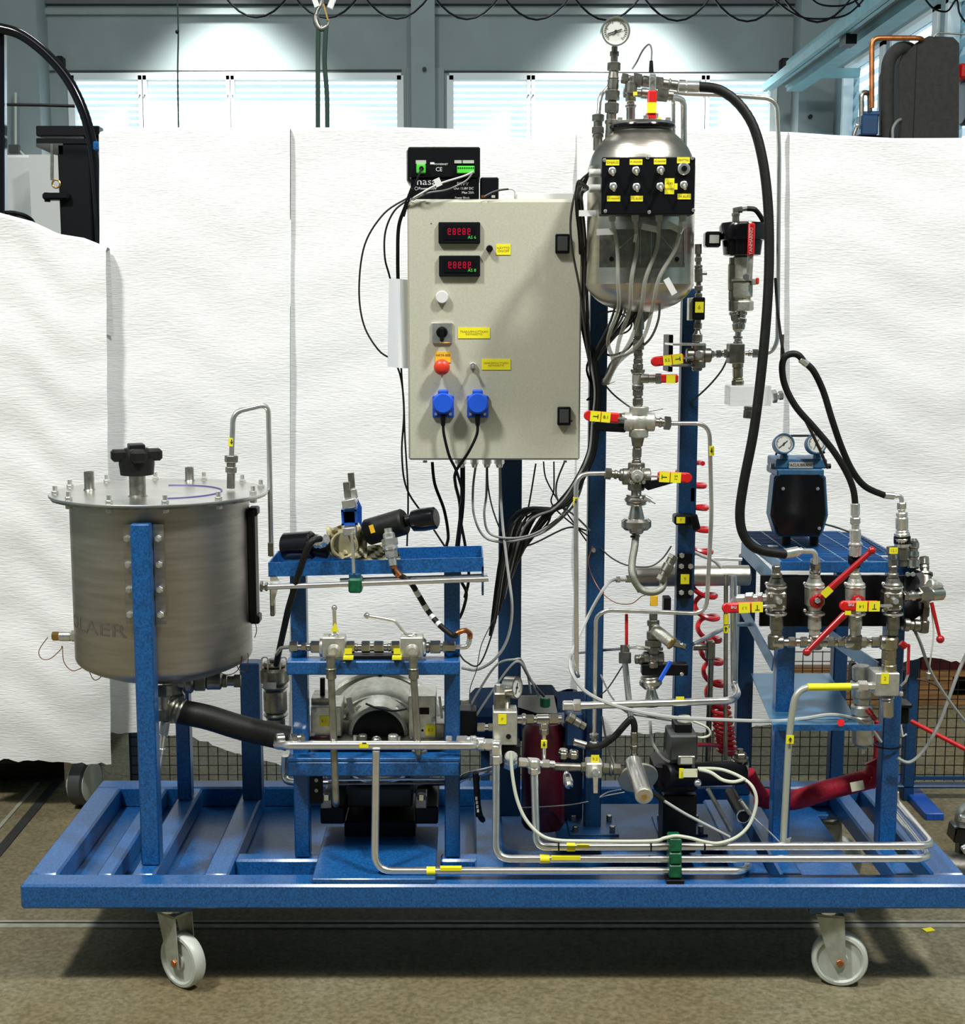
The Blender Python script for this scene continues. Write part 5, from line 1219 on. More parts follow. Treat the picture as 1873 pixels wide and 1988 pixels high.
t.add('wing_nut', MB().beam(P(1254, 968, LY_ - .03), P(1272, 978, LY_ - .03), .004, .003), 'zinc'); t.add('clamp_screw', MB().cyl(P(1252, 965, LY_ - .025), P(1264, 972, LY_ - .028), 5 * S(970, LY_), n=12), 'zinc')
t = Thing('braided_hose', 'braided steel hose curving from the reducer up into the black bracket', 'hose')
Q = spline([P(*q) for q in ((1234, 1034, LY_), (1232, 1060, LY_ - .01), (1227, 1090, LY_ - .02), (1228, 1118, LY_ - .03), (1242, 1142, LY_ - .03), (1264, 1150, LY_ - .03), (1284, 1142, LY_ - .02), (1288, 1124, LY_ - .01))], 12)
s0 = S(1090, LY_)
t.add('braid', MB().tube(Q, [7 * s0 * (1 + .05 * (i % 2)) for i in range(len(Q))], 14), 'braid')
t.add('hose_clamp', MB().torus(Q[4], (0, 0, 1), 7.5 * s0, 1.6 * s0, 20, 6), 'darksteel'); t.add('clamp_screw', MB().beam(Q[4] + Vector((-.012, -.008, 0)), Q[4] + Vector((-.002, -.012, 0)), .006, .004), 'black')
stack(t, (1282, 1128, LY_ - .02), (1308, 1078, LY_ - .01), 'h12:11 c8:9 b20:11 c10:9 h10:11', 'darksteel')
# horizontal receiver cylinder
t = Thing('horizontal_receiver', 'long stainless cylinder lying horizontally behind the second middle post', 'cylinder')
a, b_ = P(1232, 1119, .43), P(1455, 1117, .43); s0 = S(1118, .43)
t.add('shell', MB().cyl(a, b_, 20 * s0, n=36, b=.003), 'brushed')
t.add('end_fitting', MB().hexn(P(1214, 1124, .40), P(1232, 1124, .40), 7 * s0), 'steel')
stack(t, (1195, 1125, .38), (1216, 1125, .38), 'h8:6 c10:4', 'zinc')
t.add('end_foot', MB().box(P(1236, 1130, .42).x, P(1245, 1130, .42).x, .40, .46, P(0, 1146, .43).z, P(0, 1136, .43).z), 'black')
wire('pale grey hose sweeping from the horizontal cylinder across to the right stand', [(1198, 1125, .38), (1180, 1132, .33), (1150, 1180, .26), (1122, 1240, .20), (1107, 1280, .16), (1112, 1310, .13), (1140, 1345, .11), (1200, 1372, .10), (1290, 1391, .10), (1390, 1397, .12), (1500, 1400, .15), (1560, 1395, .16), (1620, 1388, .16), (1680, 1405, .18), (1710, 1440, .2)], 3.4, 'lgrey', 'long_hose', 'hose')
t = Thing('post_bracket', 'black bolted bracket with a yellow tag clamping the cylinder to the post', 'bracket')
bx(t, 'bracket_plate', 1313, 1074, 1344, 1162, .325, .014, 'black', .001)
for (px, py) in ((1322, 1099), (1340, 1099), (1322, 1150), (1340, 1150), (1323, 1078)): bolt(t, px, py, .325, 5.5, 'zinc')
sticker(t, None, 1321, 1115, 1338, 1134, .325, '9', size=8, ink='inkred')
t = Thing('air_regulator', 'small black regulator with yellow tag fixed on the second middle post', 'regulator')
bx(t, 'regulator_body', 1309, 1000, 1350, 1020, .30, .04, 'black', .004)
t.add('regulator_knob', MB().cyl(P(1345, 1000, .3), P(1352, 1028, .3), 8 * s0, n=16, b=.002), 'black')
sticker(t, None, 1313, 1004, 1330, 1016, .30, '7', size=7, ink='inkred')
bx(t, 'cylinder_clip', 1339, 946, 1350, 975, .34, .03, 'black', .002)
M['conduit'] = mat('translucent_conduit', (.46, .46, .40), .3, alpha=.55)
M['braid'] = mat('steel_braid', (.36, .37, .31), .38, .9, .35, 900, .6, 900)
# red coiled air hose
t = Thing('coiled_air_hose', 'red coiled air hose hanging down behind the second middle post', 'hose')
pts = []; N = 11 * 18
for i in range(N + 1):
    u = i / N; py = 900 + 470 * u; cx_ = 1338 + 54 * u; rx = 26 - 8 * u; a = i / 18 * 2 * math.pi
    c = P(cx_, py, .44); pts.append(c + Vector((rx * S(py, .44) * math.cos(a), .026 * math.sin(a), .010 * math.sin(a))))
t.add('coil', MB().tube(pts, 5 * S(1100, .42), 8), 'redtube')
pts = []; N = 9 * 14
for i in range(N + 1):
    u = i / N; py = 1374 + 86 * u; cx_ = 1398 + 14 * u; a = i / 14 * 2 * math.pi
    c = P(cx_, py, .40); pts.append(c + Vector((17 * S(py, .4) * math.cos(a), .022 * math.sin(a), 0)))
t.add('tight_coil', MB().tube(pts, 4.0 * S(1400, .42), 8), 'redtube')
cable(t, 'hose_tail', 'redtube', [(1352, 1446, .30), (1375, 1446, .34), (1400, 1448, .38)], 4.5, 8)
M['redtube'] = mat('red_polyurethane_tube', (.66, .015, .02), .25, coat=.4)
# ---- fittings right of the vessel
RY = .20
t = Thing('sight_line_stack', 'narrow column of steel fittings beside the second middle post below the vessel', 'fitting')
stack(t, (1355, 474, RY), (1356, 578, RY), 'c18:7 c6:5 h8:7 c6:5 r6:8 b26:8 c6:5 h10:8 c4:4 r8:7', 'darksteel')
t.add('bleed_screw', MB().cyl(P(1360, 531, RY), P(1372, 531, RY), 3 * S(531, RY), n=10), 'darksteel')
bx(t, 'sensor_block', 1345, 577, 1369, 621, RY - .02, .04, 'black', .002); sticker(t, None, 1349, 586, 1366, 607, RY - .02, '6', size=9, ink='inkred')
bx(t, 'sensor_back', 1337, 578, 1346, 622, RY - .01, .03, 'alu', .001)
stack(t, (1355, 620, RY), (1353, 664, RY), 'c8:6 h14:8 c4:5 t8:5:8 h18:10', 'darksteel')
t = Thing('bracketed_ball_valve', 'bracketed steel ball valve with a red handle beside the square cross block', 'valve')
crossbody(t, 1356, 690, RY, 17, 24, 'darksteel')
bx(t, 'mounting_strap', 1306, 667, 1370, 671, RY - .02, .13, 'zinc', .001); bx(t, 'mounting_strap', 1303, 708, 1345, 712, RY - .02, .13, 'darksteel', .001); bx(t, 'post_clamp', 1297, 650, 1307, 722, .30, .09, 'black', .001)
t.add('spindle_nut', MB().hexn(P(1356, 688, RY - .02), P(1356, 688, RY - .035), 8 * S(690, RY)), 'zinc')
lever(t, (1345, 693), (1263, 703), RY - .04, 19, 18, 'red', ((.25, .50, 'T'), (.51, .72, 'S.2')), rots=(-90, 0))
t.add('bottom_cap', MB().cyl(P(1353, 708, RY), P(1353, 720, RY), 10 * S(710, RY), n=16, b=.002), 'darksteel')
stack(t, (1374, 688, RY), (1418, 686, RY), 't12:11:6 c4:5 h10:7 r5:6 h10:8 c3:5', 'steel')
t = Thing('cross_block', 'square grey steel cross block joining the tubes right of the vessel', 'block')
bx(t, 'block', 1416, 667, 1446, 706, RY - .02, .045, 'darksteel', .002)
stack(t, (1446, 686, RY), (1472, 686, RY), 'c5:4 r4:6 c3:5 h10:8', 'steel')
stack(t, (1432, 706, RY), (1432, 748, RY), 'w6:11 b16:10 r4:11 h8:12', 'brassy')
M['brassy'] = mat('brass_tinted_steel', (.55, .50, .36), .3, 1, .15, 60)
t = Thing('flow_meter_block', 'translucent acrylic flow block with a hex plug on its side', 'block')
bx(t, 'acrylic_block', 1415, 749, 1498, 788, RY - .03, .06, 'acrylic', .002)
stack(t, (1498, 770, RY), (1520, 767, RY), 'h10:13 c3:7 h9:9', 'zinc')
stack(t, (1453, 789, RY), (1451, 812, RY), 'r6:9 h14:9', 'darksteel')
t = Thing('actuated_valve', 'black dome valve actuator with a red upright handle above steel fittings', 'valve')
s0 = S(460, RY); c0 = P(1440, 497, RY)
zc = lambda py: P(1440, py, RY).z
t.add('actuator_dome', MB().lathe((c0.x, RY, zc(497)), (0, 0, 1), [(0, 30 * s0), (.002, 36 * s0), (zc(468) - zc(497), 39 * s0), (zc(466) - zc(497), 45 * s0), (zc(440) - zc(497), 45 * s0), (zc(433) - zc(497), 41 * s0), (zc(430) - zc(497), 25 * s0)], 40), 'gloss')
bx(t, 'position_indicator', 1369, 449, 1400, 480, RY - .02, .035, 'gloss', .004); bx(t, 'indicator_window', 1377, 456, 1396, 472, RY - .0215, .002, 'label', 0)
stack(t, (1428, 430, RY), (1428, 403, RY), 'c10:7 h6:8 b10:6', 'darksteel'); stack(t, (1424, 409, RY), (1452, 405, RY), 'h12:6 c8:4', 'darksteel')
cable(t, 'air_line', 'rubber', [(1450, 405, RY), (1465, 407, RY), (1476, 420, RY + .01), (1482, 432, RY + .02)], 5, 8)
a, b_ = P(1459, 433, RY - .055), P(1457, 496, RY - .055)
i = t.add('handle', MB().beam(a, b_, .010, 13 * s0, (1, 0, 0), .003), 'red')
t.add('lettering', text(MB(), 'YANMARNO', P(1458, 468, RY - .0625), 9 * s0, 90), 'white_ink', i)
t.add('handle_stem', MB().beam(P(1457, 490, RY - .05), P(1454, 545, RY - .05), .004, 11 * s0, (1, 0, 0)), 'alu')
stack(t, (1440, 497, RY), (1440, 604, RY), 'b40:18 w3:24 b30:21 r4:18 h18:23', 'alu')
stack(t, (1423, 500, RY), (1423, 604, RY), 'c12:8 r50:10 h18:9 r20:9', 'darksteel')
t.add('spindle_nut', MB().hexn(P(1448, 538, RY - .045), P(1448, 538, RY - .06), 7 * s0), 'zinc')
bx(t, 'stop_pin', 1460, 541, 1468, 553, RY - .03, .02, 'alu', .001); bx(t, 'red_plug', 1467, 539, 1474, 552, RY - .032, .018, 'orange', .002)
stack(t, (1424, 604, RY - .01), (1431, 640, RY - .01), 'r6:10 h8:8 c4:6 b10:8', 'steel'); stack(t, (1442, 604, RY - .01), (1436, 640, RY - .01), 'r6:9 c4:7 h8:10 b10:9', 'steel')
stack(t, (1433, 638, RY), (1432, 668, RY), 't6:12:8 c8:6 h6:9 c4:7 r6:9', 'steel')
# jumper hose loop
t = Thing('jumper_hose', 'long black hose rising in a narrow loop and falling to the tall quick coupling', 'hose')
t.add('hose', MB().tube(spline([P(*q) for q in ((1560, 702, .10), (1550, 690, .10), (1537, 687, .10), (1523, 694, .10), (1518, 715, .10), (1524, 750, .10), (1545, 790, .10), (1580, 830, .10), (1615, 872, .10), (1642, 915, .10), (1656, 950, .10), (1660, 980, .10))], 8), 6.5 * S(800, .1), 12), 'rubber')
t.add('crimp_ferrule', MB().cyl(P(1553, 697, .10), P(1567, 708, .10), 7 * S(700, .1), n=14, b=.001), 'zinc')
stack(t, (1660, 977, .10), (1660, 1080, .10), 'b26:9 r4:7 h14:10 c10:8 b28:11 f8:14 b22:12', 'zinc', names={'b': 'quick_coupling'})
t = Thing('jumper_hose', 'long black hose continuing from the white-tipped ferrule to the far quick coupling', 'hose')
t.add('hose', MB().tube(spline([P(*q) for q in ((1565, 706, .13), (1580, 722, .13), (1598, 760, .13), (1615, 815, .13), (1634, 870, .14), (1655, 915, .15), (1680, 945, .16), (1718, 962, .18))], 8), 6.5 * S(800, .1), 12), 'rubber')
stack(t, (1714, 961, .18), (1736, 963, .18), 'b20:7', 'zinc', names={'b': 'crimp_ferrule'})
pipe(t, 'elbow', 'zinc', [(1732, 963, .18), (1750, 963, .18), (1750, 980, .18)], 4.5, 12)
t = Thing('thin_brown_hose', 'thin brown hose hanging from the loop down to the pump', 'hose')
cable(t, None, 'brownh', [(1519, 650, .16), (1521, 740, .14), (1560, 810, .16), (1590, 870, .26), (1606, 908, .34)], 3.2, 8)
M['brownh'] = mat('brown_rubber', (.06, .03, .015), .5)
t = Thing('thin_black_lead', 'thin black lead running beside the long bent tube into the hose loop', 'cable')
cable(t, None, 'black', [(1505, 540, .2), (1509, 600, .18), (1515, 650, .14), (1521, 690, .12)], 3, 8)

t = Thing('dark_upright_tube', 'dark upright tube with an elbow block standing inside the red coiled hose', 'pipe')
t.add('tube', MB().cyl(P(1381, 1256, .40), P(1373, 1490, .40), 5.5 * S(1400, .4), n=12), 'darksteel')
bx(t, 'elbow_block', 1371, 1245, 1389, 1282, .39, .03, 'darksteel', .003); t.add('side_arm', MB().cyl(P(1345, 1256, .40), P(1376, 1256, .40), 7 * S(1256, .4), n=12), 'darksteel')
# ================================================================== pump station on the middle stand
PYY = .14
t = Thing('valve_manifold', 'pair of silver ball-valve blocks joined by fittings on the upper blue beam', 'valve')
for k, (px, hx) in enumerate(((648, 0), (800, 0))):
    i = bx(t, 'valve_block', px - 23, 1238, px + 21, 1278, PYY - .03, .045, 'alu', .002)
    t.add('port_boss', MB().cyl(P(px, 1262, PYY - .03), P(px, 1268, PYY - .045), 13 * S(1260, PYY), 11 * S(1260, PYY), 20), 'alu', i)
    t.add('stem_ring', MB().cyl(P(px, 1238, PYY - .01), P(px, 1229, PYY - .01), 10 * S(1230, PYY), n=20, b=.002), 'zinc', i)
    t.add('end_ring', MB().torus(P(px - 24 if k == 0 else px + 24, 1256, PYY), (1, 0, 0), 16 * S(1256, PYY), 3.5 * S(1256, PYY), 24, 8), 'pipe', i)
s0 = S(1200, PYY)
a, b_ = P(650, 1230, PYY - .02), P(649, 1180, PYY - .035)
h = t.add('upright_handle', MB().beam(a, b_, 8 * s0, 7 * s0, (1, 0, 0), .001).ball(b_, 5.5 * s0), 'zinc')
t.add('warning_label', MB().prism([P(642, 1226, PYY - .036), P(658, 1226, PYY - .036), P(650, 1208, PYY - .036)], (0, -1, 0), .001), 'yellow', h)
t.add('cranked_handle', MB().tube(arcpts([P(800, 1232, PYY - .02), P(787, 1232, PYY - .025), P(767, 1205, PYY - .03), P(742, 1200, PYY - .03), P(712, 1195, PYY - .03)], .008), 3 * s0, 8).ball(P(712, 1195, PYY - .03), 6 * s0), 'zinc')
stack(t, (672, 1256, PYY - .005), (776, 1256, PYY - .005), 'h14:12 r5:9 c6:8 h14:12 c6:9 h16:12 c6:8 r6:9 h14:12', 'steel')
stack(t, (562, 1256, PYY - .005), (622, 1256, PYY - .005), 'h16:11 c6:7 h10:9 r8:8 h18:12', 'steel')
stack(t, (826, 1256, PYY - .005), (884, 1256, PYY - .005), 'r8:12 h20:13 c4:9 h24:11', 'steel')
for (x0, x1) in ((669, 683), (764, 777)): bx(t, 'label_plate', x0, 1259, x1, 1270, PYY - .04, .001, 'yellow', 0); bx(t, 'label_plate', x0 - 3, 1276, x1 + 2, 1281, PYY - .045, .02, 'yellow', 0)
bx(t, 'base_bar', 668, 1272, 778, 1283, PYY - .02, .03, 'black', .002)
pipe(t, 'inlet_tube', 'pipe', [(536, 1270, .24), (545, 1258, .16), (562, 1256, PYY - .005)], 3.5, 10)
pipe(t, 'outlet_elbow', 'pipe', [(882, 1256, PYY - .005), (908, 1256, PYY), (912, 1240, PYY), (911, 1228, PYY + .01)], 5, 16)
t = Thing('red_union', 'copper-red bent hose end hooking over beside the blue post', 'hose')
t.add(None, MB().tube(spline([P(880, 1237, .10), P(890, 1228, .10), P(903, 1224, .11), P(912, 1230, .14), P(912, 1240, .14)]), 5 * s0, 10), 'copper')
for k, (px, y1, px2, lab) in enumerate(((642, 1555, 652, 'long dull steel tube dropping from the valve block under the upright handle'), (802, 1462, 812, 'shorter dull steel tube dropping from the valve block with the cranked handle'))):
    t = Thing('drop_tube', lab, 'pipe')
    Y0 = PYY - .05
    stack(t, (px, 1272, Y0), (px + 1, 1318, Y0), 'c24:9 r3:11 h18:10', 'tubedull')
    pipe(t, 'tube', 'tubedull', [(px + 1, 1316, Y0), (px2, y1, Y0 - .01), (px2, y1 + 6, Y0 + .05)], 7, 8)
    if k: t.add('end_ring', MB().torus(P(px2 + 2, y1 - 4, Y0 + .01), (0, 0, 1), 12 * s0, 3.5 * s0, 20, 8), 'tubedull')
M['tubedull'] = mat('dull_tube', (.36, .35, .29), .32, .85, .25, 40)
# the pump itself
t = Thing('radial_pump', 'cast round pump body with side blocks standing on the blue mounting plate', 'pump')
c = P(735, 1440, .36); s0 = S(1400, .36)
t.add('rear_flange', MB().cyl(c + Vector((0, .03, 0)), c + Vector((0, .08, 0)), 132 * s0, n=56, b=.006), 'alu')
c = P(735, 1437, .27); s1 = S(1400, .27)
prof = [(0, 78 * s1), (.01, 88 * s1), (.03, 96 * s1), (.075, 104 * s1), (.10, 106 * s1)]
t.add('pump_housing', MB().lathe(c, (0, 1, 0), prof, 48), 'alu')
t.add('housing_rim', MB().torus(c + Vector((0, .0, 0)), (0, 1, 0), 84 * s1, .008, 44, 8), 'steel')
c2 = P(734, 1428, .22); s2 = S(1420, .22)
t.add('gland_ring', MB().lathe(c2, (0, 1, 0), [(0, 52 * s2), (.004, 58 * s2), (.05, 70 * s2)], 40), 'alu')
t.add('black_hub', MB().lathe(c2 + Vector((0, -.012, 0)), (0, 1, 0), [(0, .001), (.001, 40 * s2), (.006, 50 * s2), (.014, 51 * s2)], 36), 'black')
for px in (697, 772): t.add('housing_bolt', MB().cyl(P(px, 1376, .24), P(px, 1376, .255), 7 * s2, n=16, b=.002), 'zinc')
t.add('eye_bolt_hole', MB().cyl(P(738, 1315, .38), P(738, 1315, .37), 5 * s2, n=14), 'black')
Yb = .20
i = bx(t, 'side_block', 604, 1372, 662, 1430, Yb, .10, 'alu', .002); bx(t, 'side_block', 604, 1356, 640, 1374, Yb + .02, .08, 'darksteel', .002)
i2 = bx(t, 'side_block', 793, 1352, 846, 1441, Yb, .10, 'alu', .002); bx(t, 'black_port', 814, 1374, 833, 1387, Yb - .001, .002, 'black', 0); bx(t, 'steel_plug', 845, 1405, 863, 1442, Yb, .06, 'darksteel', .002)
sticker(t, i, 620, 1390, 638, 1410, Yb, '8.1', size=7, ink='inkred'); sticker(t, i2, 826, 1407, 845, 1428, Yb, '8.2', size=7, ink='inkred')
for (px, py) in ((610, 1380), (608, 1425), (798, 1436), (840, 1438), (841, 1398)): t.add('block_bolt', MB().cyl(P(px, py, Yb), P(px, py, Yb - .006), 4 * s2, n=12), 'zinc')
t.add('bolted_foot', MB().cyl(P(820, 1418, Yb), P(820, 1418, Yb - .001), 2.5 * s2, n=10), 'black')
t.add('ribbed_fin', MB().cyl(P(626, 1316, .25), P(626, 1368, .25), 5 * s2, n=12), 'black')
bx(t, 'gasket_bar', 588, 1430, 642, 1442, .19, .05, 'maroon', .001); bx(t, 'saddle', 640, 1400, 690, 1445, .24, .12, 'darksteel', .003); bx(t, 'saddle', 780, 1400, 794, 1445, .24, .1, 'darksteel', .003)
bx(t, 'base_flange', 600, 1442, 860, 1452, .16, .26, 'darksteel', .002)
for px, w_ in ((704, 9), (763, 10)): t.add('hex_plug', MB().cyl(P(px, 1440, .17), P(px, 1426, .17), w_ * s2, n=14, b=.002), 'zinc' if px > 720 else 'darksteel')
t.add('relief_valve', MB().ball(P(731, 1440, .17), 12 * s2, 16), 'steel')
t.add('rear_bolt_head', MB().cyl(P(690, 1438, .18), P(690, 1428, .18), 5 * s2, n=12), 'zinc'); t.add('rear_bolt_head', MB().cyl(P(772, 1438, .18), P(772, 1430, .18), 6 * s2, n=12), 'zinc')
cable(t, 'sensor_lead', 'darkgrey', [(710, 1366, .23), (735, 1376, .22), (765, 1380, .22), (790, 1376, .22)], 2, 6)
t.add('cable_flag', MB().obox(P(680, 1370, .21), ((.97, 0, .2), (0, 1, 0), (-.2, 0, .97)), 5.5 * s2, .0006, 16 * s2), 'label')
t.add('strap', MB().beam(P(853, 1352, .2), P(858, 1395, .2), 5 * s2, .001, (0, 1, 0)), 'white')
t.add('strap', MB().beam(P(558 + 8, 1344, .25), P(558 + 8, 1412, .25), 10 * s2, .001, (0, 1, 0)), 'label')
# under the plate: motor lower half with dark feet
t = Thing('pump_motor', 'dark electric motor hanging below the blue mounting plate with black feet', 'motor')
c = P(735, 1530, .30); s3 = S(1530, .30)
t.add('motor_body', MB().cyl(c + Vector((0, .06, 0)), c + Vector((0, .30, 0)), 60 * s3, n=40, b=.01), 'darkgrey')
bx(t, 'terminal_box', 672, 1530, 800, 1568, .33, .08, 'darkgrey', .004)
for (x0, x1) in ((622, 668), (806, 850)):
    bx(t, 'motor_foot', x0, 1566, x1, 1600, .24, .2, 'black', .003)
    bx(t, 'foot_bracket', x0, 1545, x0 + 22, 1570, .23, .05, 'darksteel', .002); t.add('foot_bolt', MB().hexn(P(x0 + 12, 1553, .225), P(x0 + 12, 1540, .225), 8 * s3), 'zinc')
bx(t, 'hanger_plate', 602, 1508, 626, 1560, .165, .01, 'black', .001)
for py in (1515, 1535): t.add('hanger_bolt', MB().cyl(P(614, py, .165), P(614, py, .161), 3.5 * s3, n=12), 'zinc')
t.add('cross_tube', MB().cyl(P(610, 1514, .21), P(862, 1512, .21), 2.5 * s3, n=8), 'pipe'); t.add('cross_tube', MB().cyl(P(610, 1522, .21), P(862, 1520, .21), 2 * s3, n=8), 'darksteel')
t.add('motor_cradle', MB().box(P(668, 1590, .26).x, P(806, 1590, .26).x, .26, .46, HT, c.z - 55 * s3, .004), 'black')
# ------------------------------------------------------------------ front tubes
FPY = .032
t = Thing('supply_tube', 'bright horizontal steel tube in front of the pump with a yellow tag', 'pipe')
pipe(t, 'tube', 'pipe', [(546, 1436, .13), (536, 1447, .10), (560, 1447, .07), (900, 1447, .07), (924, 1447, .08), (920, 1436, .13)], 8.5, 10, 14)
stack(t, (534, 1436, .10), (590, 1432, .13), 'b16:12 -10:1 h12:10 c6:8 h8:8', 'steel')
i = bx(t, 'label_plate', 697, 1443, 715, 1453, .058, .004, 'yellow', .001); bx(t, 'label_print', 703, 1442, 711, 1444, .0575, .001, 'ink', 0)
stack(t, (866, 1437, .13), (924, 1437, .12), 'h10:9 -8:1 h18:9 c4:7 h10:9', 'zinc')
t = Thing('return_loop_tube', 'pale steel tube looping around behind the blue stand and rising to the manifold', 'pipe')
pipe(t, 'tube', 'pipe', [(553, 1468, .5), (551, 1516, .5), (575, 1520, .46), (800, 1520, .46), (885, 1518, .30), (905, 1506, .2), (958, 1494, .16)], 6.5, 20, 12)
specs = ((1693, .274, 'lowest of the three long bright tubes across the trolley front, starting under the pump'), (1668, .304, 'middle of the three long bright tubes across the trolley front'), (1645, .333, 'uppermost of the three long bright tubes across the trolley front'))
r_ = 7.6
t = Thing('front_tube', specs[0][2], 'pipe')
pipe(t, 'tube', 'pipe', [(730, 1458, .06), (729, 1560, .05), (727, 1691, FPY), (1440, 1691, FPY), (1452, 1684, FPY + .04), (1452, 1672, FPY + .1)], r_, 36, 14)
a = P(828, 1691, FPY); t.add('label_plate', MB().cyl(P(828, 1691, FPY), P(845, 1691, FPY), 8.6 * S(1690, FPY), n=16), 'yellow'); t.add('label_strip', MB().box(P(850, 0, FPY).x * 1, P(895, 0, FPY).x, FPY - .012, FPY + .0, P(0, 1690, FPY - .01).z, P(0, 1684, FPY - .01).z), 'yellow')
t.parts[-1][1].v[:] = [Vector((v.x, v.y, v.z)) for v in t.parts[-1][1].v]
t = Thing('front_tube', specs[1][2], 'pipe')
t.add('tube', MB().tube(arcpts([P(963, 1478, .10), P(963, 1560, .07), P(962, 1667, FPY), P(1806, 1667, FPY), P(1737, 1579, .323)], .034, 7), r_ * S(1667, FPY), 14), 'pipe')
t.add('label_plate', MB().cyl(P(1048, 1667, FPY), P(1066, 1667, FPY), 8.6 * S(1667, FPY), n=16), 'yellow'); pbx = P(1070, 1667, FPY), P(1126, 1667, FPY)
t.add('label_strip', MB().box(pbx[0].x, pbx[1].x, FPY - .0105, FPY - .001, pbx[0].z + .001, pbx[0].z + .009), 'yellow')
stack(t, (963, 1445, .10), (963, 1482, .10), 'b20:11 h17:12', 'zinc')
t = Thing('front_tube', specs[2][2], 'pipe')
t.add('tube', MB().tube(arcpts([P(1037, 1500, .09), P(1040, 1600, .05), P(1041, 1644, FPY), P(1812, 1642, FPY), P(1739, 1556, .34), P(1738, 1538, .34)], .034, 7), r_ * S(1644, FPY), 14), 'pipe')
t.add('label_plate', MB().cyl(P(1100, 1644, FPY), P(1116, 1644, FPY), 8.6 * S(1667, FPY), n=16), 'yellow'); pbx = P(1119, 1644, FPY), P(1143, 1644, FPY)
t.add('label_strip', MB().box(pbx[0].x, pbx[1].x, FPY - .0105, FPY - .001, pbx[0].z + .001, pbx[0].z + .008), 'yellow')
stack(t, (1037, 1474, .09), (1037, 1502, .09), 'b16:12 h14:12', 'zinc')
t = Thing('tube_clamp', 'green stacked clamp on a black foot holding the three front tubes', 'clamp')
for (y0, y1) in ((1628, 1655), (1656, 1679), (1680, 1706)): bx(t, 'clamp_block', 1299, y0, 1324, y1, FPY - .022, .044, 'green', .003)
za = HT; t.add('foot', MB().box(P(1295, 1700, .0).x, P(1329, 1700, .0).x, FPY - .028, FPY + .028, HT, HT + .009, .001), 'black')
for k, (px, lab) in enumerate(((1263, 'black cable tie on the uppermost front tube nearer the green clamp foot'), (1367, 'black cable tie on the uppermost front tube to the far side of the green clamp'), (1084, 'black cable tie on the uppermost front tube beside its lower bend'))):
    one('cable_tie', lab, 'cable tie', MB().torus(P(px, 1642, FPY), (1, 0, 0), 10 * S(1642, FPY), 1.5 * S(1642, FPY), 20, 5), 'black')
wire('clear double hose drooping from the manifold onto the uppermost front tube', [(992, 1460, .06), (994, 1500, .05), (1003, 1550, .04), (1020, 1590, .03), (1048, 1620, .018), (1080, 1631, .015), (1140, 1633, .014), (1262, 1633, .014), (1290, 1627, .014), (1312, 1623, .014), (1340, 1627, .014), (1366, 1634, .014), (1395, 1637, .02), (1430, 1625, .03), (1455, 1600, .04), (1468, 1560, .05), (1462, 1530, .06), (1440, 1510, .08), (1400, 1494, .10), (1355, 1492, .12)], 3.4, 'hosewhite', 'clear_hose', 'hose', n=8)
wire('short pale hose dipping beside the sticker block to the big pale loop', [(1358, 1494, .10), (1380, 1500, .08), (1402, 1514, .07), (1425, 1518, .06), (1446, 1512, .06)], 3.6, 'hosewhite', 'clear_hose', 'hose', n=8)
M['hosewhite'] = mat('milky_tube', (.58, .62, .50), .3)
# ------------------------------------------------------------------ centre: manifold block, gauge, red accumulator
t = Thing('pump_head_block', 'square steel manifold block with yellow tag in front of the centre post', 'block')
i = bx(t, 'block', 957, 1382, 1004, 1447, .12, .06, 'alu', .002); sticker(t, i, 967, 1387, 983, 1406, .12, 'P', size=7, ink='inkred')
t.add('drilled_port', MB().cyl(P(987, 1430, .12), P(987, 1430, .118), 5 * S(1430, .12), n=16), 'black', i)
bx(t, 'valve_cap', 959, 1346, 982, 1384, .13, .04, 'darksteel', .003); t.add('cap_screw', MB().hexn(P(967, 1346, .14), P(967, 1328, .14), 7 * S(1340, .14)), 'zinc')
bx(t, 'black_solenoid', 890, 1380, 925, 1430, .22, .05, 'black', .002); stack(t, (926, 1412, .13), (957, 1412, .13), 'h16:9 c6:6 h10:8', 'steel')
stack(t, (924, 1444, .11), (972, 1447, .10), 'b20:13 h18:12 b16:11', 'zinc')
bx(t, 'black_lower_block', 958, 1448, 1010, 1490, .13, .06, 'black', .002)
t = Thing('block_gauge', 'side-facing steel pressure gauge standing above the steel manifold block', 'gauge')
gauge(t, P(1002, 1335, .17), (.85, -.5, .1), 22 * S(1335, .17), .028, 'steel', 60)
stack(t, (984, 1352, .17), (984, 1380, .15), 'h10:7 c10:6', 'darksteel')
t = Thing('red_accumulator', 'dark red cylinder standing upright behind the steel fittings in the middle', 'cylinder')
c = P(1054, 1560, .36); ct = P(1048, 1402, .36); s0 = S(1480, .36)
t.add('shell', MB().lathe((c.x, .36, HT + .002), (0, 0, 1), [(0, 38 * s0), (.01, 42 * s0), (ct.z - HT - .02, 42 * s0), (ct.z - HT, 34 * s0), (ct.z - HT + .004, 10 * s0)], 36), 'maroon')
t = Thing('tee_fittings', 'row of steel tee fittings and nuts crossing above the dark red cylinder', 'fitting')
stack(t, (1004, 1397, .14), (1090, 1396, .14), 'c8:9 r8:12 h14:10 c4:7 b24:10 h16:11 c6:7', 'steel')
stack(t, (1056, 1402, .14), (1056, 1426, .14), 'b12:9 h12:9', 'steel'); pipe(t, 'drop_tube', 'pipe', [(1056, 1424, .14), (1056, 1478, .14), (1053, 1484, .13)], 4, 4)
i = bx(t, 'flow_tag', 1050, 1437, 1062, 1453, .128, .003, 'yellow', .001); mb = MB(); arrow(mb, 1056, 1445, .1265, 5, 3.5); t.add('flow_arrow', mb, 'ink', i)
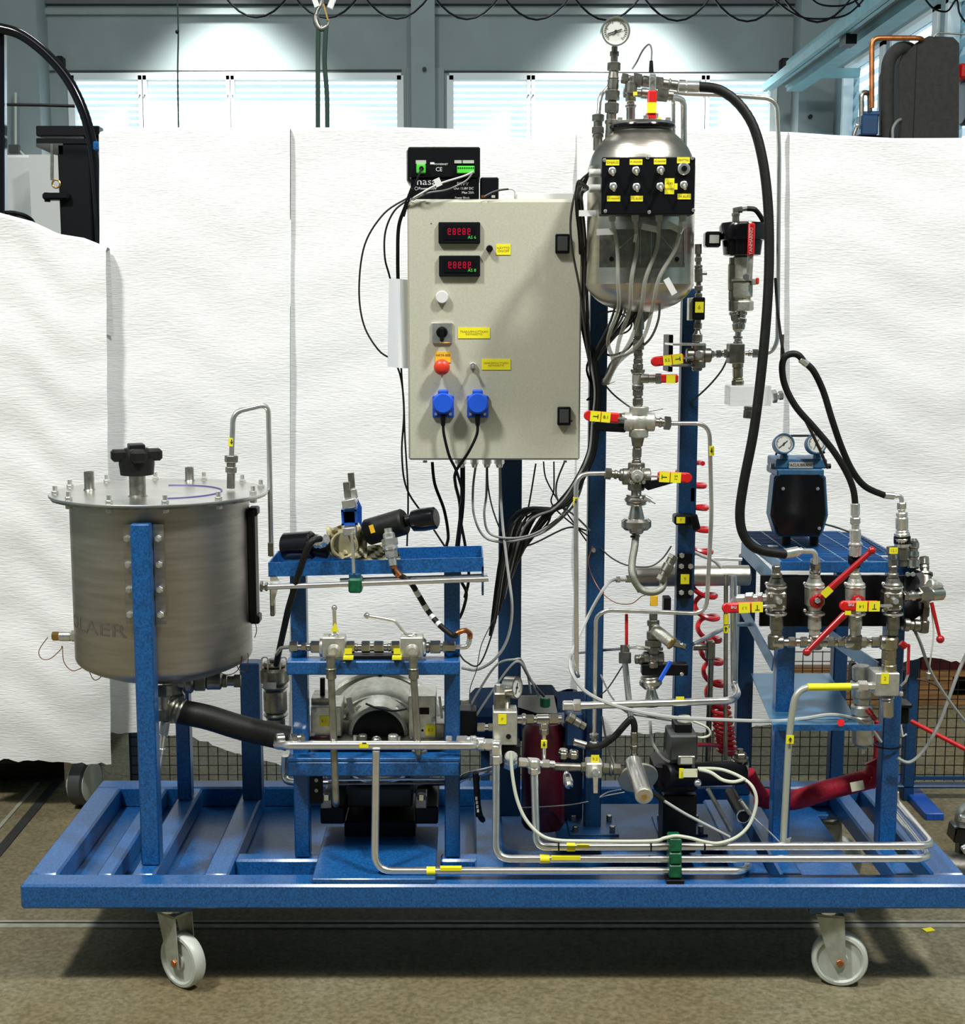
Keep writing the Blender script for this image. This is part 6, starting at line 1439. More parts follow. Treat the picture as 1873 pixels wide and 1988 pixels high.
stack(t, (1006, 1480, .11), (1076, 1484, .12), 'h16:10 b20:11 c10:6 h14:9 c10:7', 'zinc')
stack(t, (992, 1466, .10), (990, 1486, .12), 'b8:13 h10:15', 'zinc')
t = Thing('blue_distributor', 'blue motor head with pale label plate and fittings behind the dark red cylinder', 'motor')
bx(t, 'motor_head', 1008, 1352, 1082, 1400, .42, .12, 'navy', .008)
t.add('label_plate', MB().prism([P(1006, 1350, .40), P(1075, 1350, .40), P(1082, 1384, .40), P(1042, 1384, .40), P(1005, 1372, .4)], (0, -1, 0), .003), 'label')
t.add('filter_cap', MB().cyl(P(1058, 1372, .36), P(1058, 1354, .36), 10 * s0, n=18, b=.002), 'green')
bx(t, 'support_leg', 1034, 1400, 1050, 1428, .44, .06, 'darkblue', .002)
stack(t, (1092, 1370, .14), (1127, 1370, .14), 'b20:10 h14:13', 'zinc')
stack(t, (1102, 1392, .2), (1135, 1412, .2), 'h12:11 b14:9 h10:8', 'darksteel'); bx(t, 'blue_valve_body', 1098, 1385, 1132, 1450, .30, .06, 'darkblue', .004)
t.add('pedestal', MB().box(P(1085, 1500, .42).x, P(1130, 1500, .42).x, .40, .50, HT, P(0, 1400, .42).z, .003), 'darkblue')
t = Thing('cross_tube', 'wide steel tube running from the centre fittings to the right stand and turning up', 'pipe')
pipe(t, 'tube', 'pipe', [(1124, 1370, .14), (1420, 1360, .20), (1432, 1348, .24), (1425, 1330, .30), (1423, 1118, .34)], 7.5, 14, 14)
bx(t, 'label_plate', 1312, 1353, 1328, 1359, .15, .002, 'yellow', 0)
t = Thing('riser_tube', 'upright steel tube with yellow tag beside the dark rear post of the right stand', 'pipe')
pipe(t, 'tube', 'tubedull', [(1409, 1115, .30), (1408, 1480, .30)], 4.4, 8)
i = t.add('label_plate', MB().cyl(P(1409, 1192, .30), P(1409, 1211, .30), 5.2 * S(1200, .3), n=14), 'yellow'); i = t.add('flow_tag', MB().cyl(P(1409, 1214, .30), P(1409, 1228, .30), 5.6 * S(1200, .3), n=14), 'yellow'); mb = MB(); arrow(mb, 1409, 1221, .293, 5, 3, False); t.add('flow_arrow', mb, 'ink', i)
t = Thing('slanting_tube', 'steel tube slanting from the second middle post up to the right stand', 'pipe')
pipe(t, None, 'pipe', [(1345, 1250, .34), (1362, 1242, .36), (1420, 1212, .42), (1462, 1212, .46)], 4.5, 8)
t = Thing('white_hose_pair', 'pair of white tubes bridging from the post bracket to the right stand', 'hose')
cable(t, 'tube', 'white', [(1340, 1068, .36), (1360, 1078, .36), (1385, 1088, .36), (1400, 1102, .36)], 3.5, 8); pipe(t, 'tube', 'pipe', [(1380, 1084, .45), (1440, 1086, .45)], 3.5, 4)
# drain valve on the middle post, cylinder disc sensor
t = Thing('drain_ball_valve', 'steel drain ball valve with hanging lever in front of the middle post', 'valve')
bx(t, 'valve_body', 1138, 1482, 1170, 1512, .12, .05, 'alu', .003)
t.add('spindle', MB().cyl(P(1156, 1500, .12), P(1156, 1500, .104), 8 * S(1500, .12), n=18, b=.002), 'zinc')
t.add('handle', MB().prism([P(1151, 1500, .104), P(1161, 1500, .104), P(1160, 1540, .1), P(1152, 1540, .1)], (0, 1, 0), .004), 'zinc')
sticker(t, None, 1147, 1466, 1163, 1482, .13, '9.2', size=7, ink='inkred')
stack(t, (1170, 1492, .13), (1204, 1494, .13), 'h12:11 r6:14 h14:11', 'darksteel'); stack(t, (1075, 1488, .14), (1138, 1490, .14), 'b50:8 h10:10', 'darksteel')
stack(t, (1093, 1472, .16), (1094, 1454, .16), 'h12:10 r6:9', 'steel'); stack(t, (1113, 1472, .16), (1114, 1456, .16), 'h12:10 r6:9', 'steel')
t = Thing('level_transmitter', 'large silver disc with a polished barrel and cable gland low in the middle', 'sensor')
c = P(1238, 1508, .14); s0 = S(1508, .14); ax = Vector((.12, -1, -.55)).normalized()
t.add('disc', MB().cyl(c, c + ax * .006, 39 * s0, n=44, b=.001), 'disc')
M['disc'] = mat('matt_disc', (.50, .50, .42), .45, .7, .1, 40)
e = P(1249, 1541, .04); t.add('barrel', MB().cyl(P(1229, 1480, .14), e, 17 * s0, n=28), 'pipe')
t.add('barrel_cap', MB().cyl(e, e + (e - P(1238, 1500, .13)).normalized() * .012, 17 * s0, n=28, b=.002), 'alu'); t.add('brass_core', MB().cyl(e + (e - P(1238, 1500, .13)).normalized() * .012, e + (e - P(1238, 1500, .13)).normalized() * .016, 5 * s0, n=14), 'brass')
cable(t, 'strain_relief', 'rubber', [(1256, 1533, .06), (1272, 1543, .06), (1288, 1554, .06)], 5, 8)
cable(t, 'lead', 'lgrey', [(1286, 1553, .06), (1330, 1580, .06), (1380, 1606, .06), (1416, 1625, .07)], 3, 8)
t = Thing('spring_lamp', 'small chromed bell with a dark lead hanging beside the dark red cylinder', 'sensor')
stack(t, (1099, 1500, .16), (1105, 1528, .13), 't6:5:8 t14:8:10 r8:8', 'pipe'); cable(t, 'lead', 'black', [(1106, 1527, .13), (1115, 1536, .14), (1134, 1546, .16)], 1.6, 6)
# hose with crimp from the cross to the disc
t = Thing('bent_black_hose', 'short black hose bending up and over between the drain valve and the disc', 'hose')
t.add('hose', MB().tube(spline([P(*q) for q in ((1135, 1448, .18), (1160, 1450, .16), (1190, 1432, .15), (1215, 1405, .15), (1226, 1396, .15), (1231, 1408, .15), (1231, 1422, .15))], 8), 6.5 * s0, 12), 'rubber')
stack(t, (1231, 1420, .15), (1231, 1470, .15), 'b26:7 h8:8 c8:6 h8:7', 'darksteel'); stack(t, (1112, 1440, .18), (1138, 1448, .18), 'b16:8', 'steel')
# instruments between the middle posts
t = Thing('clamp_valve_cluster', 'cluster of worn steel valve parts on a black bracket between the two middle posts', 'valve')
YC_ = .24
crossbody(t, 1268, 1276, YC_, 14, 20, 'darksteel'); crossbody(t, 1246, 1280, YC_ + .01, 11, 14, 'darksteel', 1, 1, 0, 0)
stack(t, (1268, 1190, YC_ + .01), (1268, 1262, YC_), 'b12:8 h10:12 c8:9 b16:13 h12:16 w5:19', 'darksteel')
t.add('tilted_barrel', MB().cyl(P(1268, 1220, YC_ - .01), P(1306, 1250, YC_ - .04), 12 * s0, n=22, b=.003), 'alu')
t.add('bronze_collar', MB().torus(P(1304, 1249, YC_ - .04), P(1306, 1250, YC_ - .04) - P(1268, 1220, YC_ - .01), 10 * s0, 3.5 * s0, 22, 8), 'brass')
stack(t, (1308, 1248, YC_ - .03), (1330, 1256, YC_ - .03), 'h10:8 c4:5 h8:6', 'steel')
bx(t, 'black_bracket', 1246, 1290, 1336, 1312, YC_ - .01, .03, 'black', .002); bolt(t, 1323, 1308, YC_ - .01, 4)
t.add('blue_pointer', MB().beam(P(1302, 1284, YC_ - .04), P(1280, 1322, YC_ - .05), .010, .006, (0, 1, 0), .002), 'socket')
bx(t, 'tag_strip', 1262, 1157, 1277, 1177, YC_, .006, 'amber', .001); bx(t, 'black_relay', 1288, 1160, 1303, 1190, .30, .03, 'black', .002)
stack(t, (1262, 1312, YC_), (1266, 1368, YC_), 'f4:20 b14:22 f4:16 t24:8:15 f5:24', 'steel')
t.add('thin_handle_stem', MB().cyl(P(1234, 1164 + 90, YC_ - .02), P(1262, 1258, YC_ - .02), 2 * s0, n=8), 'zinc')
t.add('red_handle', MB().cyl(P(1216, 1252, YC_ - .03), P(1216, 1192, YC_ - .03), 3.2 * s0, n=12, b=.001), 'red')
t.add('handle_rod', MB().tube([P(1216, 1250, YC_ - .03), P(1222, 1258, YC_ - .03), P(1250, 1260, YC_ - .02)], 2.2 * s0, 8), 'zinc')
t = Thing('cross_arm_tube', 'thin steel tube crossing behind the middle post at valve height', 'pipe'); pipe(t, None, 'pipe', [(1112, 1268, .40), (1172, 1262, .36), (1240, 1256, .27)], 3, 4)
t = Thing('upright_vent_tube', 'bright upright steel tube under a dark hex nut between the middle posts', 'pipe')
pipe(t, 'tube', 'pipe', [(1213, 1284, .27), (1224, 1392, .24)], 6, 4); stack(t, (1213, 1252, .28), (1213, 1288, .27), 'c14:9 h22:12', 'darksteel')
t = Thing('solenoid_valve', 'dark solenoid valve block with pale tag below the second middle post', 'valve')
bx(t, 'valve_body', 1300, 1428, 1355, 1478, .14, .09, 'darkgrey', .004); bx(t, 'black_coil', 1310, 1404, 1344, 1432, .16, .06, 'black', .004); t.add('white_cap', MB().cyl(P(1328, 1404, .18), P(1328, 1390, .18), 14 * s0, n=22, b=.003), 'hosewhite')
bx(t, 'plug_frame', 1316, 1468, 1350, 1486, .13, .012, 'darksteel', .002); bx(t, 'plug_window', 1321, 1472, 1344, 1483, .1285, .002, 'label', 0)
bx(t, 'lower_body', 1270, 1484, 1356, 1540, .16, .10, 'black', .008); t.add('pump_barrel', MB().cyl(P(1290, 1505, .15), P(1440, 1500, .24), 24 * s0, n=26, b=.004), 'black')
bx(t, 'yellow_tag', 1318, 1492, 1327, 1511, .125, .002, 'yellow', 0); bx(t, 'pale_tag', 1326, 1493, 1354, 1509, .12, .002, 'pale_tag', 0)
M['pale_tag'] = mat('pale_yellow_label', (.75, .76, .52), .5)
t.add('chrome_cap', MB().ball(P(1354, 1520, .13), 8 * s0, 14), 'pipe'); cable(t, 'white_lead', 'hosewhite', [(1345, 1400, .17), (1372, 1412, .17), (1378, 1426, .17), (1362, 1432, .17), (1338, 1428, .15)], 2.4, 6)
t.add('pedestal', MB().box(P(1285, 1560, .2).x, P(1350, 1560, .2).x, .18, .26, HT + .002, P(0, 1538, .2).z, .003), 'black')
stack(t, (1392, 1488, .24), (1452, 1488, .24), 'c6:6 r6:9 h16:12 b24:16 h10:12', 'steel'); stack(t, (1437, 1454, .24), (1437, 1480, .24), 'c6:6 h8:12 w4:16 c4:9', 'darksteel')
t = Thing('open_black_pipe_end', 'round black pipe end with a bright rim low in front of the right stand', 'pipe')
c = P(1443, 1585, .16); t.add('rim', MB().torus(c, (0, 1, .1), 13 * s0, 1.6 * s0, 26, 6), 'pipe'); t.add('bore', MB().cyl(c, c + Vector((0, .16, 0)), 12.5 * s0, n=24), 'black')
for k, (a, b_, lab) in enumerate((((1374, 1532, .12), (1418, 1612, .14), 'pale thick rod leaning down beside the solenoid valve'), ((1436, 1552, .13), (1456, 1580, .12), 'short pale rod above the black pipe end'))):
    t = Thing('leaning_rod', lab, 'rod'); t.add(None, MB().cyl(P(*a), P(*b_), 4.6 * s0, n=10), 'tubedull')
wire('thin pale wire running down from the black pipe end to the right stand foot', [(1440, 1556, .12), (1462, 1586, .12), (1490, 1612, .12), (1512, 1634, .12)], 1.8, 'lgrey', 'wire', 'wire')
wire('thin dark wire lying across the deck beside the drain valve foot', [(1010, 1568, .3), (1060, 1566, .3), (1110, 1562, .3), (1142, 1556, .28)], 1.2, 'grey', 'wire', 'wire')
wire('thin bare wire looping from the disc back to the middle post', [(1212, 1538, .2), (1180, 1544, .22), (1164, 1548, .24), (1180, 1538, .24), (1205, 1533, .22)], 1.2, 'lgrey', 'wire', 'wire')
wire('black lead trailing from the drop beside the centre post', [(925, 1500, .2), (926, 1540, .2), (931, 1580, .22), (937, 1592, .25)], 6, 'black')
t = Thing('marked_black_sleeve', 'white-printed black sleeve hanging beside the blue stand leg', 'cable'); t.add('sleeve', MB().cyl(P(923, 1500, .14), P(929, 1584, .16), 6 * s0, n=12), 'black')
for k in range(4): t.add('white_print', MB().obox(P(924.5 + k * 1.0, 1550 + k * 8, .134 + .001 * k), ((1, 0, 0), (0, 1, 0), (0, 0, 1)), 2 * s0, .001, 3 * s0), 'white')
for k, (pts, lab) in enumerate((([(905, 1385, .28), (930, 1340, .27), (965, 1290, .25), (1000, 1280, .24), (1012, 1282, .26), (1024, 1310, .3), (1030, 1345, .34)], 'pale grey cable arching from the black coil over the centre post'), ([(925, 1388, .26), (950, 1350, .25), (985, 1300, .24), (1005, 1284, .24), (1020, 1300, .26), (1045, 1350, .34)], 'second pale cable arching over the centre post'), ([(1008, 1280, .26), (1030, 1320, .3), (1056, 1352, .34)], 'dark cable from the arch down to the filter cap'))):
    wire(lab, pts, 2.4 if k < 2 else 2.8, ('lgrey', 'lgrey', 'darkgrey')[k])
wire('thin dark wire pair hanging under the blue beam end', [(960, 1200, .25), (935, 1250, .25), (925, 1300, .25), (912, 1340, .24), (916, 1378, .23)], 1.0, 'darkgrey', 'wire', 'wire')
wire('thin dark cable hanging from the middle post past the vent tube to the disc', [(1166, 1310, .34), (1185, 1350, .3), (1215, 1382, .26), (1260, 1392, .25), (1310, 1400, .24)], 1.8, 'grey')
wire('dark cable running down behind the bent hose', [(1168, 1390, .34), (1180, 1450, .3), (1200, 1500, .26)], 2.2, 'darkgrey')
wire('thin dark line slanting between the middle posts below the vent nut', [(1210, 1290, .3), (1180, 1336, .32), (1160, 1352, .34)], 1.4, 'darkgrey')
wire('pale hose hanging in front of the second middle post foot', [(1262, 1400, .22), (1266, 1440, .2), (1285, 1470, .18), (1300, 1480, .17)], 3, 'grey')
# ================================================================== right stand
RZ = .952
gx0, gx1, gy0, gy1 = .722, 1.022, .20, .665
t = Thing('grating_platform', 'blue steel grating shelf on top of the right stand carrying the black pump', 'platform')
def gb(nm, x0, x1, y0, y1, z0=RZ - .026, z1=RZ, m='blue'): t.add(nm, MB().box(x0, x1, y0, y1, z0, z1, .001), m)
gb('edge_bar', gx0, gx1, gy0, gy0 + .006); gb('edge_bar', gx0, gx1, gy1 - .006, gy1); gb('edge_bar', gx0, gx0 + .006, gy0 + .006, gy1 - .006, m='beamlight'); gb('edge_bar', gx1 - .006, gx1, gy0 + .006, gy1 - .006)
mb = MB(); y = gy0 + .02
while y < gy1 - .01: mb.box(gx0 + .006, gx1 - .006, y, y + .004, RZ - .010, RZ); y += .0225
t.add('bearing_bars', mb, 'grating', kind='stuff')
mb = MB(); x = gx0 + .05
while x < gx1 - .02: mb.box(x, x + .003, gy0 + .006, gy1 - .006, RZ - .008, RZ + .0006); x += .05
t.add('cross_rods', mb, 'beamlight', kind='stuff')
M['grating'] = mat('grating_blue', (.012, .10, .32), .4)
for (px, py) in ((1500, 1062), (1640, 1034), (1720, 1082)):
    q = PZ(px, py, RZ); t.add('clip', MB().box(q.x - .012, q.x + .012, q.y - .008, q.y + .008, RZ, RZ + .003), 'zinc')
t = Thing('tool_shelf', 'blue sheet-metal shelf tilted low between the posts of the right stand', 'shelf')
q = [P(1457, 1307, .575), P(1610, 1307, .575), P(1668, 1408, .12), P(1500, 1408, .12)]
t.add('shelf_plate', MB().prism(q, (0, 0, -1), .003), 'beamlight2'); a, b_ = q[3], q[2]
t.add('front_lip', MB().box(a.x, b_.x + .05, a.y - .003, a.y, a.z - .012, a.z + .002), 'blue')
t.add('red_cap', MB().cyl(P(1632, 1403, .11), P(1632, 1403, .10), 7 * S(1403, .1), n=16), 'red')
M['beamlight2'] = mat('light_blue_shelf', (.07, .23, .40), .28, .3)
# ---- vacuum pump
t = Thing('vacuum_pump', 'blue and black diaphragm pump with two round gauges standing on the grating', 'pump')
VPY = .40; s0 = S(950, VPY)
f = [(1505, 928), (1514, 920), (1592, 920), (1600, 928), (1604, 1000), (1594, 1034), (1590, 1040), (1513, 1040), (1508, 1034), (1498, 1000)]
t.add('motor_housing', MB().prism([P((x - 1551) * 1.06 + 1551, (y - 980) * 1.03 + 980, VPY) for x, y in f], (0, 1, 0), .045), 'headblue')
t.add('motor_body', MB().prism([P((x - 1551) * .80 + 1560, (y - 980) * .9 + 984, VPY + .045) for x, y in f], (0, 1, 0), .14), 'headblue')
fr = MB(); n = len(f); o = [P(x, y, VPY - .018) for x, y in f]; oi = [P((x - 1551) * .95 + 1551, (y - 980) * .96 + 980, VPY - .022) for x, y in f]; bk = [P(x, y, VPY - .001) for x, y in f]
fr.raw(bk + o + oi, [(i, (i + 1) % n, (i + 1) % n + n, i + n) for i in range(n)] + [(i + n, (i + 1) % n + n, (i + 1) % n + 2 * n, i + 2 * n) for i in range(n)] + [tuple(range(2 * n, 3 * n))])
i = t.add('front_cover', fr, 'gloss')
for (px, py) in ((1520, 949), (1587, 949), (1590, 1026)): t.add('cover_screw', MB().cyl(P(px, py, VPY - .022), P(px, py, VPY - .027), 3.3 * s0, n=12, b=.001), 'zinc', i)
bx(t, 'neck', 1522, 908, 1588, 924, VPY + .01, .10, 'blue', .004)
bx(t, 'pump_head', 1508, 911, 1600, 926, VPY - .02, .12, 'headblue', .003); bx(t, 'pump_head', 1506, 891, 1606, 910, VPY - .01, .10, 'headblue', .003)
M['headblue'] = mat('dull_blue_casting', (.035, .13, .26), .45, 0, .15, 60)
bx(t, 'rating_label', 1531, 897, 1578, 909, VPY - .0115, .001, 'label', 0)
t.add('lettering', text(MB(), 'VACUUBRAND', P(1554, 903, VPY - .0118), 7.5 * s0), 'ink')
t.add('inlet_port', MB().cyl(P(1508, 905, VPY + .02), P(1495, 905, VPY + .02), 6 * s0, n=14, b=.001), 'darksteel'); t.add('outlet_port', MB().cyl(P(1604, 905, VPY + .02), P(1612, 905, VPY + .02), 5 * s0, n=14), 'black')
for px in (1522, 1586): stack(t, (px, 892, VPY - .01), (px, 878, VPY - .005), 'h8:8 c6:6', 'headblue', names={'h': 'gauge_stem', 'c': 'gauge_stem'})
t.add('carry_handle', MB().tube(arcpts([P(1504, 921, VPY + .1), P(1506, 880, VPY + .1), P(1530, 846, VPY + .1), P(1585, 846, VPY + .1), P(1600, 880, VPY + .1)], .01), 2.2 * s0, 8), 'black')
t.add('side_cord', MB().tube(arcpts([P(1512, 928, VPY - .01), P(1505, 932, VPY - .02), P(1502, 990, VPY - .02), P(1500, 1004, VPY - .02)], .01), 1.2 * s0, 6), 'black')
for px in (1526, 1580): t.add('rubber_foot', MB().cyl(Vector((P(px, 1040, VPY + .03).x, VPY + .03, RZ + .0008)), Vector((P(px, 1040, VPY + .03).x, VPY + .03, P(px, 1036, VPY).z)), 9 * s0, n=16), 'rubber')
for k, px in enumerate((1522, 1585)):
    t = Thing('pump_gauge', ['round white-faced gauge on the pump head nearer the thick hose', 'round white-faced gauge on the pump head beside the brown hose'][k], 'gauge')
    gauge(t, P(px, 861, VPY - .02), (0, -1, .25), 20 * S(861, VPY), .024, 'headblue', 40 if k == 0 else 62)
wire('black mains lead leaving the pump foot across the grating', [(1602, 1018, VPY), (1630, 1026, VPY + .02), (1665, 1040, VPY), (1700, 1062, VPY - .04), (1735, 1085, VPY - .1)], 2, 'darkgrey')
# ---- black valve panel
VPN = .175
t = Thing('valve_backboard', 'black plate bolted across the right stand behind the row of valves', 'panel')
bx(t, 'plate', 1474, 1117, 1755, 1216, VPN, .008, 'black', .001)
a = P(1755, 1120, VPN); t.add('side_plate', MB().prism([a, P(1752, 1095, .30), P(1793, 1112, .16), P(1793, 1190, .16), P(1755, 1216, VPN)], (0, 0, 0) if False else (0, 1, 0), .006), 'black')
for px in (1762, 1772): t.add('bolt', MB().hexn(P(px, 1115, .17), P(px, 1115, .155), 5 * S(1115, .17)), 'zinc')
t.add('white_strip', MB().box(P(1538, 0, VPN).x, P(1619, 0, VPN).x, VPN - .003, VPN, P(0, 1115, VPN).z, P(0, 1108, VPN).z), 'white')
vlab = ['steel panel valve nearest the middle posts with a red tagged handle', 'second steel panel valve with a long red lever rising to the right', 'third steel panel valve with a long red lever falling to the left', 'fourth steel panel valve with a red tagged handle beside the side outlets']
VV = .125
for k, px in enumerate((1507, 1581, 1660, 1733)):
    t = Thing('panel_valve', vlab[k], 'valve')
    stack(t, (px, 1098, VV), (px, 1232, VV), 'h8:9 c6:8 r10:11 t8:12:15 b46:19 t8:15:12 r10:11 b28:13 c10:11', 'darksteel' if k in (0, 3) else 'alu', names={'b': 'valve_body', 't': 'hub_cone'})
    s0 = S(1165, VV)
    for py in (1139, 1191):
        t.add('u_bolt', MB().torus(P(px, py, VV), (0, 0, 1), 18 * s0, 2.6 * s0, 26, 8), 'pipe')
        t.add('u_bolt_nut', MB().ball(P(px - 19, py - 6, VV - .005), 3.8 * s0, 10), 'zinc')
    if k in (0, 3):
        bx(t, 'square_body', px - 17, 1150, px + 21, 1186, VV - .022, .04, 'darksteel', .004)
        for dx, dy in ((-12, -11), (12, -11), (12, 11), (-12, 11)): bolt(t, px + 2 + dx, 1168 + dy, VV - .022, 3, 'zinc', 'body_bolt', L=.003)
        t.add('spindle_nut', MB().hexn(P(px + 6, 1168, VV - .02), P(px + 6, 1168, VV - .034), 6 * s0), 'zinc')
        tip = (1401, 1181) if k == 0 else (1629, 1176)
        lever(t, (px - 2, 1176), tip, VV - .045, 20, 26, 'red', ((.24, .46, 'T'), (.48, .70, '1.%d' % (k + 1))), rots=(180, 180))
        t.add('lettering', text(MB(), 'ne', P((tip[0] + 23), tip[1] - 1, VV - .0515), 12 * s0, 180), 'white_ink')
    else:
        t.add('handle_boss', MB().torus(P(px + 4, 1168, VV - .03), (0, 1, 0), 9 * s0, 5 * s0, 22, 8), 'redm'); t.add('spindle_nut', MB().hexn(P(px + 6, 1166, VV - .02), P(px + 6, 1166, VV - .042), 6 * s0), 'zinc')
        if k == 1:
            ballever(t, (1592, 1160), (1692, 1069), VV - .038, VV - .055, 7.5, 5, 8)
            t.add('label_plate', MB().beam(P(1597, 1156, VV - .047), P(1612, 1142, VV - .05), 14 * s0, .001, (0, 1, 0)), 'yellow')
            t.parts[-1][1].v[:] = [v + Vector((0, -.003, 0)) for v in t.parts[-1][1].v]
        else:
            ballever(t, (1652, 1180), (1566, 1266), VV - .040, VV - .055, 7.5, 5, 8)
            bx(t, 'label_plate', 1640, 1186, 1652, 1194, VV - .062, .001, 'yellow', 0)
stack(t, (1660, 1232, VV), (1660, 1233, VV), 'c1:9')
# manifold tube under the valves
t = Thing('panel_manifold', 'row of steel nuts and tees joining the panel valves along their bottoms', 'fitting')
stack(t, (1497, 1247, VV), (1722, 1247, VV), 'b24:14 c10:8 h14:11 r10:8 h14:11 c6:8 b24:12 c10:9 h14:11 r8:8 h12:10 b26:12 c6:9 h14:11 r10:8 h16:11 b16:14', 'steel')
for px in (1503, 1583, 1660): stack(t, (px, 1232, VV), (px, 1260, VV), 'b12:13', 'darksteel')
t = Thing('elbow_with_hose_tail', 'white steel elbow and nut joining the first panel valve to the upright tubes', 'fitting')
stack(t, (1430, 1163, VV + .03), (1494, 1160, VV), 'b18:9 h16:12 c8:8 h10:11 c12:8', 'zinc')
pipe(t, 'bend', 'pipe', [(1436, 1162, VV + .03), (1424, 1164, VV + .08), (1424, 1180, VV + .12)], 6, 10)
# right-hand column from valve 4
t = Thing('outlet_column', 'column of brass-tinted steel fittings below the fourth panel valve', 'fitting')
stack(t, (1726, 1236, VV), (1726, 1308, VV), 'b24:17 h20:14 c10:13 b20:14', 'brassy')
t = Thing('filter_block', 'square steel block with a yellow tag and steel canister low on the right post', 'block')
i = bx(t, 'block', 1698, 1307, 1747, 1352, VV - .02, .06, 'alu', .002); sticker(t, i, 1710, 1307, 1726, 1328, VV - .02, '2', size=8, ink='inkred')
stack(t, (1722, 1352, VV), (1722, 1392, VV), 'r6:14 b34:12', 'steel', names={'b': 'canister'})
stack(t, (1746, 1347, VV - .01), (1752, 1347, VV - .01), 'h6:5', 'zinc')
t.add('red_side_lever', MB().beam(P(1764, 1250, VV), P(1762, 1310, VV), 7 * S(1280, VV), .006, (1, 0, 0), .002), 'redm'); t.add('lever_stem', MB().tube([P(1763, 1308, VV), P(1758, 1322, VV), P(1748, 1332, VV)], 2.5 * S(1300, VV), 8), 'zinc')
stack(t, (1748, 1248, VV), (1758, 1256, VV), 'h10:7', 'redm')
t = Thing('yellow_taped_tube', 'steel tube wrapped in yellow tape bending down along the front right-stand post', 'pipe')
pipe(t, 'tube', 'tubepale', [(1684, 1332, VV - .01), (1545, 1334, VV - .03), (1532, 1420, VV - .035), (1520, 1636, VV - .06)], 6.6, 34, 14)
t.add('yellow_tape', MB().cyl(P(1567, 1334, VV - .0285), P(1650, 1333, VV - .018), 7.2 * S(1333, VV), n=16), 'yellow')
stack(t, (1664, 1332, VV - .012), (1700, 1332, VV - .01), 'h18:11 c6:8 h10:9', 'zinc'); i = bx(t, 'flow_tag', 1526, 1428, 1541, 1444, VV - .052, .002, 'yellow', 0); mb = MB(); arrow(mb, 1534, 1436, VV - .053, 5, 3.5, False); t.add('flow_arrow', mb, 'ink', i)
t.add('end_tab', MB().prism([P(1516, 1634, .06), P(1536, 1626, .06), P(1532, 1638, .06), P(1518, 1640, .06)], (0, 1, 0), .003), 'alu')
M['tubepale'] = mat('pale_tube', (.50, .53, .44), .35, .5)
t = Thing('compressed_air_filter', 'grey air filter with a drain bowl hanging behind the taped tube', 'filter')
AFY = .20
stack(t, (1672, 1292, AFY), (1674, 1462, AFY), 'b30:18 r8:22 b26:20 h14:18 b22:21 r6:23 b54:20 t8:18:8 c10:5', 'alu', names={'b': 'filter_bowl', 'c': 'drain_nipple'})
stack(t, (1684, 1378, AFY - .03), (1700, 1398, AFY - .05), 'c8:6 b12:5', 'redm'); bx(t, 'mount', 1652, 1288, 1664, 1330, AFY + .02, .03, 'black', .002)
# far-side outlets
t = Thing('side_outlet_valves', 'cluster of small steel outlet valves sticking out of the panel side', 'valve')
SY = .15
stack(t, (1752, 1158, VV), (1830, 1152, SY), 'h8:11 c8:9 r8:11 c8:8 h24:16 b26:13', 'steel')
stack(t, (1793, 1082, SY + .06), (1797, 1140, SY + .02), 'h16:10 r8:9 c8:8 w4:15 b22:12', 'darksteel'); stack(t, (1796, 1166, SY + .02), (1791, 1228, SY + .02), 'c10:8 h16:10 c6:7 b20:11', 'darksteel')
stack(t, (1752, 1212, SY), (1785, 1215, SY), 'b14:13 c6:10 b14:12', 'darksteel')
t.add('body', MB().ball(P(1797, 1150, SY + .02), 19 * S(1150, SY), 18), 'darksteel'); stack(t, (1803, 1135, SY), (1826, 1140, SY + .01), 'r10:12 h10:9', 'alu')
ballever(t, (1808, 1170), (1825, 1241), SY - .02, SY - .03, 4, 3, 8)
t = Thing('side_drip_tube', 'thin clear drip tube with a steel nut hanging from the side outlets', 'hose')
cable(t, 'tube', 'hosewhite', [(1808, 1180, SY), (1812, 1230, SY), (1806, 1280, SY), (1802, 1308, SY)], 1.6, 6); t.add('nut', MB().hexn(P(1802, 1306, SY), P(1801, 1318, SY), 5 * S(1310, SY)), 'steel')
wire('grey cable falling from the side outlets away to the right', [(1770, 1215, SY), (1785, 1245, SY), (1805, 1300, SY), (1835, 1350, SY), (1873, 1400, SY), (1900, 1430, SY)], 3.2, 'grey')
wire('grey cable rising from the post foot up past the barrier to the right edge', [(1742, 1472, .2), (1765, 1480, .2), (1790, 1460, .2), (1818, 1415, .2), (1840, 1360, .2), (1862, 1300, .2), (1890, 1240, .2)], 3.4, 'lgrey')
wire('thin brown cable passing behind the barrier post', [(1780, 1318, 1.1), (1805, 1325, 1.1), (1836, 1344, 1.1)], 1.8, 'brownh')
t = Thing('red_rod', 'slim red rod slanting from the black clamp down to the right edge', 'rod'); t.add(None, MB().cyl(P(1768, 1400, .6), P(1900, 1468, .5), 4.5 * S(1420, .5), n=10), 'red')
t = Thing('black_clamp_arm', 'black bracket arm on the far side of the right post', 'bracket')
bx(t, 'arm', 1743, 1367, 1772, 1376, .26, .05, 'black', .003); bx(t, 'clamp', 1746, 1376, 1766, 1406, .27, .04, 'black', .003); t.add('white_hook', MB().tube([P(1748, 1408, .27), P(1752, 1430, .27), P(1760, 1425, .27)], 2.4 * S(1410, .27), 8), 'white'); 
t.add('tie', MB().torus(P(1722, 1446, .245), (0, 0, 1), 25 * S(1446, .24), 2 * S(1446, .24), 24, 5), 'black')
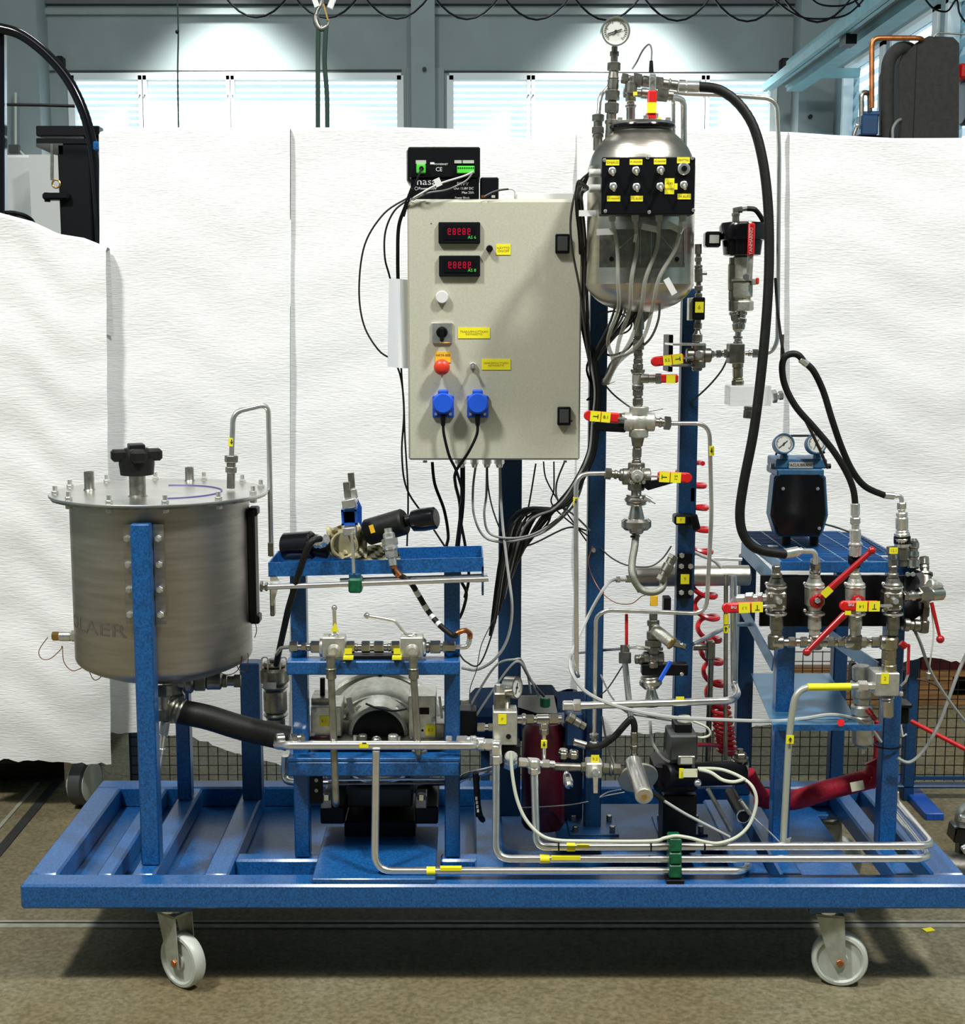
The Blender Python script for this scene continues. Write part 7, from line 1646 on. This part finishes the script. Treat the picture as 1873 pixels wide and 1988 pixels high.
# quick couplings behind
t = Thing('quick_coupling', 'tall quick coupling with a black collar under the elbowed jumper hose', 'coupling')
stack(t, (1750, 975, .18), (1751, 1062, .19), 'h12:9 c4:7 r8:11 b22:12 r4:13 f8:15 b18:15', 'zinc', names={'b': 'coupling_body'}); t.add('black_collar', MB().cyl(P(1751, 1040, .19), P(1751, 1056, .19), 16 * S(1050, .19), n=22, b=.002), 'black')
stack(t, (1752, 1062, .19), (1754, 1098, .19), 'b20:12 c8:10', 'darksteel')
t = Thing('quick_coupling', 'shorter capped quick coupling between the tall one and the side outlets', 'coupling')
stack(t, (1773, 1046, .20), (1772, 1104, .18), 't6:6:10 b12:11 r4:9 b12:11 r4:9 b16:12', 'steel', names={'b': 'coupling_body'})
t = Thing('panel_adapter', 'steel adapter with a yellow tag standing above the fourth panel valve', 'fitting')
stack(t, (1731, 1060, .14), (1734, 1100, .13), 'h14:11 c6:9 h12:10', 'steel'); sticker(t, None, 1726, 1063, 1743, 1075, .115, '12.1', size=6, ink='inkred')
t = Thing('panel_adapter', 'black collar adapter under the straight jumper hose coupling', 'fitting')
stack(t, (1660, 1078, .11), (1660, 1098, VV), 'b14:14 c6:10', 'black')
stack(Thing('panel_adapter', 'pale hex adapter under the elbow of the thick black hose', 'fitting'), (1583, 1088, .10), (1582, 1112, VV), 'h12:11 c5:9 r6:11', 'steel')
# red lay-flat hose bundle
t = Thing('red_fabric_hose', 'thick red fabric-covered hose lying across the deck of the right stand', 'hose')
t.add('hose', MB().tube(spline([P(*q) for q in ((1470, 1545, .36), (1500, 1553, .36), (1545, 1552, .34), (1600, 1535, .34), (1650, 1522, .34), (1688, 1512, .34))], 10), [19 * S(1540, .34) * (1 + .03 * (i % 2)) for i in range(51)], 20), 'redtape')
t.add('label_plate', MB().obox(P(1664, 1526, .275), ((.96, 0, .2), (0, 1, -.2), (-.2, .2, .96)), .016, .001, .011), 'pale_tag')
t.add('fold', MB().tube(spline([P(1686, 1505, .32), P(1694, 1486, .32), P(1702, 1496, .31), P(1700, 1515, .31), P(1690, 1525, .31)], 6), 9 * S(1500, .32), 10), 'redtape')
t.add('end_sleeve', MB().tube(spline([P(1452, 1500, .30), P(1462, 1520, .31), P(1478, 1545, .33)], 6), 14 * S(1520, .3), 12), 'redtape')
t.add('upright_tail', MB().tube([P(1696, 1494, .32), P(1700, 1470, .32), P(1702, 1400, .32)], 5 * S(1480, .3), 10), 'redtape')
t.add('strap_bit', MB().prism([P(1680, 1484, .3), P(1706, 1472, .3), P(1706, 1490, .3)], (0, 1, 0), .01), 'redm')
# ------------------------------------------------------------------ link everything
for _t in THINGS: _t.finish()
